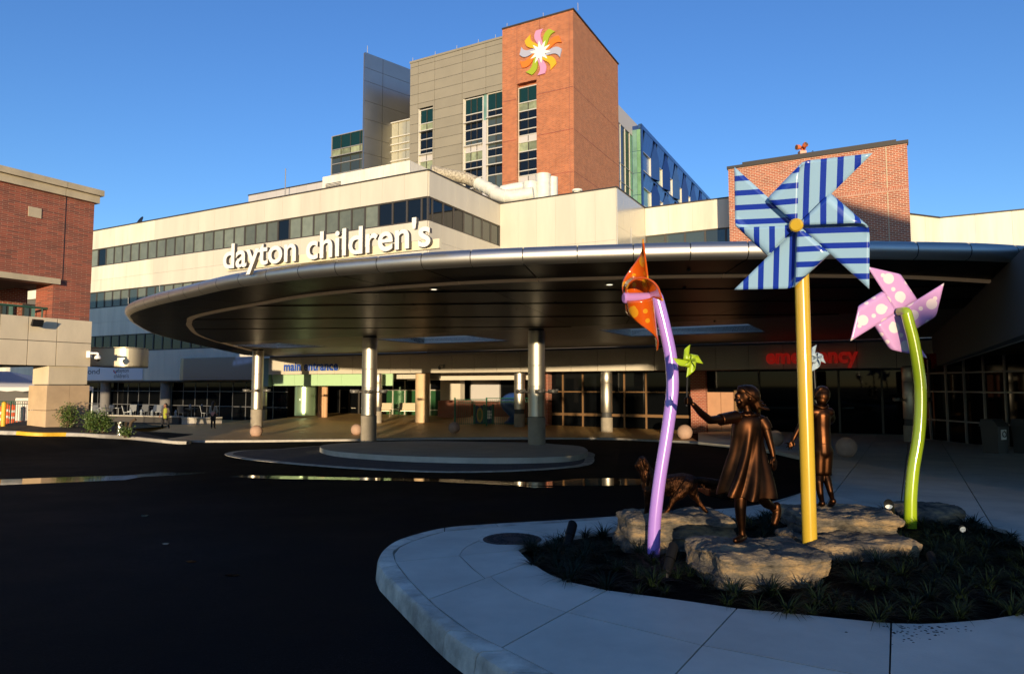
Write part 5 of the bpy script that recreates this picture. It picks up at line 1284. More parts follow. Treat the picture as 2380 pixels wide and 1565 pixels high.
# ================================================================== bronze statues
def bronze_mat():
    m = mat('bronze', (0.20, 0.085, 0.035), 0.30, 1.0, var=0.0); nt = m.node_tree; b = nt.nodes['Principled BSDF']; L = nt.links
    tc = nt.nodes['Texture Coordinate']; n1 = nt.nodes.new('ShaderNodeTexNoise'); n1.inputs['Scale'].default_value = 5; n1.inputs['Detail'].default_value = 7; L.new(tc.outputs['Object'], n1.inputs['Vector'])
    cr = nt.nodes.new('ShaderNodeValToRGB'); E = cr.color_ramp.elements; E[0].position = .35; E[0].color = (.015, .008, .005, 1); E[1].position = .76; E[1].color = (.095, .036, .014, 1)
    L.new(n1.outputs['Fac'], cr.inputs['Fac']); L.new(cr.outputs[0], b.inputs['Base Color'])
    mr = nt.nodes.new('ShaderNodeMapRange'); mr.inputs['To Min'].default_value = .52; mr.inputs['To Max'].default_value = .33; L.new(n1.outputs['Fac'], mr.inputs['Value']); L.new(mr.outputs[0], b.inputs['Roughness'])
    return m
M['bronze'] = bronze_mat()
def fur_mat():
    m = bronze_mat(); m.name = 'bronze_fur'; nt = m.node_tree; b = nt.nodes['Principled BSDF']; L = nt.links
    tc = nt.nodes['Texture Coordinate']; mp = nt.nodes.new('ShaderNodeMapping'); mp.inputs['Scale'].default_value = (1, 1, .28); mp.inputs['Rotation'].default_value = (0, R(25), 0); L.new(tc.outputs['Object'], mp.inputs[0])
    n2 = nt.nodes.new('ShaderNodeTexNoise'); n2.inputs['Scale'].default_value = 55; n2.inputs['Detail'].default_value = 4; L.new(mp.outputs[0], n2.inputs['Vector'])
    bp = nt.nodes.new('ShaderNodeBump'); bp.inputs['Strength'].default_value = 1; bp.inputs['Distance'].default_value = .02; L.new(n2.outputs['Fac'], bp.inputs['Height']); L.new(bp.outputs[0], b.inputs['Normal']); return m
M['bronzefur'] = fur_mat()
def capsule(mb, a, ra, b, rb, n=14):
    a, b = Vector(a), Vector(b); d = (b - a); L = d.length; d = d / max(L, 1e-6); path = []; rad = []
    for k in range(4): t = -math.cos(math.pi / 2 * (k + .3) / 4.3) * -1; 
    pts = [(-.98, .2), (-.8, .6), (-.5, .866), (-.2, .98)]
    P_ = [a + d * (ra * t) for t, _ in pts] + [a, a.lerp(b, .5), b] + [b - d * (rb * t) for t, _ in reversed(pts)]
    R_ = [ra * s for _, s in pts] + [ra, (ra + rb) / 2, rb] + [rb * s for _, s in reversed(pts)]
    mb.tube(P_, R_, n)
def chain(mb, pts):
    for (a, ra), (b, rb) in zip(pts[:-1], pts[1:]): capsule(mb, a, ra, b, rb)
def fuse(mb, name, m, parent, voxel=.006, smooth=3, org=None, label=None, sub=None):
    Mx = wmat(parent); me = mb.mesh(Mx.inverted(), False, name)
    tmp = bpy.data.objects.new('tmp', me); COL.objects.link(tmp)
    r = tmp.modifiers.new('r', 'REMESH'); r.mode = 'VOXEL'; r.voxel_size = voxel; r.adaptivity = 0
    if smooth: s = tmp.modifiers.new('s', 'SMOOTH'); s.factor = .5; s.iterations = smooth
    dg = bpy.context.evaluated_depsgraph_get(); m2 = bpy.data.meshes.new_from_object(tmp.evaluated_get(dg))
    bpy.data.objects.remove(tmp); bpy.data.meshes.remove(me)
    m2.materials.clear(); m2.materials.append(m); m2.polygons.foreach_set('use_smooth', [True] * len(m2.polygons)); m2.name = name
    o = bpy.data.objects.new(name, m2); COL.objects.link(o); o.parent = parent; WM[o.name] = Mx
    return o
Z8 = Zm(2500, 1480, 2.033); G8 = 1586 / GY * 3.5
def g8(X, Y, dy=0.0): u, v = Z8(X, Y); return at(u, v, GY + dy)
def g8s(X, Y, r, dy=0.0): return (g8(X, Y, dy), r / G8)
girl = empty('girl_statue', (g8(935, 1390).x, GY, gtop), label='bronze statue of a running girl in a dress holding up a lime pinwheel', cat='statue')
b = MB()
chain(b, [g8s(1010, 800, 88), g8s(995, 600, 92), g8s(992, 480, 88), g8s(1000, 400, 70)])
chain(b, [g8s(905, 385, 42, -.02), g8s(1000, 385, 55), g8s(1110, 412, 46, .03)])
chain(b, [g8s(1000, 385, 44), g8s(995, 325, 32), g8s(985, 290, 34)])
# head: cranium, jaw, features (she looks to the left)
b.sphere(g8(985, 212), 72 / G8, 18, 12, (1.0, .92, 1.12)); b.sphere(g8(960, 228), 60 / G8, 16, 12, (.95, .9, 1.15))
for X, Y, r, dy in ((948, 268, 43, 0), (930, 297, 19, -.004), (918, 206, 26, -.012), (918, 206, 26, .016), (926, 258, 24, -.030), (926, 258, 24, .024), (1018, 232, 15, -.072), (1018, 244, 10, -.070)): b.sphere(g8(X, Y, dy), r / G8, 14, 10)
chain(b, [g8s(906, 214, 7, -.004), g8s(899, 234, 8.5, -.004), g8s(893, 243, 9, -.004)])
for X, Y, r in ((908, 263, 7), (913, 286, 8)): b.sphere(g8(X, Y, -.006), r / G8, 8, 6, (1, 2.4, .8))
for dy in (-.036, .026): b.sphere(g8(917, 226, dy), 8 / G8, 8, 6)
chain(b, [g8s(900, 378, 42, -.03), g8s(790, 398, 36, -.10), g8s(690, 406, 32, -.17), g8s(620, 350, 28, -.24), g8s(555, 278, 20, -.30)])
# raised hand
b.sphere(g8(528, 250, -.31), 26 / G8, 12, 8, (.9, .7, 1.15))
for i in range(4):
    y0 = 226 + i * 15; w = 8.5 - .6 * abs(i - 1)
    chain(b, [g8s(532, y0 + 4, w, -.335), g8s(508, y0 - 1, w, -.352), g8s(489, y0 + 2, w, -.335), g8s(488, y0 + 7, w * .9, -.30), g8s(500, y0 + 10, w * .85, -.285)])
chain(b, [g8s(536, 246, 10, -.31), g8s(531, 222, 9, -.318), g8s(520, 193, 7.5, -.32)])
# lowered arm and hand
chain(b, [g8s(1112, 412, 46, .02), g8s(1150, 490, 38, .0), g8s(1172, 565, 31, -.02), g8s(1192, 640, 26, -.03), g8s(1206, 700, 19, -.04)])
b.sphere(g8(1212, 722, -.045), 22 / G8, 12, 8, (.8, .6, 1.2))
for i in range(4):
    x = 1196 + i * 11; L = (62, 78, 82, 70)[i]
    chain(b, [g8s(x, 735, 8, -.05 + .01 * i), g8s(x + 4, 735 + L * .5, 7.2, -.06 + .01 * i), g8s(x - 3, 735 + L, 6, -.052 + .01 * i)])
chain(b, [g8s(1195, 712, 9, -.06), g8s(1184, 738, 8, -.075), g8s(1186, 762, 6.5, -.078)])
# legs
chain(b, [g8s(965, 820, 72, -.03), g8s(940, 1040, 50, -.05), g8s(938, 1110, 46, -.05), g8s(942, 1190, 40, -.04), g8s(950, 1300, 25, -.03), g8s(952, 1345, 27, -.03)])
chain(b, [g8s(1065, 820, 72, .05), g8s(1105, 1020, 50, .10), g8s(1150, 1080, 42, .16), g8s(1205, 1115, 30, .20), g8s(1225, 1118, 26, .21)])
ob = fuse(b, 'body', M['bronze'], girl, .0055, 4)
s = MB(); chain(s, [g8s(962, 1352, 30, -.01), g8s(945, 1366, 30, -.05), g8s(915, 1378, 27, -.12), g8s(898, 1382, 22, -.145)]); fuse(s, 'shoe', M['bronze'], girl, .006, 3)
s = MB(); chain(s, [g8s(1234, 1100, 33, .21), g8s(1238, 1140, 34, .21), g8s(1228, 1195, 34, .20), g8s(1214, 1240, 28, .19)]); capsule(s, g8(1205, 1130, .2), .025, g8(1245, 1125, .2), .025); fuse(s, 'shoe', M['bronze'], girl, .006, 3)
# dress: gathered smock with wind-blown diagonal folds
dm = MB(); prof = [(362, 998, 50, .0), (385, 996, 84, .0), (430, 992, 104, 0), (500, 990, 110, 0), (580, 988, 112, 0), (660, 986, 124, 0), (740, 984, 143, 0), (820, 986, 166, 0), (900, 990, 188, 0), (970, 994, 206, 0), (1018, 996, 214, 0)]
NA = 120; pr = spline([(a, b_, c) for a, b_, c, _ in prof], 5)
for j, p in enumerate(pr):
    Y, X, w = p; t = (Y - 368) / 650.
    for k in range(NA):
        a = 2 * math.pi * k / NA
        ph = a * 7 + t * 6.5 + 1.1 * math.sin(a * 2 + 1 + t * 3)
        f = math.sin(ph) * .5 + .5; f = f ** 2.2
        amp = (.04 + .30 * sm((t - .05) / .6)) * (1 + .35 * math.sin(a * 3 + 2))
        rr_ = (w / G8) * (1 - amp * .35 + amp * f * .8)
        yy = Y + (14 * math.sin(a * 3 + .5) + 12 * math.cos(a)) * sm((t - .7) / .3) + 8 * math.sin(ph) * t
        c0 = g8(X + 26 * t * math.cos(a * 1.0) * 0, yy, 0.0)
        dm.v.append(c0 + Vector((math.cos(a) * rr_, math.sin(a) * rr_ * .82, 0)))
nj = len(pr)
for j in range(nj - 1):
    for k in range(NA): dm.f.append((j * NA + k, j * NA + (k + 1) % NA, (j + 1) * NA + (k + 1) % NA, (j + 1) * NA + k))
o = dm.build('dress', M['bronze'], girl, smooth=True); md = o.modifiers.new('th', 'SOLIDIFY'); md.thickness = .012; md.offset = -1
for nm, pts in (('sleeve', [g8s(905, 380, 52, -.03), g8s(850, 388, 55, -.06), g8s(775, 402, 47, -.11)]), ('sleeve', [g8s(1105, 405, 56, .02), g8s(1135, 450, 56, .005), g8s(1150, 482, 50, 0)])):
    mb = MB(); path = spline([p for p, _ in pts], 6); n = len(path); mb.tube(path, [pts[0][1] + (pts[-1][1] - pts[0][1]) * i / (n - 1) for i in range(n)], 20, caps=False); o = mb.build(nm, M['bronze'], girl, smooth=True); o.modifiers.new('th', 'SOLIDIFY').thickness = .01
mb = MB(); ring_ = []
for k in range(40):
    a = 2 * math.pi * k / 40; rr_ = .082 + .006 * math.sin(a * 14); ring_.append(g8(997, 362) + Vector((math.cos(a) * rr_, math.sin(a) * rr_ * .85, .006 * math.sin(a * 14) - .03 * math.sin(a) * 0)))
mb.tube(ring_ + ring_[:1], .016, 8, caps=False); mb.build('collar', M['bronze'], girl, smooth=True)
# hair with band and wind-blown locks
hb = MB()
for X, Y, r, dy in ((1012, 198, 80, 0), (1025, 215, 76, 0), (985, 178, 62, 0), (955, 168, 46, -.01), (1045, 250, 56, 0), (1060, 285, 40, 0)): hb.sphere(g8(X, Y, dy), r / G8, 14, 10)
rh = random.Random(4)
for k in range(16):
    y0 = 205 + rh.random() * 90; dy = rh.uniform(-.05, .05); e = rh.uniform(1100, 1185); ye = 285 + rh.uniform(-35, 45)
    chain(hb, [g8s(1050, y0, 20, dy), g8s(1085, y0 + (ye - y0) * .5 + 8, 15, dy), g8s((1085 + e) / 2, ye - 6, 10, dy), g8s(e, ye + rh.uniform(-4, 10), 3.5, dy)])
for k in range(6): chain(hb, [g8s(1055, 270, 16, -.04 + .016 * k), g8s(1075 + k * 3, 310, 13, -.04 + .016 * k), g8s(1078 + k * 4, 345, 6, -.03 + .016 * k)])
fuse(hb, 'hair', M['bronze'], girl, .006, 2)
mb = MB(); rg = []
for k in range(33):
    a = 2 * math.pi * k / 32; rg.append(g8(1000 + math.sin(a) * 74, 196 + math.sin(a) * 62, 0) + Vector((0, -math.cos(a) * .083, 0)))
mb.tube(rg, .009, 8, caps=False); mb.build('headband', M['bronze'], girl, smooth=True)
# --- boy
ZB_ = Zm(3050, 1350, 2.0875); B8 = 1586 / BY * 3.594
def b8(X, Y, dy=0.0): u, v = ZB_(X, Y); return at(u, v, BY + dy)
def b8s(X, Y, r, dy=0.0): return (b8(X, Y, dy), r / B8)
boy = empty('boy_statue', (b8(520, 1420).x, BY, btop), label='bronze statue of a boy seen from behind, arms out, partly hidden by the yellow pole', cat='statue')
b = MB()
for X, Y, r, dy in ((497, 470, 56, .03), (492, 500, 50, .05), (485, 525, 34, .08), (550, 505, 12, .03), (440, 508, 12, .05)): b.sphere(b8(X, Y, dy), r / B8, 14, 10)
chain(b, [b8s(488, 555, 30, .01), b8s(488, 600, 34, 0)])
chain(b, [b8s(420, 618, 34, 0), b8s(488, 610, 46, 0), b8s(556, 620, 34, 0)])
chain(b, [b8s(490, 640, 66, .01), b8s(492, 740, 62, .01), b8s(497, 860, 58, 0), b8s(500, 940, 62, 0)])
chain(b, [b8s(418, 620, 32, 0), b8s(360, 680, 27, -.02), b8s(318, 725, 24, -.03), b8s(285, 790, 21, -.04), b8s(256, 850, 15, -.05)])
b.sphere(b8(244, 868, -.05), 19 / B8, 10, 8, (.7, .8, 1.1))
for i, (dx, dy_) in enumerate(((-58, 10), (-46, 45), (-28, 62), (-8, 60))): chain(b, [b8s(240 + i * 3, 872, 8, -.05), b8s(240 + i * 3 + dx * .55, 872 + dy_ * .55, 7, -.06), b8s(240 + i * 3 + dx, 872 + dy_, 5, -.055)])
chain(b, [b8s(250, 858, 8, -.06), b8s(268, 880, 7, -.08), b8s(266, 905, 6, -.08)])
chain(b, [b8s(556, 622, 32, .02), b8s(575, 690, 27, .10), b8s(560, 700, 25, .2), b8s(500, 640, 20, .34), b8s(465, 590, 15, .42)])
b.sphere(b8(455, 575, .43), 20 / B8, 10, 8)
for i in range(4): chain(b, [b8s(455, 560 + i * 12, 7.5, .41), b8s(438, 560 + i * 12, 7.5, .43), b8s(445, 562 + i * 12, 7, .46)])
chain(b, [b8s(462, 570, 8, .42), b8s(450, 548, 7, .43), b8s(440, 538, 6, .43)])
chain(b, [b8s(478, 960, 52, 0), b8s(472, 1140, 34, .01), b8s(470, 1200, 33, -.02), b8s(482, 1300, 26, -.03), b8s(498, 1372, 19, 0)])
chain(b, [b8s(530, 960, 52, 0), b8s(522, 1130, 34, .02), b8s(545, 1200, 32, -.01), b8s(565, 1280, 25, -.03), b8s(584, 1352, 18, 0)])
fuse(b, 'body', M['bronze'], boy, .0075, 4)
for X, Y in ((498, 1380), (588, 1362)):
    s = MB(); chain(s, [b8s(X, Y, 26, -.03), b8s(X - 8, Y + 16, 27, .06), b8s(X - 22, Y + 30, 22, .16)]); fuse(s, 'shoe', M['bronze'], boy, .008, 3)
s = MB(); chain(s, [b8s(425, 622, 42, 0), b8s(490, 618, 54, 0), b8s(556, 624, 42, 0)]); chain(s, [b8s(490, 650, 74, .01), b8s(492, 750, 70, .01), b8s(500, 880, 66, 0)]); chain(s, [b8s(420, 622, 40, 0), b8s(372, 672, 36, -.015)]); chain(s, [b8s(556, 624, 40, .01), b8s(572, 672, 35, .07)])
for k in range(0): chain(s, [b8s(430 + k * 16, 690 + k * 26, 10, -.085), b8s(500 + k * 10, 650 + k * 30, 9, -.09)])
fuse(s, 'shirt', M['bronze'], boy, .008, 3)
s = MB(); chain(s, [b8s(500, 895, 68, 0), b8s(502, 950, 72, 0)]); chain(s, [b8s(478, 950, 60, 0), b8s(474, 1115, 50, .005)]); chain(s, [b8s(528, 950, 60, 0), b8s(524, 1110, 52, .01)]); fuse(s, 'shorts', M['bronze'], boy, .008, 2)
s = MB(); 
for X, Y, r, dy in ((497, 462, 64, .01), (500, 490, 60, -.01), (496, 520, 46, -.02)): s.sphere(b8(X, Y, dy), r / B8, 14, 10)
for k in range(18): a = k * .35; chain(s, [b8s(497 + 20 * math.cos(a), 430 + 10 * math.sin(a), 14, -.03), b8s(497 + 58 * math.cos(a), 478 + 40 * math.sin(a), 9, -.045 + .03 * abs(math.cos(a)))])
fuse(s, 'hair', M['bronze'], boy, .007, 1)
mb = MB(); mb.tube([b8(488, 574) + Vector((math.cos(a / 16 * math.pi) * .062, math.sin(a / 16 * math.pi) * .055, .012 * math.cos(a / 8 * math.pi))) for a in range(33)], .016, 8, caps=False); mb.build('collar', M['bronze'], boy, smooth=True)
# --- dog
D8 = 1586 / DY * 3.5
def d8(X, Y, dy=0.0): u, v = Z8(X, Y); return at(u, v, DY + dy)
def d8s(X, Y, r, dy=0.0): return (d8(X, Y, dy), r / D8)
dog = empty('dog_statue', (d8(330, 1200).x, DY, dtop), label='bronze statue of a long-haired dog striding on a boulder behind the purple pole', cat='statue')
b = MB()
chain(b, [d8s(205, 935, 72), d8s(280, 945, 84), d8s(380, 925, 80), d8s(470, 905, 72), d8s(525, 912, 66)])
chain(b, [d8s(225, 915, 80), d8s(188, 858, 68), d8s(158, 800, 54), d8s(150, 770, 48)])
for X, Y, r, dy in ((140, 750, 46, 0), (120, 768, 36, 0), (140, 735, 38, 0)): b.sphere(d8(X, Y, dy), r / D8, 14, 10)
chain(b, [d8s(118, 772, 27), d8s(95, 778, 19)]); b.sphere(d8(84, 772), 9 / D8, 8, 6)
chain(b, [d8s(128, 800, 18), d8s(102, 808, 10)])
for sg in (-1, 1): chain(b, [d8s(152, 725, 16, sg * .05), d8s(172, 765, 20, sg * .065), d8s(180, 805, 16, sg * .06)])
chain(b, [d8s(195, 985, 44, -.06), d8s(185, 1060, 28, -.06), d8s(178, 1130, 20, -.06), d8s(168, 1185, 19, -.06), d8s(148, 1198, 17, -.06)])
chain(b, [d8s(225, 985, 44, .06), d8s(235, 1070, 26, .07), d8s(250, 1130, 19, .07), d8s(262, 1178, 18, .07), d8s(246, 1192, 16, .07)])
chain(b, [d8s(500, 930, 62, -.05), d8s(440, 1010, 44, -.07), d8s(392, 1052, 28, -.07), d8s(372, 1100, 18, -.07), d8s(332, 1160, 17, -.07), d8s(306, 1172, 16, -.07)])
chain(b, [d8s(530, 930, 60, .05), d8s(555, 1010, 40, .06), d8s(588, 1050, 24, .06), d8s(610, 1085, 18, .06), d8s(648, 1132, 17, .06), d8s(664, 1148, 15, .06)])
chain(b, [d8s(560, 890, 26), d8s(640, 900, 32), d8s(710, 915, 38), d8s(770, 912, 24), d8s(795, 908, 10)])
rd = random.Random(9)
for k in range(26):   # shaggy chest, belly and tail
    X = 170 + rd.random() * 110; Y = 850 + rd.random() * 90; dy = rd.uniform(-.09, .03); chain(b, [d8s(X, Y, 10, dy), d8s(X - 8, Y + 40, 8, dy - .01), d8s(X + 2, Y + 70, 4, dy)])
for k in range(24): X = 250 + rd.random() * 230; chain(b, [d8s(X, 985, 10, rd.uniform(-.08, .04)), d8s(X + 12, 1010 + rd.random() * 20, 5, rd.uniform(-.06, .04))])
for k in range(14): X = 610 + rd.random() * 130; chain(b, [d8s(X, 925, 12, rd.uniform(-.02, .02)), d8s(X + 25, 955 + rd.random() * 14, 5, rd.uniform(-.02, .02))])
fuse(b, 'body', M['bronzefur'], dog, .007, 2)
# ================================================================== pinwheels
def uvmat(name, kind, c1, c2, trans=0.0, rough=.25):
    m = mat(name, c1, rough, 0, coat=.6, trans=trans); nt = m.node_tree; b = nt.nodes['Principled BSDF']; L = nt.links
    uv = nt.nodes.new('ShaderNodeUVMap'); uv.uv_map = 'UVMap'; sx = nt.nodes.new('ShaderNodeSeparateXYZ'); L.new(uv.outputs[0], sx.inputs[0])
    mx = nt.nodes.new('ShaderNodeMix'); mx.data_type = 'RGBA'; mx.inputs['A'].default_value = (*c1, 1); mx.inputs['B'].default_value = (*c2, 1)
    if kind == 'stripe':
        a = nt.nodes.new('ShaderNodeMath'); a.operation = 'MULTIPLY'; a.inputs[1].default_value = 8.4; L.new(sx.outputs['X'], a.inputs[0])
        f = nt.nodes.new('ShaderNodeMath'); f.operation = 'FRACT'; L.new(a.outputs[0], f.inputs[0])
        g = nt.nodes.new('ShaderNodeMath'); g.operation = 'GREATER_THAN'; g.inputs[1].default_value = .63; L.new(f.outputs[0], g.inputs[0]); L.new(g.outputs[0], mx.inputs['Factor'])
    else:
        outs = []
        for sc_, th, of in ((2.5, .25, 0.3), (3.7, .15, 3.7)):
            mp = nt.nodes.new('ShaderNodeMapping'); mp.inputs['Location'].default_value = (of, of * .7, 0); L.new(uv.outputs[0], mp.inputs[0])
            v = nt.nodes.new('ShaderNodeTexVoronoi'); v.voronoi_dimensions = '2D'; v.inputs['Scale'].default_value = sc_; v.inputs['Randomness'].default_value = .45; L.new(mp.outputs[0], v.inputs['Vector'])
            lt = nt.nodes.new('ShaderNodeMath'); lt.operation = 'LESS_THAN'; lt.inputs[1].default_value = th; L.new(v.outputs['Distance'], lt.inputs[0]); outs.append(lt)
        mxm = nt.nodes.new('ShaderNodeMath'); mxm.operation = 'MAXIMUM'; L.new(outs[0].outputs[0], mxm.inputs[0]); L.new(outs[1].outputs[0], mxm.inputs[1]); L.new(mxm.outputs[0], mx.inputs['Factor'])
    L.new(mx.outputs['Result'], b.inputs['Base Color']); return m
def pinwheel(par, O, N, up, L, spin, m, th=.010, handed=1, rfac=.06, npan=4, hub=None, hubr=.045, K=22, squash=1.0):
    """four-armed folded pinwheel: O = back-plane centre, N = towards its front"""
    N = N.normalized(); X = up.cross(N).normalized(); Y = N.cross(X)
    LB = (.97 if rfac < .13 else 1.0) * L; r = rfac * L; d0 = (LB - math.pi * r) / 2
    for i in range(npan):
        ta = spin + i * math.pi / 2; tb = ta + handed * math.pi / 2
        A = Vector((math.cos(ta), math.sin(ta))) * L; Bc = Vector((math.cos(tb), math.sin(tb))) * L; mdir = Bc.normalized(); pdir = A.normalized()
        vs, uvs, fs = [], [], []
        for a in range(K + 1):
            for b in range(K + 1 - a):
                fa, fb = a / K, b / K; x, y = fa * L, fb * LB        # along A (pdir) and along B (mdir)
                s = (fb - fa) * .5 + .5
                if y <= d0: q = (y, 0)
                elif y <= d0 + math.pi * r: an = (y - d0) / r; q = (d0 + r * math.sin(an), r - r * math.cos(an))
                else: e = y - d0 - math.pi * r; q = (d0 - e, 2 * r)
                p2 = pdir * x + mdir * q[0]; vs.append(O + X * p2.x + Y * p2.y + N * (q[1] + .006)); uvs.append((s, 1 - (fa + fb)) if m is bluew else (fa, fb))
        def id_(a, b): return sum(K + 1 - k for k in range(a)) + b
        for a in range(K):
            for b in range(K - a):
                fs.append((id_(a, b), id_(a + 1, b), id_(a, b + 1)))
                if b < K - a - 1: fs.append((id_(a + 1, b), id_(a + 1, b + 1), id_(a, b + 1)))
        mb = MB(); mb.add(vs, fs); o = mb.build('blade', m, par, smooth=True); me = o.data
        uvl = me.uv_layers.new(name='UVMap')
        for lp in me.loops: uvl.data[lp.index].uv = uvs[lp.vertex_index]
        md = o.modifiers.new('th', 'SOLIDIFY'); md.thickness = th; md.offset = 0
    if hub:
        MB().tube([O - N * .03, O + N * (2 * r + .02)], hubr * .55, 16).build('axle', hub, par, smooth='auto')
        MB().tube([O + N * (2 * r + .02), O + N * (2 * r + .03), O + N * (2 * r + .07), O + N * (2 * r + .085)], [hubr * .8, hubr, hubr, hubr * .75], 24).build('hub', hub, par, smooth='auto')
def gloss(name, c): return mat(name, c, .22, 0, coat=.8, var=.03, vscale=4)
M['yel'] = gloss('pole_yellow', (0.50, 0.33, 0.030)); M['pur'] = gloss('pole_purple', (0.36, 0.20, 0.60)); M['lime'] = gloss('pole_lime', (0.30, 0.42, 0.012)); M['pinkax'] = gloss('axle_pink', (0.42, 0.20, 0.48))
bluew = uvmat('pinwheel_blue_stripes', 'stripe', (0.25, 0.41, 0.56), (0.008, 0.03, 0.30))
orangew = uvmat('pinwheel_orange_dots', 'dot', (0.60, 0.095, 0.006), (0.66, 0.29, 0.015), trans=.25, rough=.15)
pinkw = uvmat('pinwheel_pink_dots', 'dot', (0.50, 0.27, 0.53), (0.70, 0.58, 0.60))
# blue
YP = 6.3; yb = at(1882, 1285, YP); Ob = at(1857, 524, YP - .13)
bp_ = empty('blue_pinwheel', (yb.x, YP, bz(yb.x, YP) - .05), label='giant blue striped pinwheel on a straight yellow pole', cat='pinwheel')
MB().tube([(yb.x, YP, bz(yb.x, YP) - .1), (yb.x, YP, Ob.z + .1)], .065, 28).build('pole', M['yel'], bp_, smooth='auto')
Lb = 212 / 1586. * (YP - .13); Nb = (at(1843, 522, YP - .13 - .25) - Ob).normalized()
pinwheel(bp_, Ob, Nb, Vector((0, 0, 1)), Lb, R(41), bluew, .012, 1, .06, hub=M['yel'], hubr=.060)
MB().tube([Vector((yb.x, YP, Ob.z)), Ob], .035, 16).build('axle_bracket', M['yel'], bp_)
# orange
YO = 6.15; pts = [(1518, 1300), (1519, 1260), (1522, 1200), (1533, 1110), (1549, 1010), (1560, 930), (1562.5, 880), (1557, 820), (1543, 755), (1533, 715), (1526, 690)]
pp = spline([at(u, v, YO) for u, v in pts], 6)
op = empty('orange_pinwheel', (pp[0].x, YO, bz(pp[0].x, YO) - .05), label='orange spotted pinwheel turned edge-on atop a wavy purple pole', cat='pinwheel')
MB().tube(pp, .056, 24).build('pole', M['pur'], op, smooth='auto')
top = pp[-1]; ax1 = at(1452, 692, YO - .06)
MB().tube(spline([pp[-3], top + Vector((-.01, -.0, .012)), top + (ax1 - top) * .2], 5), .054, 24).build('elbow', M['pur'], op, smooth='auto')
MB().tube([top, ax1], .044, 20).build('axle', M['pinkax'], op, smooth='auto'); MB().tube([ax1 + (top - ax1).normalized() * .03, ax1, ax1 - (top - ax1).normalized() * .015], [.050, .052, .040], 20).build('hub', M['pinkax'], op, smooth='auto')
No = Vector((-.985, .03, -.15)).normalized()
pinwheel(op, at(1512, 687, YO - .02), No, Vector((-.18, 0, 1)), 133 / 1586. * YO, R(78), orangew, .014, 1, .215)
# pink (seen from behind)
YG = 7.7; pts = [(2115, 1235), (2115, 1195), (2116, 1150), (2122, 1085), (2133, 1020), (2138, 960), (2138, 900), (2132, 845), (2122, 790), (2113, 755), (2106, 728)]
pp = spline([at(u, v, YG) for u, v in pts], 6)
pk_ = empty('pink_pinwheel', (pp[0].x, YG, bz(pp[0].x, YG) - .05), label='pink and purple spotted pinwheel facing away on a wavy lime pole', cat='pinwheel')
MB().tube(pp, [.060 + .006 * (1 - i / len(pp)) for i in range(len(pp))], 24).build('pole', M['lime'], pk_, smooth='auto')
hb_ = at(2091, 724, YG + .12)
MB().tube(spline([pp[-4], pp[-1] + Vector((0, 0, .02)), hb_], 6), .052, 24).build('elbow', M['lime'], pk_, smooth='auto')
pinwheel(pk_, hb_ + Vector((-.01, .04, 0)), Vector((.05, 1, 0.05)), Vector((0, 0, 1)), 126 / 1586. * (YG + .2), R(-32), pinkw, .012, 1, .06)
# small hand-held ones
M['limew'] = mat('lime_sheet', (0.28, 0.40, 0.012), .35); M['whitew'] = mat('pale_blue_sheet', (0.30, 0.38, 0.44), .4)
for k_, c_ in (('limew', 0), ('whitew', 0)): pass
hand = g8(503, 262, -.325); sp1 = at(1598, 838, GY - .40)
lp = empty('lime_hand_pinwheel', hand, label='small lime pinwheel on a dark stick in the girl statue hand', cat='pinwheel')
MB().tube([g8(501, 292, -.32), sp1], .007, 8).build('stick', M['black'], lp)
pinwheel(lp, sp1, Vector((.25, -1, .05)), Vector((0, 0, 1)), .128, R(80), M['limew'], .004, 1, .17, hub=M['limew'], hubr=.010, K=10)
sp2 = at(1890, 832, BY + .43); wp = empty('white_hand_pinwheel', b8(455, 575, .43), label='small pale blue pinwheel held up by the boy statue behind the yellow pole', cat='pinwheel')
MB().tube([b8(452, 610, .43), sp2], .008, 8).build('stick', M['black'], wp)
pinwheel(wp, sp2, Vector((.3, -1, .1)), Vector((0, 0, 1)), .16, R(70), M['whitew'], .004, 1, .17, hub=M['whitew'], hubr=.012, K=10)
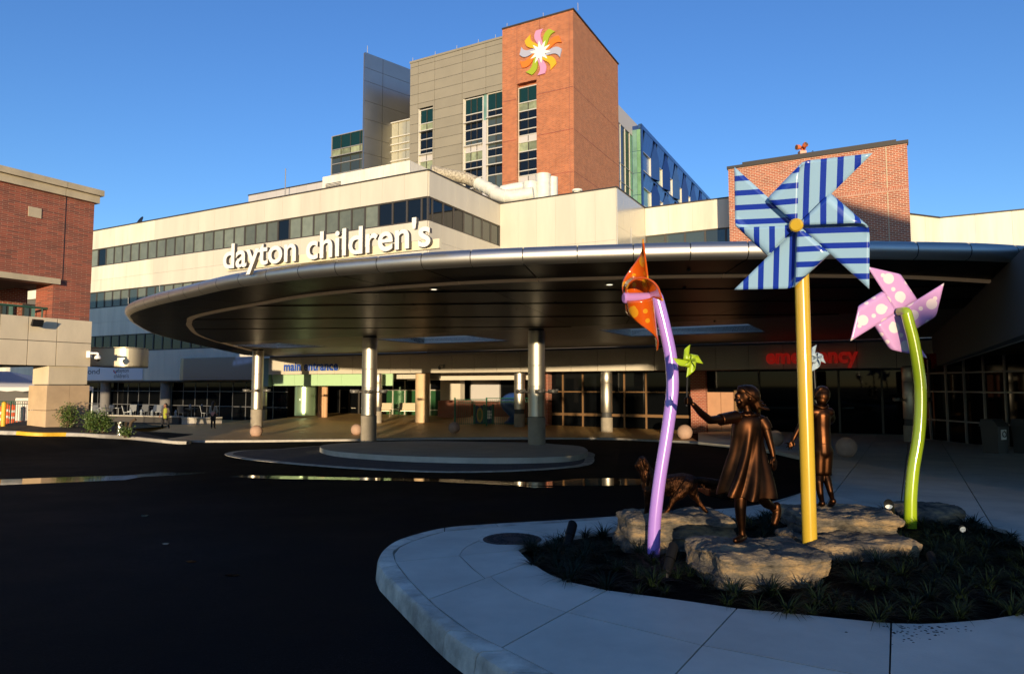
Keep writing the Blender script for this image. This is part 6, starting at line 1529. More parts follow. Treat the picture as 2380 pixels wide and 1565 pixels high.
# ================================================================== bed spotlights
M['lampglass'] = mat('lamp_lens', (0.80, 0.78, 0.66), .3, emis=((1.0, 0.93, 0.72), 0.30)); M['lampoff'] = mat('lamp_lens_unlit', (0.10, 0.10, 0.10), .15)
M['spotblk'] = mat('spot_black', (0.006, 0.006, 0.006), .5, spec=.12)
def spot(u0, v0, u1, v1, y0, y1, r, lab, lit=False):
    a, b = at(u0, v0, y0), at(u1, v1, y1); d = (b - a).normalized()
    t = empty('bed_spotlight', (a.x, a.y, bz(a.x, a.y) - .04), 0, lab, 'spotlight', 'bronze spotlights in the bed')
    MB().tube([(a.x, a.y, bz(a.x, a.y) - .1), a + d * .03], .012, 8).build('stake', M['black'], t)
    m_ = a.lerp(b, .48)
    MB().tube([a, a + d * .005, m_ - d * .004], [r * .8, r * .92, r * .92], 20).build('body', M['spotblk'], t, smooth='auto')
    mb = MB(); n = 24; X = d.orthogonal().normalized()
    if abs(d.z) < .99: X = d.cross(UPZ).normalized()
    Yv = X.cross(d); L = (b - m_).length   # hood cut on the slant
    for ring_k, (t0, rr_) in enumerate(((0, r), (1, r), (1, r * .9), (.55, r * .88))):
        for k in range(n):
            an = 2 * math.pi * k / n; cut = 1.0 if t0 == 0 else 1.0
            ll = L * t0 * (1 - .34 * (0.5 - 0.5 * math.sin(an)) if t0 > .9 else 1)
            mb.v.append(m_ + d * ll + (X * math.cos(an) + Yv * math.sin(an)) * rr_)
    for j in range(3):
        for k in range(n): mb.f.append((j * n + k, j * n + (k + 1) % n, (j + 1) * n + (k + 1) % n, (j + 1) * n + k))
    mb.build('hood', M['spotblk'], t, smooth='auto')
    MB().tube([m_ + d * L * .50, m_ + d * L * .53], r * .87, 20).build('lens', M['lampglass'] if lit else M['lampoff'], t)
spot(1316, 1272, 1332, 1213, 6.45, 6.6, .046, 'black spotlight beside the manhole end of the bed')
spot(1548, 1330, 1566, 1264, 5.40, 5.55, .04, 'black spotlight between the purple pole and the front boulder')
spot(2071, 1215, 2064, 1166, 7.72, 7.55, .048, 'spotlight with bright lens beside the boy statue slab', True)
spot(2250, 1240, 2234, 1226, 7.45, 7.3, .035, 'spotlight with small lit lens at the right of the bed', True)
spot(2182, 1345, 2160, 1285, 5.7, 5.9, .035, 'thin dark spotlight standing in the tufts at the right')
# ================================================================== street furniture and small things
M['ball'] = mat('precast_ball', (0.40, 0.26, 0.185), 0.85, var=0.10, vscale=5, bump=0.25, bscale=70)
balls = [(595, 1001, 28, 'pale stone ball bollard in front of the sunlit entrance column'), (828, 997, 26, 'stone ball bollard half hidden left of the island column'), (1055, 993, 27, 'stone ball bollard before the brick pier and green fence'), (1591, 1003, 35, 'sunlit stone ball bollard right of the purple pole'), (1802, 1017, 36, 'dark stone ball bollard between the girl and the yellow pole'), (1967, 1038, 46, 'large shaded stone ball bollard right of the boy statue')]
for u, v, d, lab in balls:
    c = gp(u, v + d / 2, .1 if v < 1010 else KH); r = d / 2 * c.y / 1586.
    MB().sphere((c.x, c.y, c.z + r * .96), r, 32, 20).build('ball_bollard', M['ball'], label=lab, cat='bollard', group='stone ball bollards', smooth=True)
# ---- left verge things
LZ = Zm(0, 1400, 3.913)
def lg(X, Y): u, v = LZ(X, Y); return gp(u, v, .14)
def lsc(p): return p.y / 1586. / (3.913 / VS)      # metres per zoom pixel
c = lg(45, 1235); k = lsc(c)
MB().lathe(c, [(32 * k, 0), (32 * k, 400 * k), (28 * k, 412 * k), (15 * k, 424 * k), (.002, 428 * k)], 18).build('safety_bollard', M['yellowpaint'], label='yellow steel bollard at the left edge beside traffic barrels', cat='bollard', smooth='auto')
M['barrel'] = mat('barrel_orange', (0.75, 0.10, 0.02), .5); M['band'] = mat('barrel_band', (0.70, 0.66, 0.60), .5)
def barrel(X, Y, lab):
    c = lg(X, Y); k = lsc(c) * 1.0; t = empty('traffic_barrel', c, 0, lab, 'barrel', 'orange traffic barrels')
    R0 = 42 * k; H = 305 * k
    MB().lathe(c, [(R0 * 1.25, 0), (R0 * 1.25, 10 * k), (R0, 14 * k), (R0, H * .95), (R0 * .8, H), (R0 * .3, H * 1.01), (.002, H * 1.06)], 20).build('drum', M['barrel'], t, smooth='auto')
    for f in (.30, .62): MB().lathe(c, [(R0 * 1.015, H * f), (R0 * 1.015, H * (f + .12))], 20).build('reflective_band', M['band'], t, smooth='auto')
barrel(185, 1165, 'orange and white traffic barrel left of the white sign board'); barrel(20, 1190, 'orange traffic barrel behind the yellow bollard'); barrel(105, 1150, 'orange traffic barrel partly hidden between bollard and barrel'); barrel(300, 1145, 'orange traffic barrel behind the white sign board'); barrel(390, 1140, 'orange traffic barrel behind the right side of the white board')
c = lg(400, 1165); k = lsc(c); sbd = empty('portable_sign', c, 0, 'blank white portable sign board standing on low feet', 'sign')
zb0 = c.z + 60 * k; w = 165 * k; h = 345 * k
M['boardwhite'] = mat('board_white', (0.66, 0.60, 0.56), .5)
MB().box(c.x - w, c.x + w, c.y - .02, c.y + .02, zb0, zb0 + h).build('board', M['boardwhite'], sbd)
for x in (-w, -w * .52, w): MB().box(c.x + x - .025, c.x + x + .025, c.y - .035, c.y + .035, zb0 - .02, zb0 + h + .02).build('post', M['whiteplastic'], sbd)
MB().box(c.x - w, c.x + w, c.y - .03, c.y + .03, zb0 + h, zb0 + h + .03).build('top_rail', M['whiteplastic'], sbd)
M['feetgrey'] = mat('feet_grey', (0.25, 0.22, 0.2), .8)
for x in (-w * .7, w * .5):
    mb = MB(); fx = c.x + x; mb.extr([(fx - .12, c.y - .45, c.z), (fx + .12, c.y - .45, c.z), (fx + .10, c.y - .40, c.z + .14), (fx - .10, c.y - .40, c.z + .14)], (0, .9, 0)); mb.build('foot', M['feetgrey'], sbd); MB().box(fx - .03, fx + .03, c.y - .03, c.y + .03, c.z + .1, zb0).build('upright', M['feetgrey'], sbd)
c = lg(690, 1232); k = lsc(c); ub = empty('utility_cabinet', c, R(-22), 'grey-green electrical cabinet on short legs by the shrubs', 'cabinet')
M['cab'] = mat('cabinet_green', (0.27, 0.29, 0.20), .5, var=.06, vscale=5)
W_ = 150 * k; H_ = 235 * k
def rb(x0, x1, y0, y1, z0, z1, nm, m):
    mb = MB().box(x0, x1, y0, y1, z0, z1); Mx = wmat(ub); mb.v = [Mx @ v for v in mb.v]; return mb.build(nm, m, ub)
rb(-W_, W_, -.22, .22, .10, .10 + H_, 'body', M['cab']); rb(-W_ + .05, W_ - .05, -.235, -.221, .14, .06 + H_, 'door', M['cab']); rb(-W_ - .02, W_ + .02, -.25, .25, .10 + H_, .13 + H_, 'lid', M['cab'])
rb(-W_ + .10, -W_ + .17, -.26, -.236, .10 + H_ * .42, .10 + H_ * .6, 'handle', M['darkgrey'])
for x in (-W_ * .3, W_ * .4): rb(x - .04, x + .04, -.1, .1, -.05, .10, 'leg', M['mullgrey'])
# tent behind the pier
yt = 37.0; gtz = gz(-26, 37) + .1
M['tent'] = mat('tent_white', (0.62, 0.62, 0.64), .6)
tn = empty('event_tent', (at(-20, 900, yt).x, yt, gtz), label='white peaked event tent seen below the brick building', cat='tent')
ap = at(-20, 862, yt + 1.5); ea = at(110, 899, yt); eb = at(-150, 899, yt); vz_ = at(110, 907, yt).z
A_ = [Vector((eb.x, yt, ea.z)), Vector((ea.x, yt, ea.z)), Vector((ea.x, yt + 4, ea.z)), Vector((eb.x, yt + 4, ea.z))]; ridge = [Vector((ap.x - .6, yt + 2, ap.z)), Vector((ap.x + .6, yt + 2, ap.z))]
MB().add(A_ + ridge, [(0, 1, 5, 4), (1, 2, 5), (2, 3, 4, 5), (3, 0, 4)]).build('roof', M['tent'], tn)
mb = MB()
for i in range(4):
    a, b = A_[i], A_[(i + 1) % 4]; n = 14; base = len(mb.v)
    for k in range(n + 1): p = a.lerp(b, k / n); mb.v += [p, Vector((p.x, p.y, vz_ - .05 * abs(math.sin(k * 1.57))))]
    for k in range(n): mb.f.append((base + 2 * k, base + 2 * k + 2, base + 2 * k + 3, base + 2 * k + 1))
mb.build('valance', M['tent'], tn)
for p in A_: MB().tube([(p.x, p.y, gtz - .3), (p.x, p.y, p.z)], .04, 8).build('pole', M['whiteplastic'], tn)
# green picket fence beyond the pier
fx0, fx1 = at(-60, 960, 35.2), at(125, 960, 35.2)
fl_ = empty('picket_fence', (fx1.x, 35.2, gz(fx1.x, 35.2)), label='dark green picket fence in the shade behind the precast pier', cat='fence')
zf0 = gz(fx1.x, 35.2) + .1; zf1 = at(100, 932, 35.2).z
for z in (zf0 + .1, zf1 - .12, zf1): MB().tube([(fx0.x, 35.2, z), (fx1.x, 35.2, z)], .025, 6).build('rail', M['railgreen'], fl_)
for k in range(36): x = fx0.x + (fx1.x - fx0.x) * k / 35; MB().tube([(x, 35.2, zf0), (x, 35.2, zf1)], .014 if k % 8 else .04, 5).build('picket', M['railgreen'], fl_)
# shrubs in the verge
M['leaf1'] = mat('shrub_leaf', (0.035, 0.075, 0.012), .5, col2=(0.10, 0.15, 0.028), vscale=9); M['twig'] = mat('twig', (0.10, 0.06, 0.035), .8)
def shrub(base, h, w, seed, lab, nl=1300):
    r = random.Random(seed); t = empty('shrub', base, 0, lab, 'shrub', 'verge shrubs'); tw = MB(); lf = MB(); base = Vector(base)
    for s_ in range(16):
        a = r.random() * 6.28; le = r.uniform(.1, .55) ; tip = base + Vector((math.cos(a) * w * le, math.sin(a) * w * le * .8, h * r.uniform(.65, 1.05) * (1.1 - .55 * le)))
        m_ = base.lerp(tip, .5) + Vector((r.uniform(-.04, .04), r.uniform(-.04, .04), .05)); path = spline([base + Vector((r.uniform(-.04, .04), r.uniform(-.04, .04), -.05)), m_, tip], 5); tw.tube(path, [.012 * (1 - .8 * i / len(path)) for i in range(len(path))], 5)
        for k in range(nl // 16):
            q = path[min(len(path) - 1, 3 + int(r.random() ** .8 * (len(path) - 3)))] + Vector((r.gauss(0, .07), r.gauss(0, .07), r.gauss(0, .06))) * (w / .5)
            d = Vector((r.gauss(0, 1), r.gauss(0, 1), r.gauss(.5, .8))).normalized(); x = d.orthogonal().normalized(); x.rotate(Matrix.Rotation(r.random() * 6, 3, d)); L = r.uniform(.05, .10); n = len(lf.v)
            lf.v += [q, q + d * L * .5 + x * L * .28, q + d * L, q + d * L * .5 - x * L * .28]; lf.f.append((n, n + 1, n + 2, n + 3))
    tw.build('stem', M['twig'], t); lf.build('foliage', M['leaf1'], t)
def lsh(X, Y, Yt, wpx, seed, lab, nl=1300): c = lg(X, Y); k = lsc(c); shrub(c, (Y - Yt) * k, wpx * k, seed, lab, nl)
lsh(1045, 1255, 880, 300, 1, 'airy young shrub before the precast pier'); lsh(1430, 1290, 955, 330, 2, 'dense shrub right of the precast pier', 1900); lsh(1610, 1300, 1020, 260, 3, 'darker shrub beside the shining planter', 1500); lsh(1960, 1350, 1240, 200, 4, 'small low plant at the end of the verge', 500)
c = lg(1780, 1330); k = lsc(c); pln = empty('shiny_planter', c, 0, 'shiny dimpled metal planter behind the shrubs', 'planter')
M['shiny'] = mat('hammered_metal', (0.75, 0.72, 0.66), .12, 1.0, bump=1.0, bscale=22)
MB().lathe((c.x, c.y + .5, c.z - .1), [(78 * k, 0), (88 * k, 235 * k), (90 * k, 240 * k), (84 * k, 240 * k)], 28).build('pot', M['shiny'], pln, smooth='auto')
MB().lathe((c.x, c.y + .5, c.z - .1), [(84 * k, 225 * k), (.01, 228 * k)], 24).build('soil', M['soil'], pln)
c2 = Vector((c.x + .42, c.y + .6, c.z)); MB().tube(spline([(c2.x - .12, c2.y, c2.z - .1), (c2.x - .08, c2.y, c2.z + .45), (c2.x + .12, c2.y, c2.z + .62)], 6), .06, 10).build('rusted_fin', mat('rust_fin', (0.06, 0.038, 0.02), .8), label='brown curved metal fin beside the shiny planter', cat='sculpture', smooth=True)
# cctv camera on the pier and one on the fascia; floodlight on the precast band
def cctv(p, d, lab, m, s=1.0):
    t = empty('security_camera', p, 0, lab, 'camera', 'dome security cameras'); d = Vector(d).normalized()
    MB().box(p.x - .1 * s, p.x + .1 * s, p.y - .1 * s, p.y + .1 * s, p.z - .17 * s, p.z + .17 * s).build('mount', m, t)
    e = p + d * .55 * s
    MB().tube(spline([p + Vector((0, 0, .06 * s)), p + d * .3 * s + Vector((0, 0, .06 * s)), e + Vector((0, 0, .04 * s)), e + Vector((0, 0, -.06 * s))], 5), .055 * s, 12).build('arm', m, t, smooth=True)
    MB().lathe(e + Vector((0, 0, -.30 * s)), [(.155 * s, .06 * s), (.16 * s, .12 * s), (.12 * s, .22 * s), (.07 * s, .26 * s)], 18).build('housing', m, t, smooth='auto')
    MB().sphere(e + Vector((0, 0, -.25 * s)), .125 * s, 16, 10).build('dome', M['black'], t, smooth=True)
cp = at(207.5, 823, 29.6); cctv(cp, (1, -.25, 0), 'white dome security camera on the corner of the precast pier', M['whiteplastic'], .82)
cp = B(on_q(1032, 852, QF - .1)[0], QF - .15, on_q(1032, 850, QF)[1]); cctv(cp, (-.7, -.6, 0), 'dark dome security camera on the beige fascia', M['greyplastic'], .6)
q_, z_ = on_p(79, 748, PLB + .2); fp_ = B(PLB + .14, q_, z_); t = empty('wall_floodlight', fp_, 0, 'black floodlight on the precast band of the left building', 'light')
MB().tube([fp_, fp_ + E1 * .22], .05, 8).build('arm', M['black'], t)
mb = MB(); c = fp_ + E1 * .3; mb.hexa([c + E2 * -.2 + E1 * -.1 - UPZ * .16, c + E2 * .2 + E1 * -.1 - UPZ * .16, c + E2 * .2 + E1 * .02 - UPZ * .2, c + E2 * -.2 + E1 * .02 - UPZ * .2], [c + E2 * -.2 + E1 * .02 + UPZ * .1, c + E2 * .2 + E1 * .02 + UPZ * .1, c + E2 * .2 + E1 * .12 + UPZ * .06, c + E2 * -.2 + E1 * .12 + UPZ * .06]); mb.build('lamp_head', M['black'], t)
# ---- terrace: seat walls, chairs, tables, low jets
TZ = Zm(300, 1450, 3.967)
def tg(X, Y, dz=.1): u, v = TZ(X, Y); return gp(u, v, dz)
def wall_between(name, a, b, h, th, m, cap, lab, cat='wall'):
    t = empty(name, a, 0, lab, cat); d = (b - a); d.z = 0; n = Vector((-d.y, d.x, 0)).normalized() * th
    z0 = min(a.z, b.z) - .1; A, Bq = Vector((a.x, a.y, 0)), Vector((b.x, b.y, 0)); L = 4
    MB().hexa([A + UPZ * z0, Bq + UPZ * z0, Bq + n + UPZ * z0, A + n + UPZ * z0], [A + UPZ * (z0 + h), Bq + UPZ * (z0 + h), Bq + n + UPZ * (z0 + h), A + n + UPZ * (z0 + h)]).build('wall', m, t)
    for k in range(L):
        s, e = A.lerp(Bq, k / L + .002), A.lerp(Bq, (k + 1) / L - .002); o = n.normalized() * .05
        MB().hexa([s - o + UPZ * (z0 + h), e - o + UPZ * (z0 + h), e + n + o + UPZ * (z0 + h), s + n + o + UPZ * (z0 + h)], [s - o + UPZ * (z0 + h + .08), e - o + UPZ * (z0 + h + .08), e + n + o + UPZ * (z0 + h + .08), s + n + o + UPZ * (z0 + h + .08)]).build('cap_stone', cap, t)
    return t
a, b_ = tg(1690, 985), tg(1890, 992); c_ = tg(2330, 970)
wall_between('seat_wall', a, b_, .55, .5, M['kerbpale'], M['concrete'], 'left segment of the low concrete seat wall on the plaza'); wall_between('seat_wall', b_ + Vector((.05, 0.02, 0)), c_, .52, .5, M['kerbpale'], M['concrete'], 'right segment of the low concrete seat wall on the plaza')
a, b_ = tg(250, 945), tg(1640, 985)
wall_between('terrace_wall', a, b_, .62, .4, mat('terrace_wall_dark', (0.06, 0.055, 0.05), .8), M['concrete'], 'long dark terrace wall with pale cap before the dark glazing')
M['chairmetal'] = mat('chair_metal', (0.13, 0.14, 0.15), .4, .6)
def chair(p, rz, lab):
    t = empty('terrace_chair', p, rz, lab, 'chair', 'metal terrace chairs'); Mx = wmat(t)
    def part(nm, mb): mb.v = [Mx @ v for v in mb.v]; mb.build(nm, M['chairmetal'], t)
    part('seat', MB().box(-.24, .24, -.24, .24, .43, .46)); mb = MB().hexa([(-.24, .22, .46), (.24, .22, .46), (.24, .25, .46), (-.24, .25, .46)], [(-.24, .34, .95), (.24, .34, .95), (.24, .37, .95), (-.24, .37, .95)]); part('backrest', mb)
    for x in (-.22, .22):
        for y in (-.22, .22): part('leg', MB().tube([(x, y, 0), (x, y, .43)], .018, 6))
def tabl(p, lab):
    t = empty('terrace_table', p, 0, lab, 'table', 'round terrace tables')
    MB().lathe(p + UPZ * .72, [(.45, 0), (.45, .03)], 20).build('table_top', M['chairmetal'], t); MB().tube([p, p + UPZ * .72], .04, 8).build('pedestal', M['chairmetal'], t); MB().lathe(p, [(.25, 0), (.25, .03)], 14).build('foot', M['chairmetal'], t)
tz = -.62
def tt(u, y, z=None): q = at(u, 950, y); return Vector((q.x, q.y, gz(q.x, q.y) + .1))
for i, (X, y, rz) in enumerate(((300, 52.5, .4), (520, 52, -.3), (560, 53, 2.2), (835, 51.5, 1.9), (900, 53, .2), (1080, 52, 0), (1220, 52.5, -.5), (1340, 52, .3), (1720, 50.5, 1.2), (2080, 50, 1.6))):
    u = TZ(X, 700)[0]; p = tt(u, y); p.z += .35
    chair(p, rz, ['left-most metal chair on the dark terrace', 'pale mesh chair second from the left on the terrace', 'metal chair turned away behind the second terrace chair', 'bright edge-on chair before the left round column', 'metal chair behind the bright edge-on chair', 'broad metal chair in the middle of the terrace', 'tilted metal chair right of the terrace middle', 'metal chair left of the walking person', 'bright metal chair right of the round column', 'metal chair left of the woman in denim'][i])
for X, y, lab in ((430, 52.2, 'round table left on the terrace'), (690, 52.4, 'round table between chairs on the terrace'), (1150, 53.4, 'round table near the middle of the terrace'), (1850, 51, 'round table behind the seat wall')): p = tt(TZ(X, 700)[0], y); p.z += .35; tabl(p, lab)
MB().add([Vector((-46, 50.2, tz + .0)), Vector((-20, 50.2, tz)), Vector((-20, 54.5, tz)), Vector((-46, 58, tz))], [(0, 1, 2, 3)])
M['jet'] = mat('white_jet', (0.22, 0.25, 0.28), .3)
for i, X in enumerate((340, 880, 1045, 1215, 1575, 1770, 1955)):
    p = tg(X, 905 + i * 5, .1); b0_ = a.lerp(b_, max(0, min(1, (X - 250) / 1390.))); z0 = b0_.z - .1 + .70
    if X > 1650: q = tg(X, 960); b0_ = Vector((q.x, q.y + .3, 0)); z0 = gz(0, 45) + .1 + .53
    r = random.Random(i); MB().lathe((b0_.x, b0_.y + .2, z0), [(.07, 0), (.10, .08), (.07, .2), (.11, .26), (.05, .38 + .05 * r.random()), (.01, .45)], 8).build('water_jet', M['jet'], label='small white bubbling jet on the terrace wall, ' + ['first', 'second', 'third', 'fourth', 'fifth', 'sixth', 'seventh'][i] + ' from the left', cat='fountain', group='small white jets on the terrace wall', smooth=True)
# lawn behind
mb = MB(); lw = [(560, 1060), (760, 1058), (1500, 1005), (1640, 990), (700, 940), (560, 930)]
M['grass'] = mat('lawn', (0.018, 0.035, 0.012), .9, var=.4, vscale=20, bump=.8, bscale=80)
mb.add([tg(X, Y, .115) for X, Y in lw], [tuple(range(len(lw)))]).build('lawn', M['grass'], kind='structure')
# ---- playground: fence, panels, slide
PZ = Zm(1700, 1480, 5.59); YF = 41.6
def pg2(X, Y, y): u, v = PZ(X, Y); return at(u, v, y)
gf = empty('playground_fence', pg2(1375, 1290, YF), label='green metal picket fence around the playground', cat='fence'); M['fgreen'] = mat('fence_green', (0.02, 0.14, 0.075), .4)
x0, x1 = pg2(665, 1280, YF).x, pg2(2020, 1280, YF).x; xm = pg2(1375, 1290, YF).x; zt_ = pg2(660, 655, YF).z; zb_ = gz(0, YF) + .15
for z in (zb_ + .08, zt_ - .18, zt_): MB().tube([(x0, YF, z), (xm, YF, z)], .022, 6).build('rail', M['fgreen'], gf)
for z in (zb_ + .08, zt_ - .13, zt_ + .08): MB().tube([(xm, YF, z), (x1 + 1.5, YF, z)], .022, 6).build('rail', M['fgreen'], gf)
for x in (x0, xm, x1 + 1.5): MB().tube([(x, YF, zb_ - .1), (x, YF, zt_ + .12)], .05, 10).build('post', M['fgreen'], gf)
n = 44
for k in range(n): x = x0 + (x1 + 1.5 - x0) * (k + .5) / n; MB().tube([(x, YF, zb_), (x, YF, zt_)], .010, 5).build('picket', M['fgreen'], gf)
M['pblue'] = mat('play_blue', (0.01, 0.03, 0.10), .5); M['pyel'] = mat('play_yellow', (0.42, 0.26, 0.04), .5); M['pgrn'] = mat('play_green', (0.10, 0.16, 0.03), .5)
pn = empty('play_structure', pg2(1320, 1200, 43), label='two dark blue play panels between green posts behind the fence', cat='play set')
YQ = 43.2
for X in (1105, 1320, 1515): p = pg2(X, 1200, YQ); MB().tube([(p.x, YQ, zb_ - .1), (p.x, YQ, pg2(X, 760, YQ).z)], .075, 14).build('post', M['fgreen'], pn, smooth='auto')
for X0, X1 in ((1125, 1305), (1335, 1500)):
    a, c = pg2(X0, 1190, YQ), pg2(X1, 800, YQ); mb = MB(); pts = [Vector((a.x, YQ, a.z)), Vector((c.x, YQ, a.z)), Vector((c.x, YQ, c.z - .05))] + [Vector((a.x + (c.x - a.x) * (1 - t / 6), YQ, c.z + .04 * math.sin(t * 1.57))) for t in range(1, 6)] + [Vector((a.x, YQ, c.z - .05))]; mb.extr(pts, (0, .06, 0)); mb.build('panel', M['pblue'], pn)
ov = pg2(1225, 1000, YQ - .04); MB().extr([ov + Vector((math.cos(t * .2618) * .20, 0, math.sin(t * .2618) * .48)) for t in range(24)], (0, .03, 0)).build('oval_ring', M['pyel'], pn); MB().extr([ov + Vector((math.cos(t * .2618) * .12, -.012, math.sin(t * .2618) * .30)) for t in range(24)], (0, .03, 0)).build('oval_window', M['pgrn'], pn)
for i in range(3):
    for j in range(3):
        c = pg2(1390 + i * 40, 925 + j * 65, YQ - .03)
        if (i, j) == (2, 2) or (i, j) == (2, 0): MB().tube([c + Vector((-.06, 0, -.07)), c + Vector((.06, 0, .07))], .015, 5).build('cross', M['whiteplastic'], pn); MB().tube([c + Vector((.06, -.01, -.07)), c + Vector((-.06, -.01, .07))], .015, 5).build('cross', M['whiteplastic'], pn)
        else: MB().extr([c + Vector((math.cos(t * .3927) * .075, 0, math.sin(t * .3927) * .095)) for t in range(16)], (0, .02, 0)).build('disc', M['whiteplastic'], pn)
sl = empty('play_slide', pg2(1900, 1200, 43.5), label='blue tube slide behind the playground fence', cat='slide'); M['slide'] = mat('slide_blue', (0.02, 0.06, 0.24), .3)
MB().tube(spline([pg2(2050, 640, 44), pg2(1900, 660, 43.8), pg2(1830, 740, 43.6), pg2(1930, 860, 43.4), pg2(2020, 960, 43.4)], 8), .42, 20).build('tube', M['slide'], sl, smooth=True)
MB().tube(spline([pg2(1860, 1220, 43), pg2(1920, 1170, 43.1), pg2(1990, 1060, 43.3)], 6), .26, 16, sx=1.6).build('chute', M['slide'], sl, smooth=True)
# ---- benches by the green glazing
M['benchm'] = mat('bench_metal', (0.42, 0.34, 0.22), .4, .4)
BZ = Zm(1300, 1250, 1.983)
for X0, X1, lab in ((436, 522, 'metal bench behind the left island column'), (582, 735, 'metal bench left of the round limestone pillar')):
    u0, v0 = BZ(X0, 885); u1, _ = BZ(X1, 885); a = gp(u0, v0, .1); y = 50.0; a = at(u0, v0, y); c = at(u1, v0, y); g = gz(a.x, y) + .1; t = empty('bench', Vector(((a.x + c.x) / 2, y, g)), 0, lab, 'bench', 'metal benches at the entrance')
    MB().box(a.x, c.x, y - .25, y + .25, g + .42, g + .47).build('seat', M['benchm'], t); MB().hexa([(a.x, y + .22, g + .50), (c.x, y + .22, g + .50), (c.x, y + .26, g + .50), (a.x, y + .26, g + .50)], [(a.x, y + .34, g + 1.0), (c.x, y + .34, g + 1.0), (c.x, y + .38, g + 1.0), (a.x, y + .38, g + 1.0)]).build('backrest', M['benchm'], t)
    for x in (a.x + .05, c.x - .05): MB().tube(spline([(x, y - .3, g), (x, y - .25, g + .45), (x, y + .3, g + .45), (x, y + .35, g)], 4), .025, 6).build('leg', M['benchm'], t)
# ---- bins at the right
M['binm'] = mat('bin_dark', (0.05, 0.047, 0.042), .5)
for u, lab in ((2313, 'dark litter bin with a round recycling sticker by the right glass wall'), (2385, 'dark litter bin with blank label at the right edge')):
    c = gp(u, 1052, KH); t = empty('litter_bin', c, R(25), lab, 'bin', 'litter bins'); Mx = wmat(t)
    def prt(nm, mb, m): mb.v = [Mx @ v for v in mb.v]; return mb.build(nm, m, t)
    prt('body', MB().hexa([(-.24, -.22, 0), (.24, -.22, 0), (.24, .22, 0), (-.24, .22, 0)], [(-.27, -.25, .8), (.27, -.25, .8), (.27, .25, .8), (-.27, .25, .8)]), M['binm']); prt('lid', MB().hexa([(-.30, -.28, .80), (.30, -.28, .80), (.30, .28, .80), (-.30, .28, .80)], [(-.26, -.10, 1.02), (.26, -.10, 1.02), (.26, .24, 1.02), (-.26, .24, 1.02)]), M['binm'])
    prt('label_plate', MB().hexa([(-.12, -.262, .42), (.12, -.262, .42), (.12, -.24, .42), (-.12, -.24, .42)], [(-.12, -.272, .72), (.12, -.272, .72), (.12, -.25, .72), (-.12, -.25, .72)]), M['whiteplastic'])
    if u < 2350:
        for k in range(3):
            a0 = k * 2.094; pts = []
            for j in range(6): aa = a0 + j * .30; pts.append(Vector((math.cos(aa) * .085, -.275, .58 + math.sin(aa) * .085)))
            prt('arrow_mark', MB().tube(pts, .012, 6), M['black'])
            e = pts[-1]; aa = a0 + 1.5; prt('arrow_mark', MB().extr([e + Vector((math.cos(aa) * .03, -.012, math.sin(aa) * .03)), e + Vector((-math.cos(aa) * .03, -.012, -math.sin(aa) * .03)), e + Vector((-math.sin(aa) * .045, -.012, math.cos(aa) * .045))], (0, .008, 0)), M['black'])
# thin rods on the canopy edge
for u, v0, v1, y in ((298, 700, 690, 19.4), (371, 672, 662, 17.4), (2014 - 5, 552, 520, 11.4), (1466, 560, 530, 12)):
    a, c = at(u, v0 + 6, y), at(u, v1, y); MB().tube([a, c], .008, 5).build('lightning_rod', M['mullgrey'], can)
# ================================================================== people in the distance
def person(c, h, lab, pose, cols):
    t = empty('person', c, 0, lab, 'person'); s = h / 1.7
    P = lambda x, y, z: c + Vector((x, y, z)) * s
    def ch(mb, L): chain(mb, [(P(*p), r * s) for p, r in L])
    b = MB(); f = pose['face']   # facing x-direction sign, y
    b.sphere(P(pose['hx'], pose['hy'], 1.58), .098 * s, 14, 10, (.92, 1, 1.2)); b.sphere(P(pose['hx'] + f[0] * .05, pose['hy'] + f[1] * .05, 1.52), .06 * s); b.sphere(P(pose['hx'] + f[0] * .105, pose['hy'] + f[1] * .105, 1.565), .016 * s); b.sphere(P(pose['hx'] + f[1] * .095, pose['hy'] - f[0] * .095, 1.57), .022 * s); b.sphere(P(pose['hx'] - f[1] * .095, pose['hy'] + f[0] * .095, 1.57), .022 * s)
    ch(b, [((0, 0, 1.36), .06), ((pose['hx'] * .7, pose['hy'] * .7, 1.48), .05)]); ch(b, [((0, 0, .95), .13), ((0, 0, 1.15), .115), ((0, 0, 1.30), .12)]); ch(b, [((-.17, 0, 1.36), .055), ((.17, 0, 1.36), .055)])
    for L in pose['arms']: ch(b, L)
    for L in pose['legs']: ch(b, L)
    for (x, y, z), d in pose['hands']:
        b.sphere(P(x, y, z), .038 * s)
        for k in range(4): ch(b, [((x + (k - 1.5) * .016, y, z - .02), .010), ((x + (k - 1.5) * .018 + d * .02, y - .01, z - .06), .009), ((x + (k - 1.5) * .018 + d * .035, y - .015, z - .09 - .008 * (k in (1, 2))), .008)])
        ch(b, [((x + d * .03, y, z), .011), ((x + d * .05, y - .01, z - .045), .010)])
    fuse(b, 'body', cols['skin'], t, .012, 3)
    for nm, m, L in cols['clothes']:
        mb = MB()
        for l in L: ch(mb, l)
        fuse(mb, nm, m, t, .014, 2)
skin = mat('skin_brown', (0.22, 0.10, 0.06), .6); dark = mat('dark_cloth', (0.012, 0.012, 0.016), .8); hairm = mat('dark_hair', (0.012, 0.008, 0.006), .6); skin2 = mat('skin_warm', (0.36, 0.19, 0.12), .6)
lime_c = mat('lime_shirt', (0.30, 0.32, 0.03), .8); grey_c = mat('grey_jacket', (0.06, 0.05, 0.045), .8); denim = mat('pale_denim', (0.28, 0.30, 0.30), .8); pinkc = mat('pink_top', (0.62, 0.33, 0.33), .8)
c = tg(1430, 1052); h = 1.62
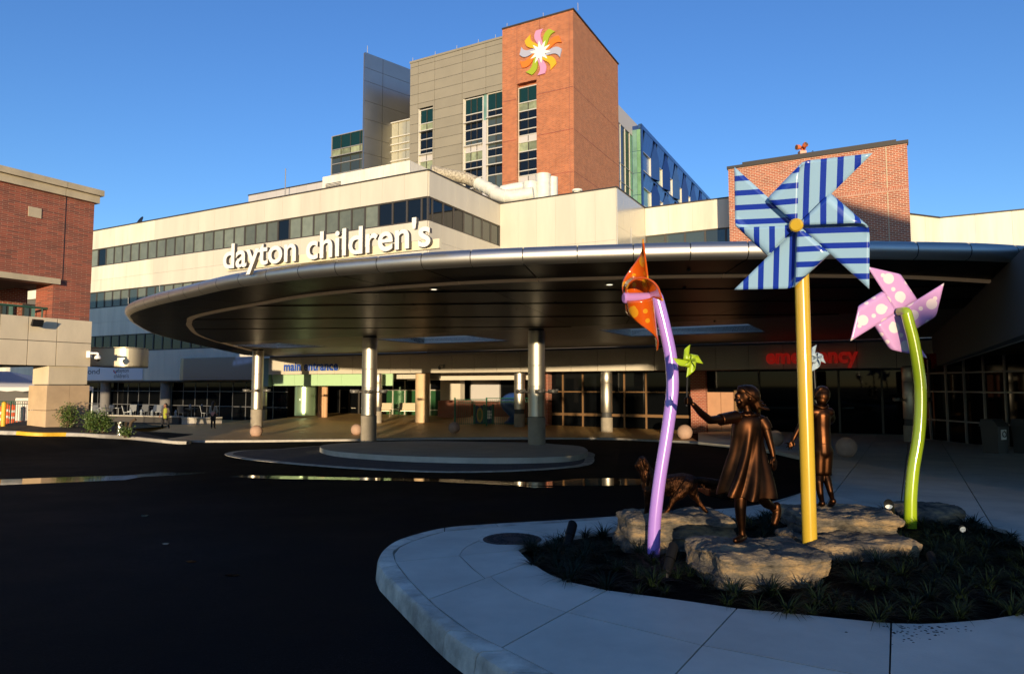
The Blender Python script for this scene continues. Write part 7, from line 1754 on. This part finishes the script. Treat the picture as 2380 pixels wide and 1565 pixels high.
A1 = [((-.17, 0, 1.36), .055), ((-.26, .02, 1.12), .042), ((-.33, -.08, .90), .032)]; A2 = [((.17, 0, 1.36), .055), ((.25, -.02, 1.13), .042), ((.13, -.17, 1.02), .032)]
L1 = [((-.09, 0, .92), .095), ((-.14, -.12, .52), .062), ((-.20, .0, .10), .042), ((-.24, -.08, .04), .042)]; L2 = [((.09, 0, .92), .095), ((.12, .04, .52), .062), ((.20, .12, .10), .042), ((.22, .04, .04), .042)]
person(c, h, 'person in a lime shirt and dark jacket walking on the plaza', dict(hx=-.03, hy=-.02, face=(-.8, -.6), arms=[A1, A2], legs=[L1, L2], hands=[((-.34, -.10, .86), -1), ((.09, -.19, 1.02), 1)]), dict(skin=skin, clothes=[
    ('shirt', lime_c, [[((0, -.03, .78), .13), ((0, -.03, 1.0), .135), ((0, -.02, 1.30), .13)]]), ('jacket', grey_c, [[((-.15, .03, .95), .085), ((-.15, .03, 1.34), .085)], [((.15, .03, .90), .09), ((.15, .03, 1.34), .085)], [((0, .08, .95), .10), ((0, .08, 1.32), .10)], [((-.17, 0, 1.36), .07), ((-.26, .02, 1.12), .058), ((-.32, -.07, .94), .048)], [((.17, 0, 1.36), .07), ((.25, -.02, 1.13), .058), ((.16, -.14, 1.04), .048)]]),
    ('trousers', dark, [[((-.09, 0, .90), .105), ((-.14, -.12, .52), .075), ((-.20, 0, .12), .055)], [((.09, 0, .90), .105), ((.12, .04, .52), .075), ((.20, .12, .12), .055)]]), ('shoe', dark, [[((-.20, .02, .05), .05), ((-.25, -.12, .035), .04)]]), ('shoe', dark, [[((.20, .13, .05), .05), ((.22, 0, .035), .04)]]), ('hair', hairm, [[((-.02, .02, 1.63), .11), ((.0, .05, 1.58), .10)]])]))
c = tg(2185, 1048)
A1 = [((-.17, 0, 1.36), .052), ((-.24, .03, 1.12), .040), ((-.15, -.02, .98), .030)]; A2 = [((.17, 0, 1.36), .052), ((.24, .03, 1.12), .040), ((.20, .06, .98), .030)]
L1 = [((-.08, 0, .92), .095), ((-.07, .0, .52), .060), ((-.08, 0, .10), .040), ((-.09, .08, .04), .040)]; L2 = [((.08, 0, .92), .095), ((.09, .02, .52), .060), ((.10, .04, .10), .040), ((.10, .14, .04), .040)]
person(c, 1.62, 'woman in a pale denim jacket and black leggings seen from behind', dict(hx=0, hy=.02, face=(.1, 1), arms=[A1, A2], legs=[L1, L2], hands=[((-.12, -.02, .95), 1), ((.19, .07, .93), 1)]), dict(skin=skin2, clothes=[
    ('jacket', denim, [[((0, 0, 1.08), .135), ((0, 0, 1.33), .14)], [((-.17, 0, 1.36), .075), ((-.24, .03, 1.12), .06), ((-.17, -.01, .99), .046)], [((.17, 0, 1.36), .075), ((.24, .03, 1.12), .06), ((.20, .05, 1.0), .046)], [((-.12, 0, 1.36), .07), ((.12, 0, 1.36), .07)]]), ('top', pinkc, [[((0, 0, .93), .145), ((0, 0, 1.06), .13)]]),
    ('leggings', dark, [[((-.08, 0, .90), .105), ((-.07, 0, .52), .07), ((-.08, 0, .12), .048)], [((.08, 0, .90), .105), ((.09, .02, .52), .07), ((.10, .04, .12), .048)]]), ('hair', hairm, [[((0, 0, 1.64), .11), ((0, -.04, 1.56), .10), ((0, -.11, 1.36), .08), ((0, -.13, 1.18), .05)]])]))
# ================================================================== unseen blocks added behind the camera to cast the long shadows
def sunpos(s, y): return (s + math.sin(SUN_AZ) * y) / math.cos(SUN_AZ)
TANE = math.tan(SUN_EL)
yo = -26.0
def lowblock(s0, s1, name_label, H):  # unseen block, sized along the sun direction to shade island and columns
    zt_ = CAMZ + H - TANE * yo; x0, x1 = sunpos(s0, yo), sunpos(s1, yo - 3)
    t = empty('low_shadow_block', ((x0 + x1) / 2, yo, 0), label=name_label, cat='building')
    MB().box(x0, x1, yo - 3, yo, 0, zt_ - .25).build('wall', M['brickdark'], t); MB().box(x0, x1 + .03, yo - 3.05, yo + .1, zt_ - .25, zt_).build('roof', M['coping'], t)
    n = max(1, int((x1 - x0) / 2.8))
    for k in range(n): x = x0 + (x1 - x0) * (k + .5) / n; MB().box(x - min(.7, (x1 - x0) * .3), x + min(.7, (x1 - x0) * .3), yo, yo + .05, .9, 2.2).build('window', M['glassdk'], t)
lowblock(-9.2, -8.45, 'narrow brick shadow blocker added behind the viewer', .9)
lowblock(-7.6, .65, 'low brick shadow blocker added behind the viewer', .9)
tb = empty('tall_shadow_block', (sunpos(22, yo), yo - 4, 0), label='tall gabled brick shadow blocker with side slab added behind the viewer', cat='building')
ye = yo - 4; zb_ = CAMZ - TANE * ye  # added mass, fitted to the sun direction to shade the right side
MB().box(sunpos(10.3, ye), sunpos(26, ye), ye - 10, ye, 0, zb_ + 11.0).build('wall', M['brickdark'], tb); MB().box(sunpos(26, ye) + .01, sunpos(46, ye), ye - 10, ye, 0, zb_ + 8.5).build('wall', M['brickdark'], tb)
MB().extr([(sunpos(14.5, ye), ye, zb_ + 11.0), (sunpos(25.9, ye), ye, zb_ + 11.0), (sunpos(19, ye), ye, zb_ + 14.6)], (0, -10, 0)).build('shade_gable', M['brickdark'], tb)  # added wedge that shades the lower corner of the brick block
MB().box(sunpos(5.1, ye), sunpos(10.3, ye) - .01, ye - 7, ye - .5, zb_ + 2.55, zb_ + 7).build('shade_slab', M['precast'], tb)  # added slab that keeps sun off the right end of the canopy edge
MB().box(sunpos(7.5, ye), sunpos(10.3, ye) - .01, ye - 5, ye - .5, 0, zb_ - .45).build('ball_shade_block', M['brickdark'], tb)  # added block that shades the right-hand ball bollards
for j in range(3):
    for k in range(8): x = sunpos(11.5, ye) + k * 3.4; MB().box(x, x + 2, ye, ye + .05, 2 + j * 3.0, 4.0 + j * 3.0).build('window', M['glassdk'], tb)

MB().box(sunpos(4.12, ye), sunpos(5.25, ye - 2), ye - 2, ye - .5, 0, zb_ + 1.3).build('pinwheel_shade_block', M['brickdark'], tb)  # added block that shades the right half of the pink pinwheel
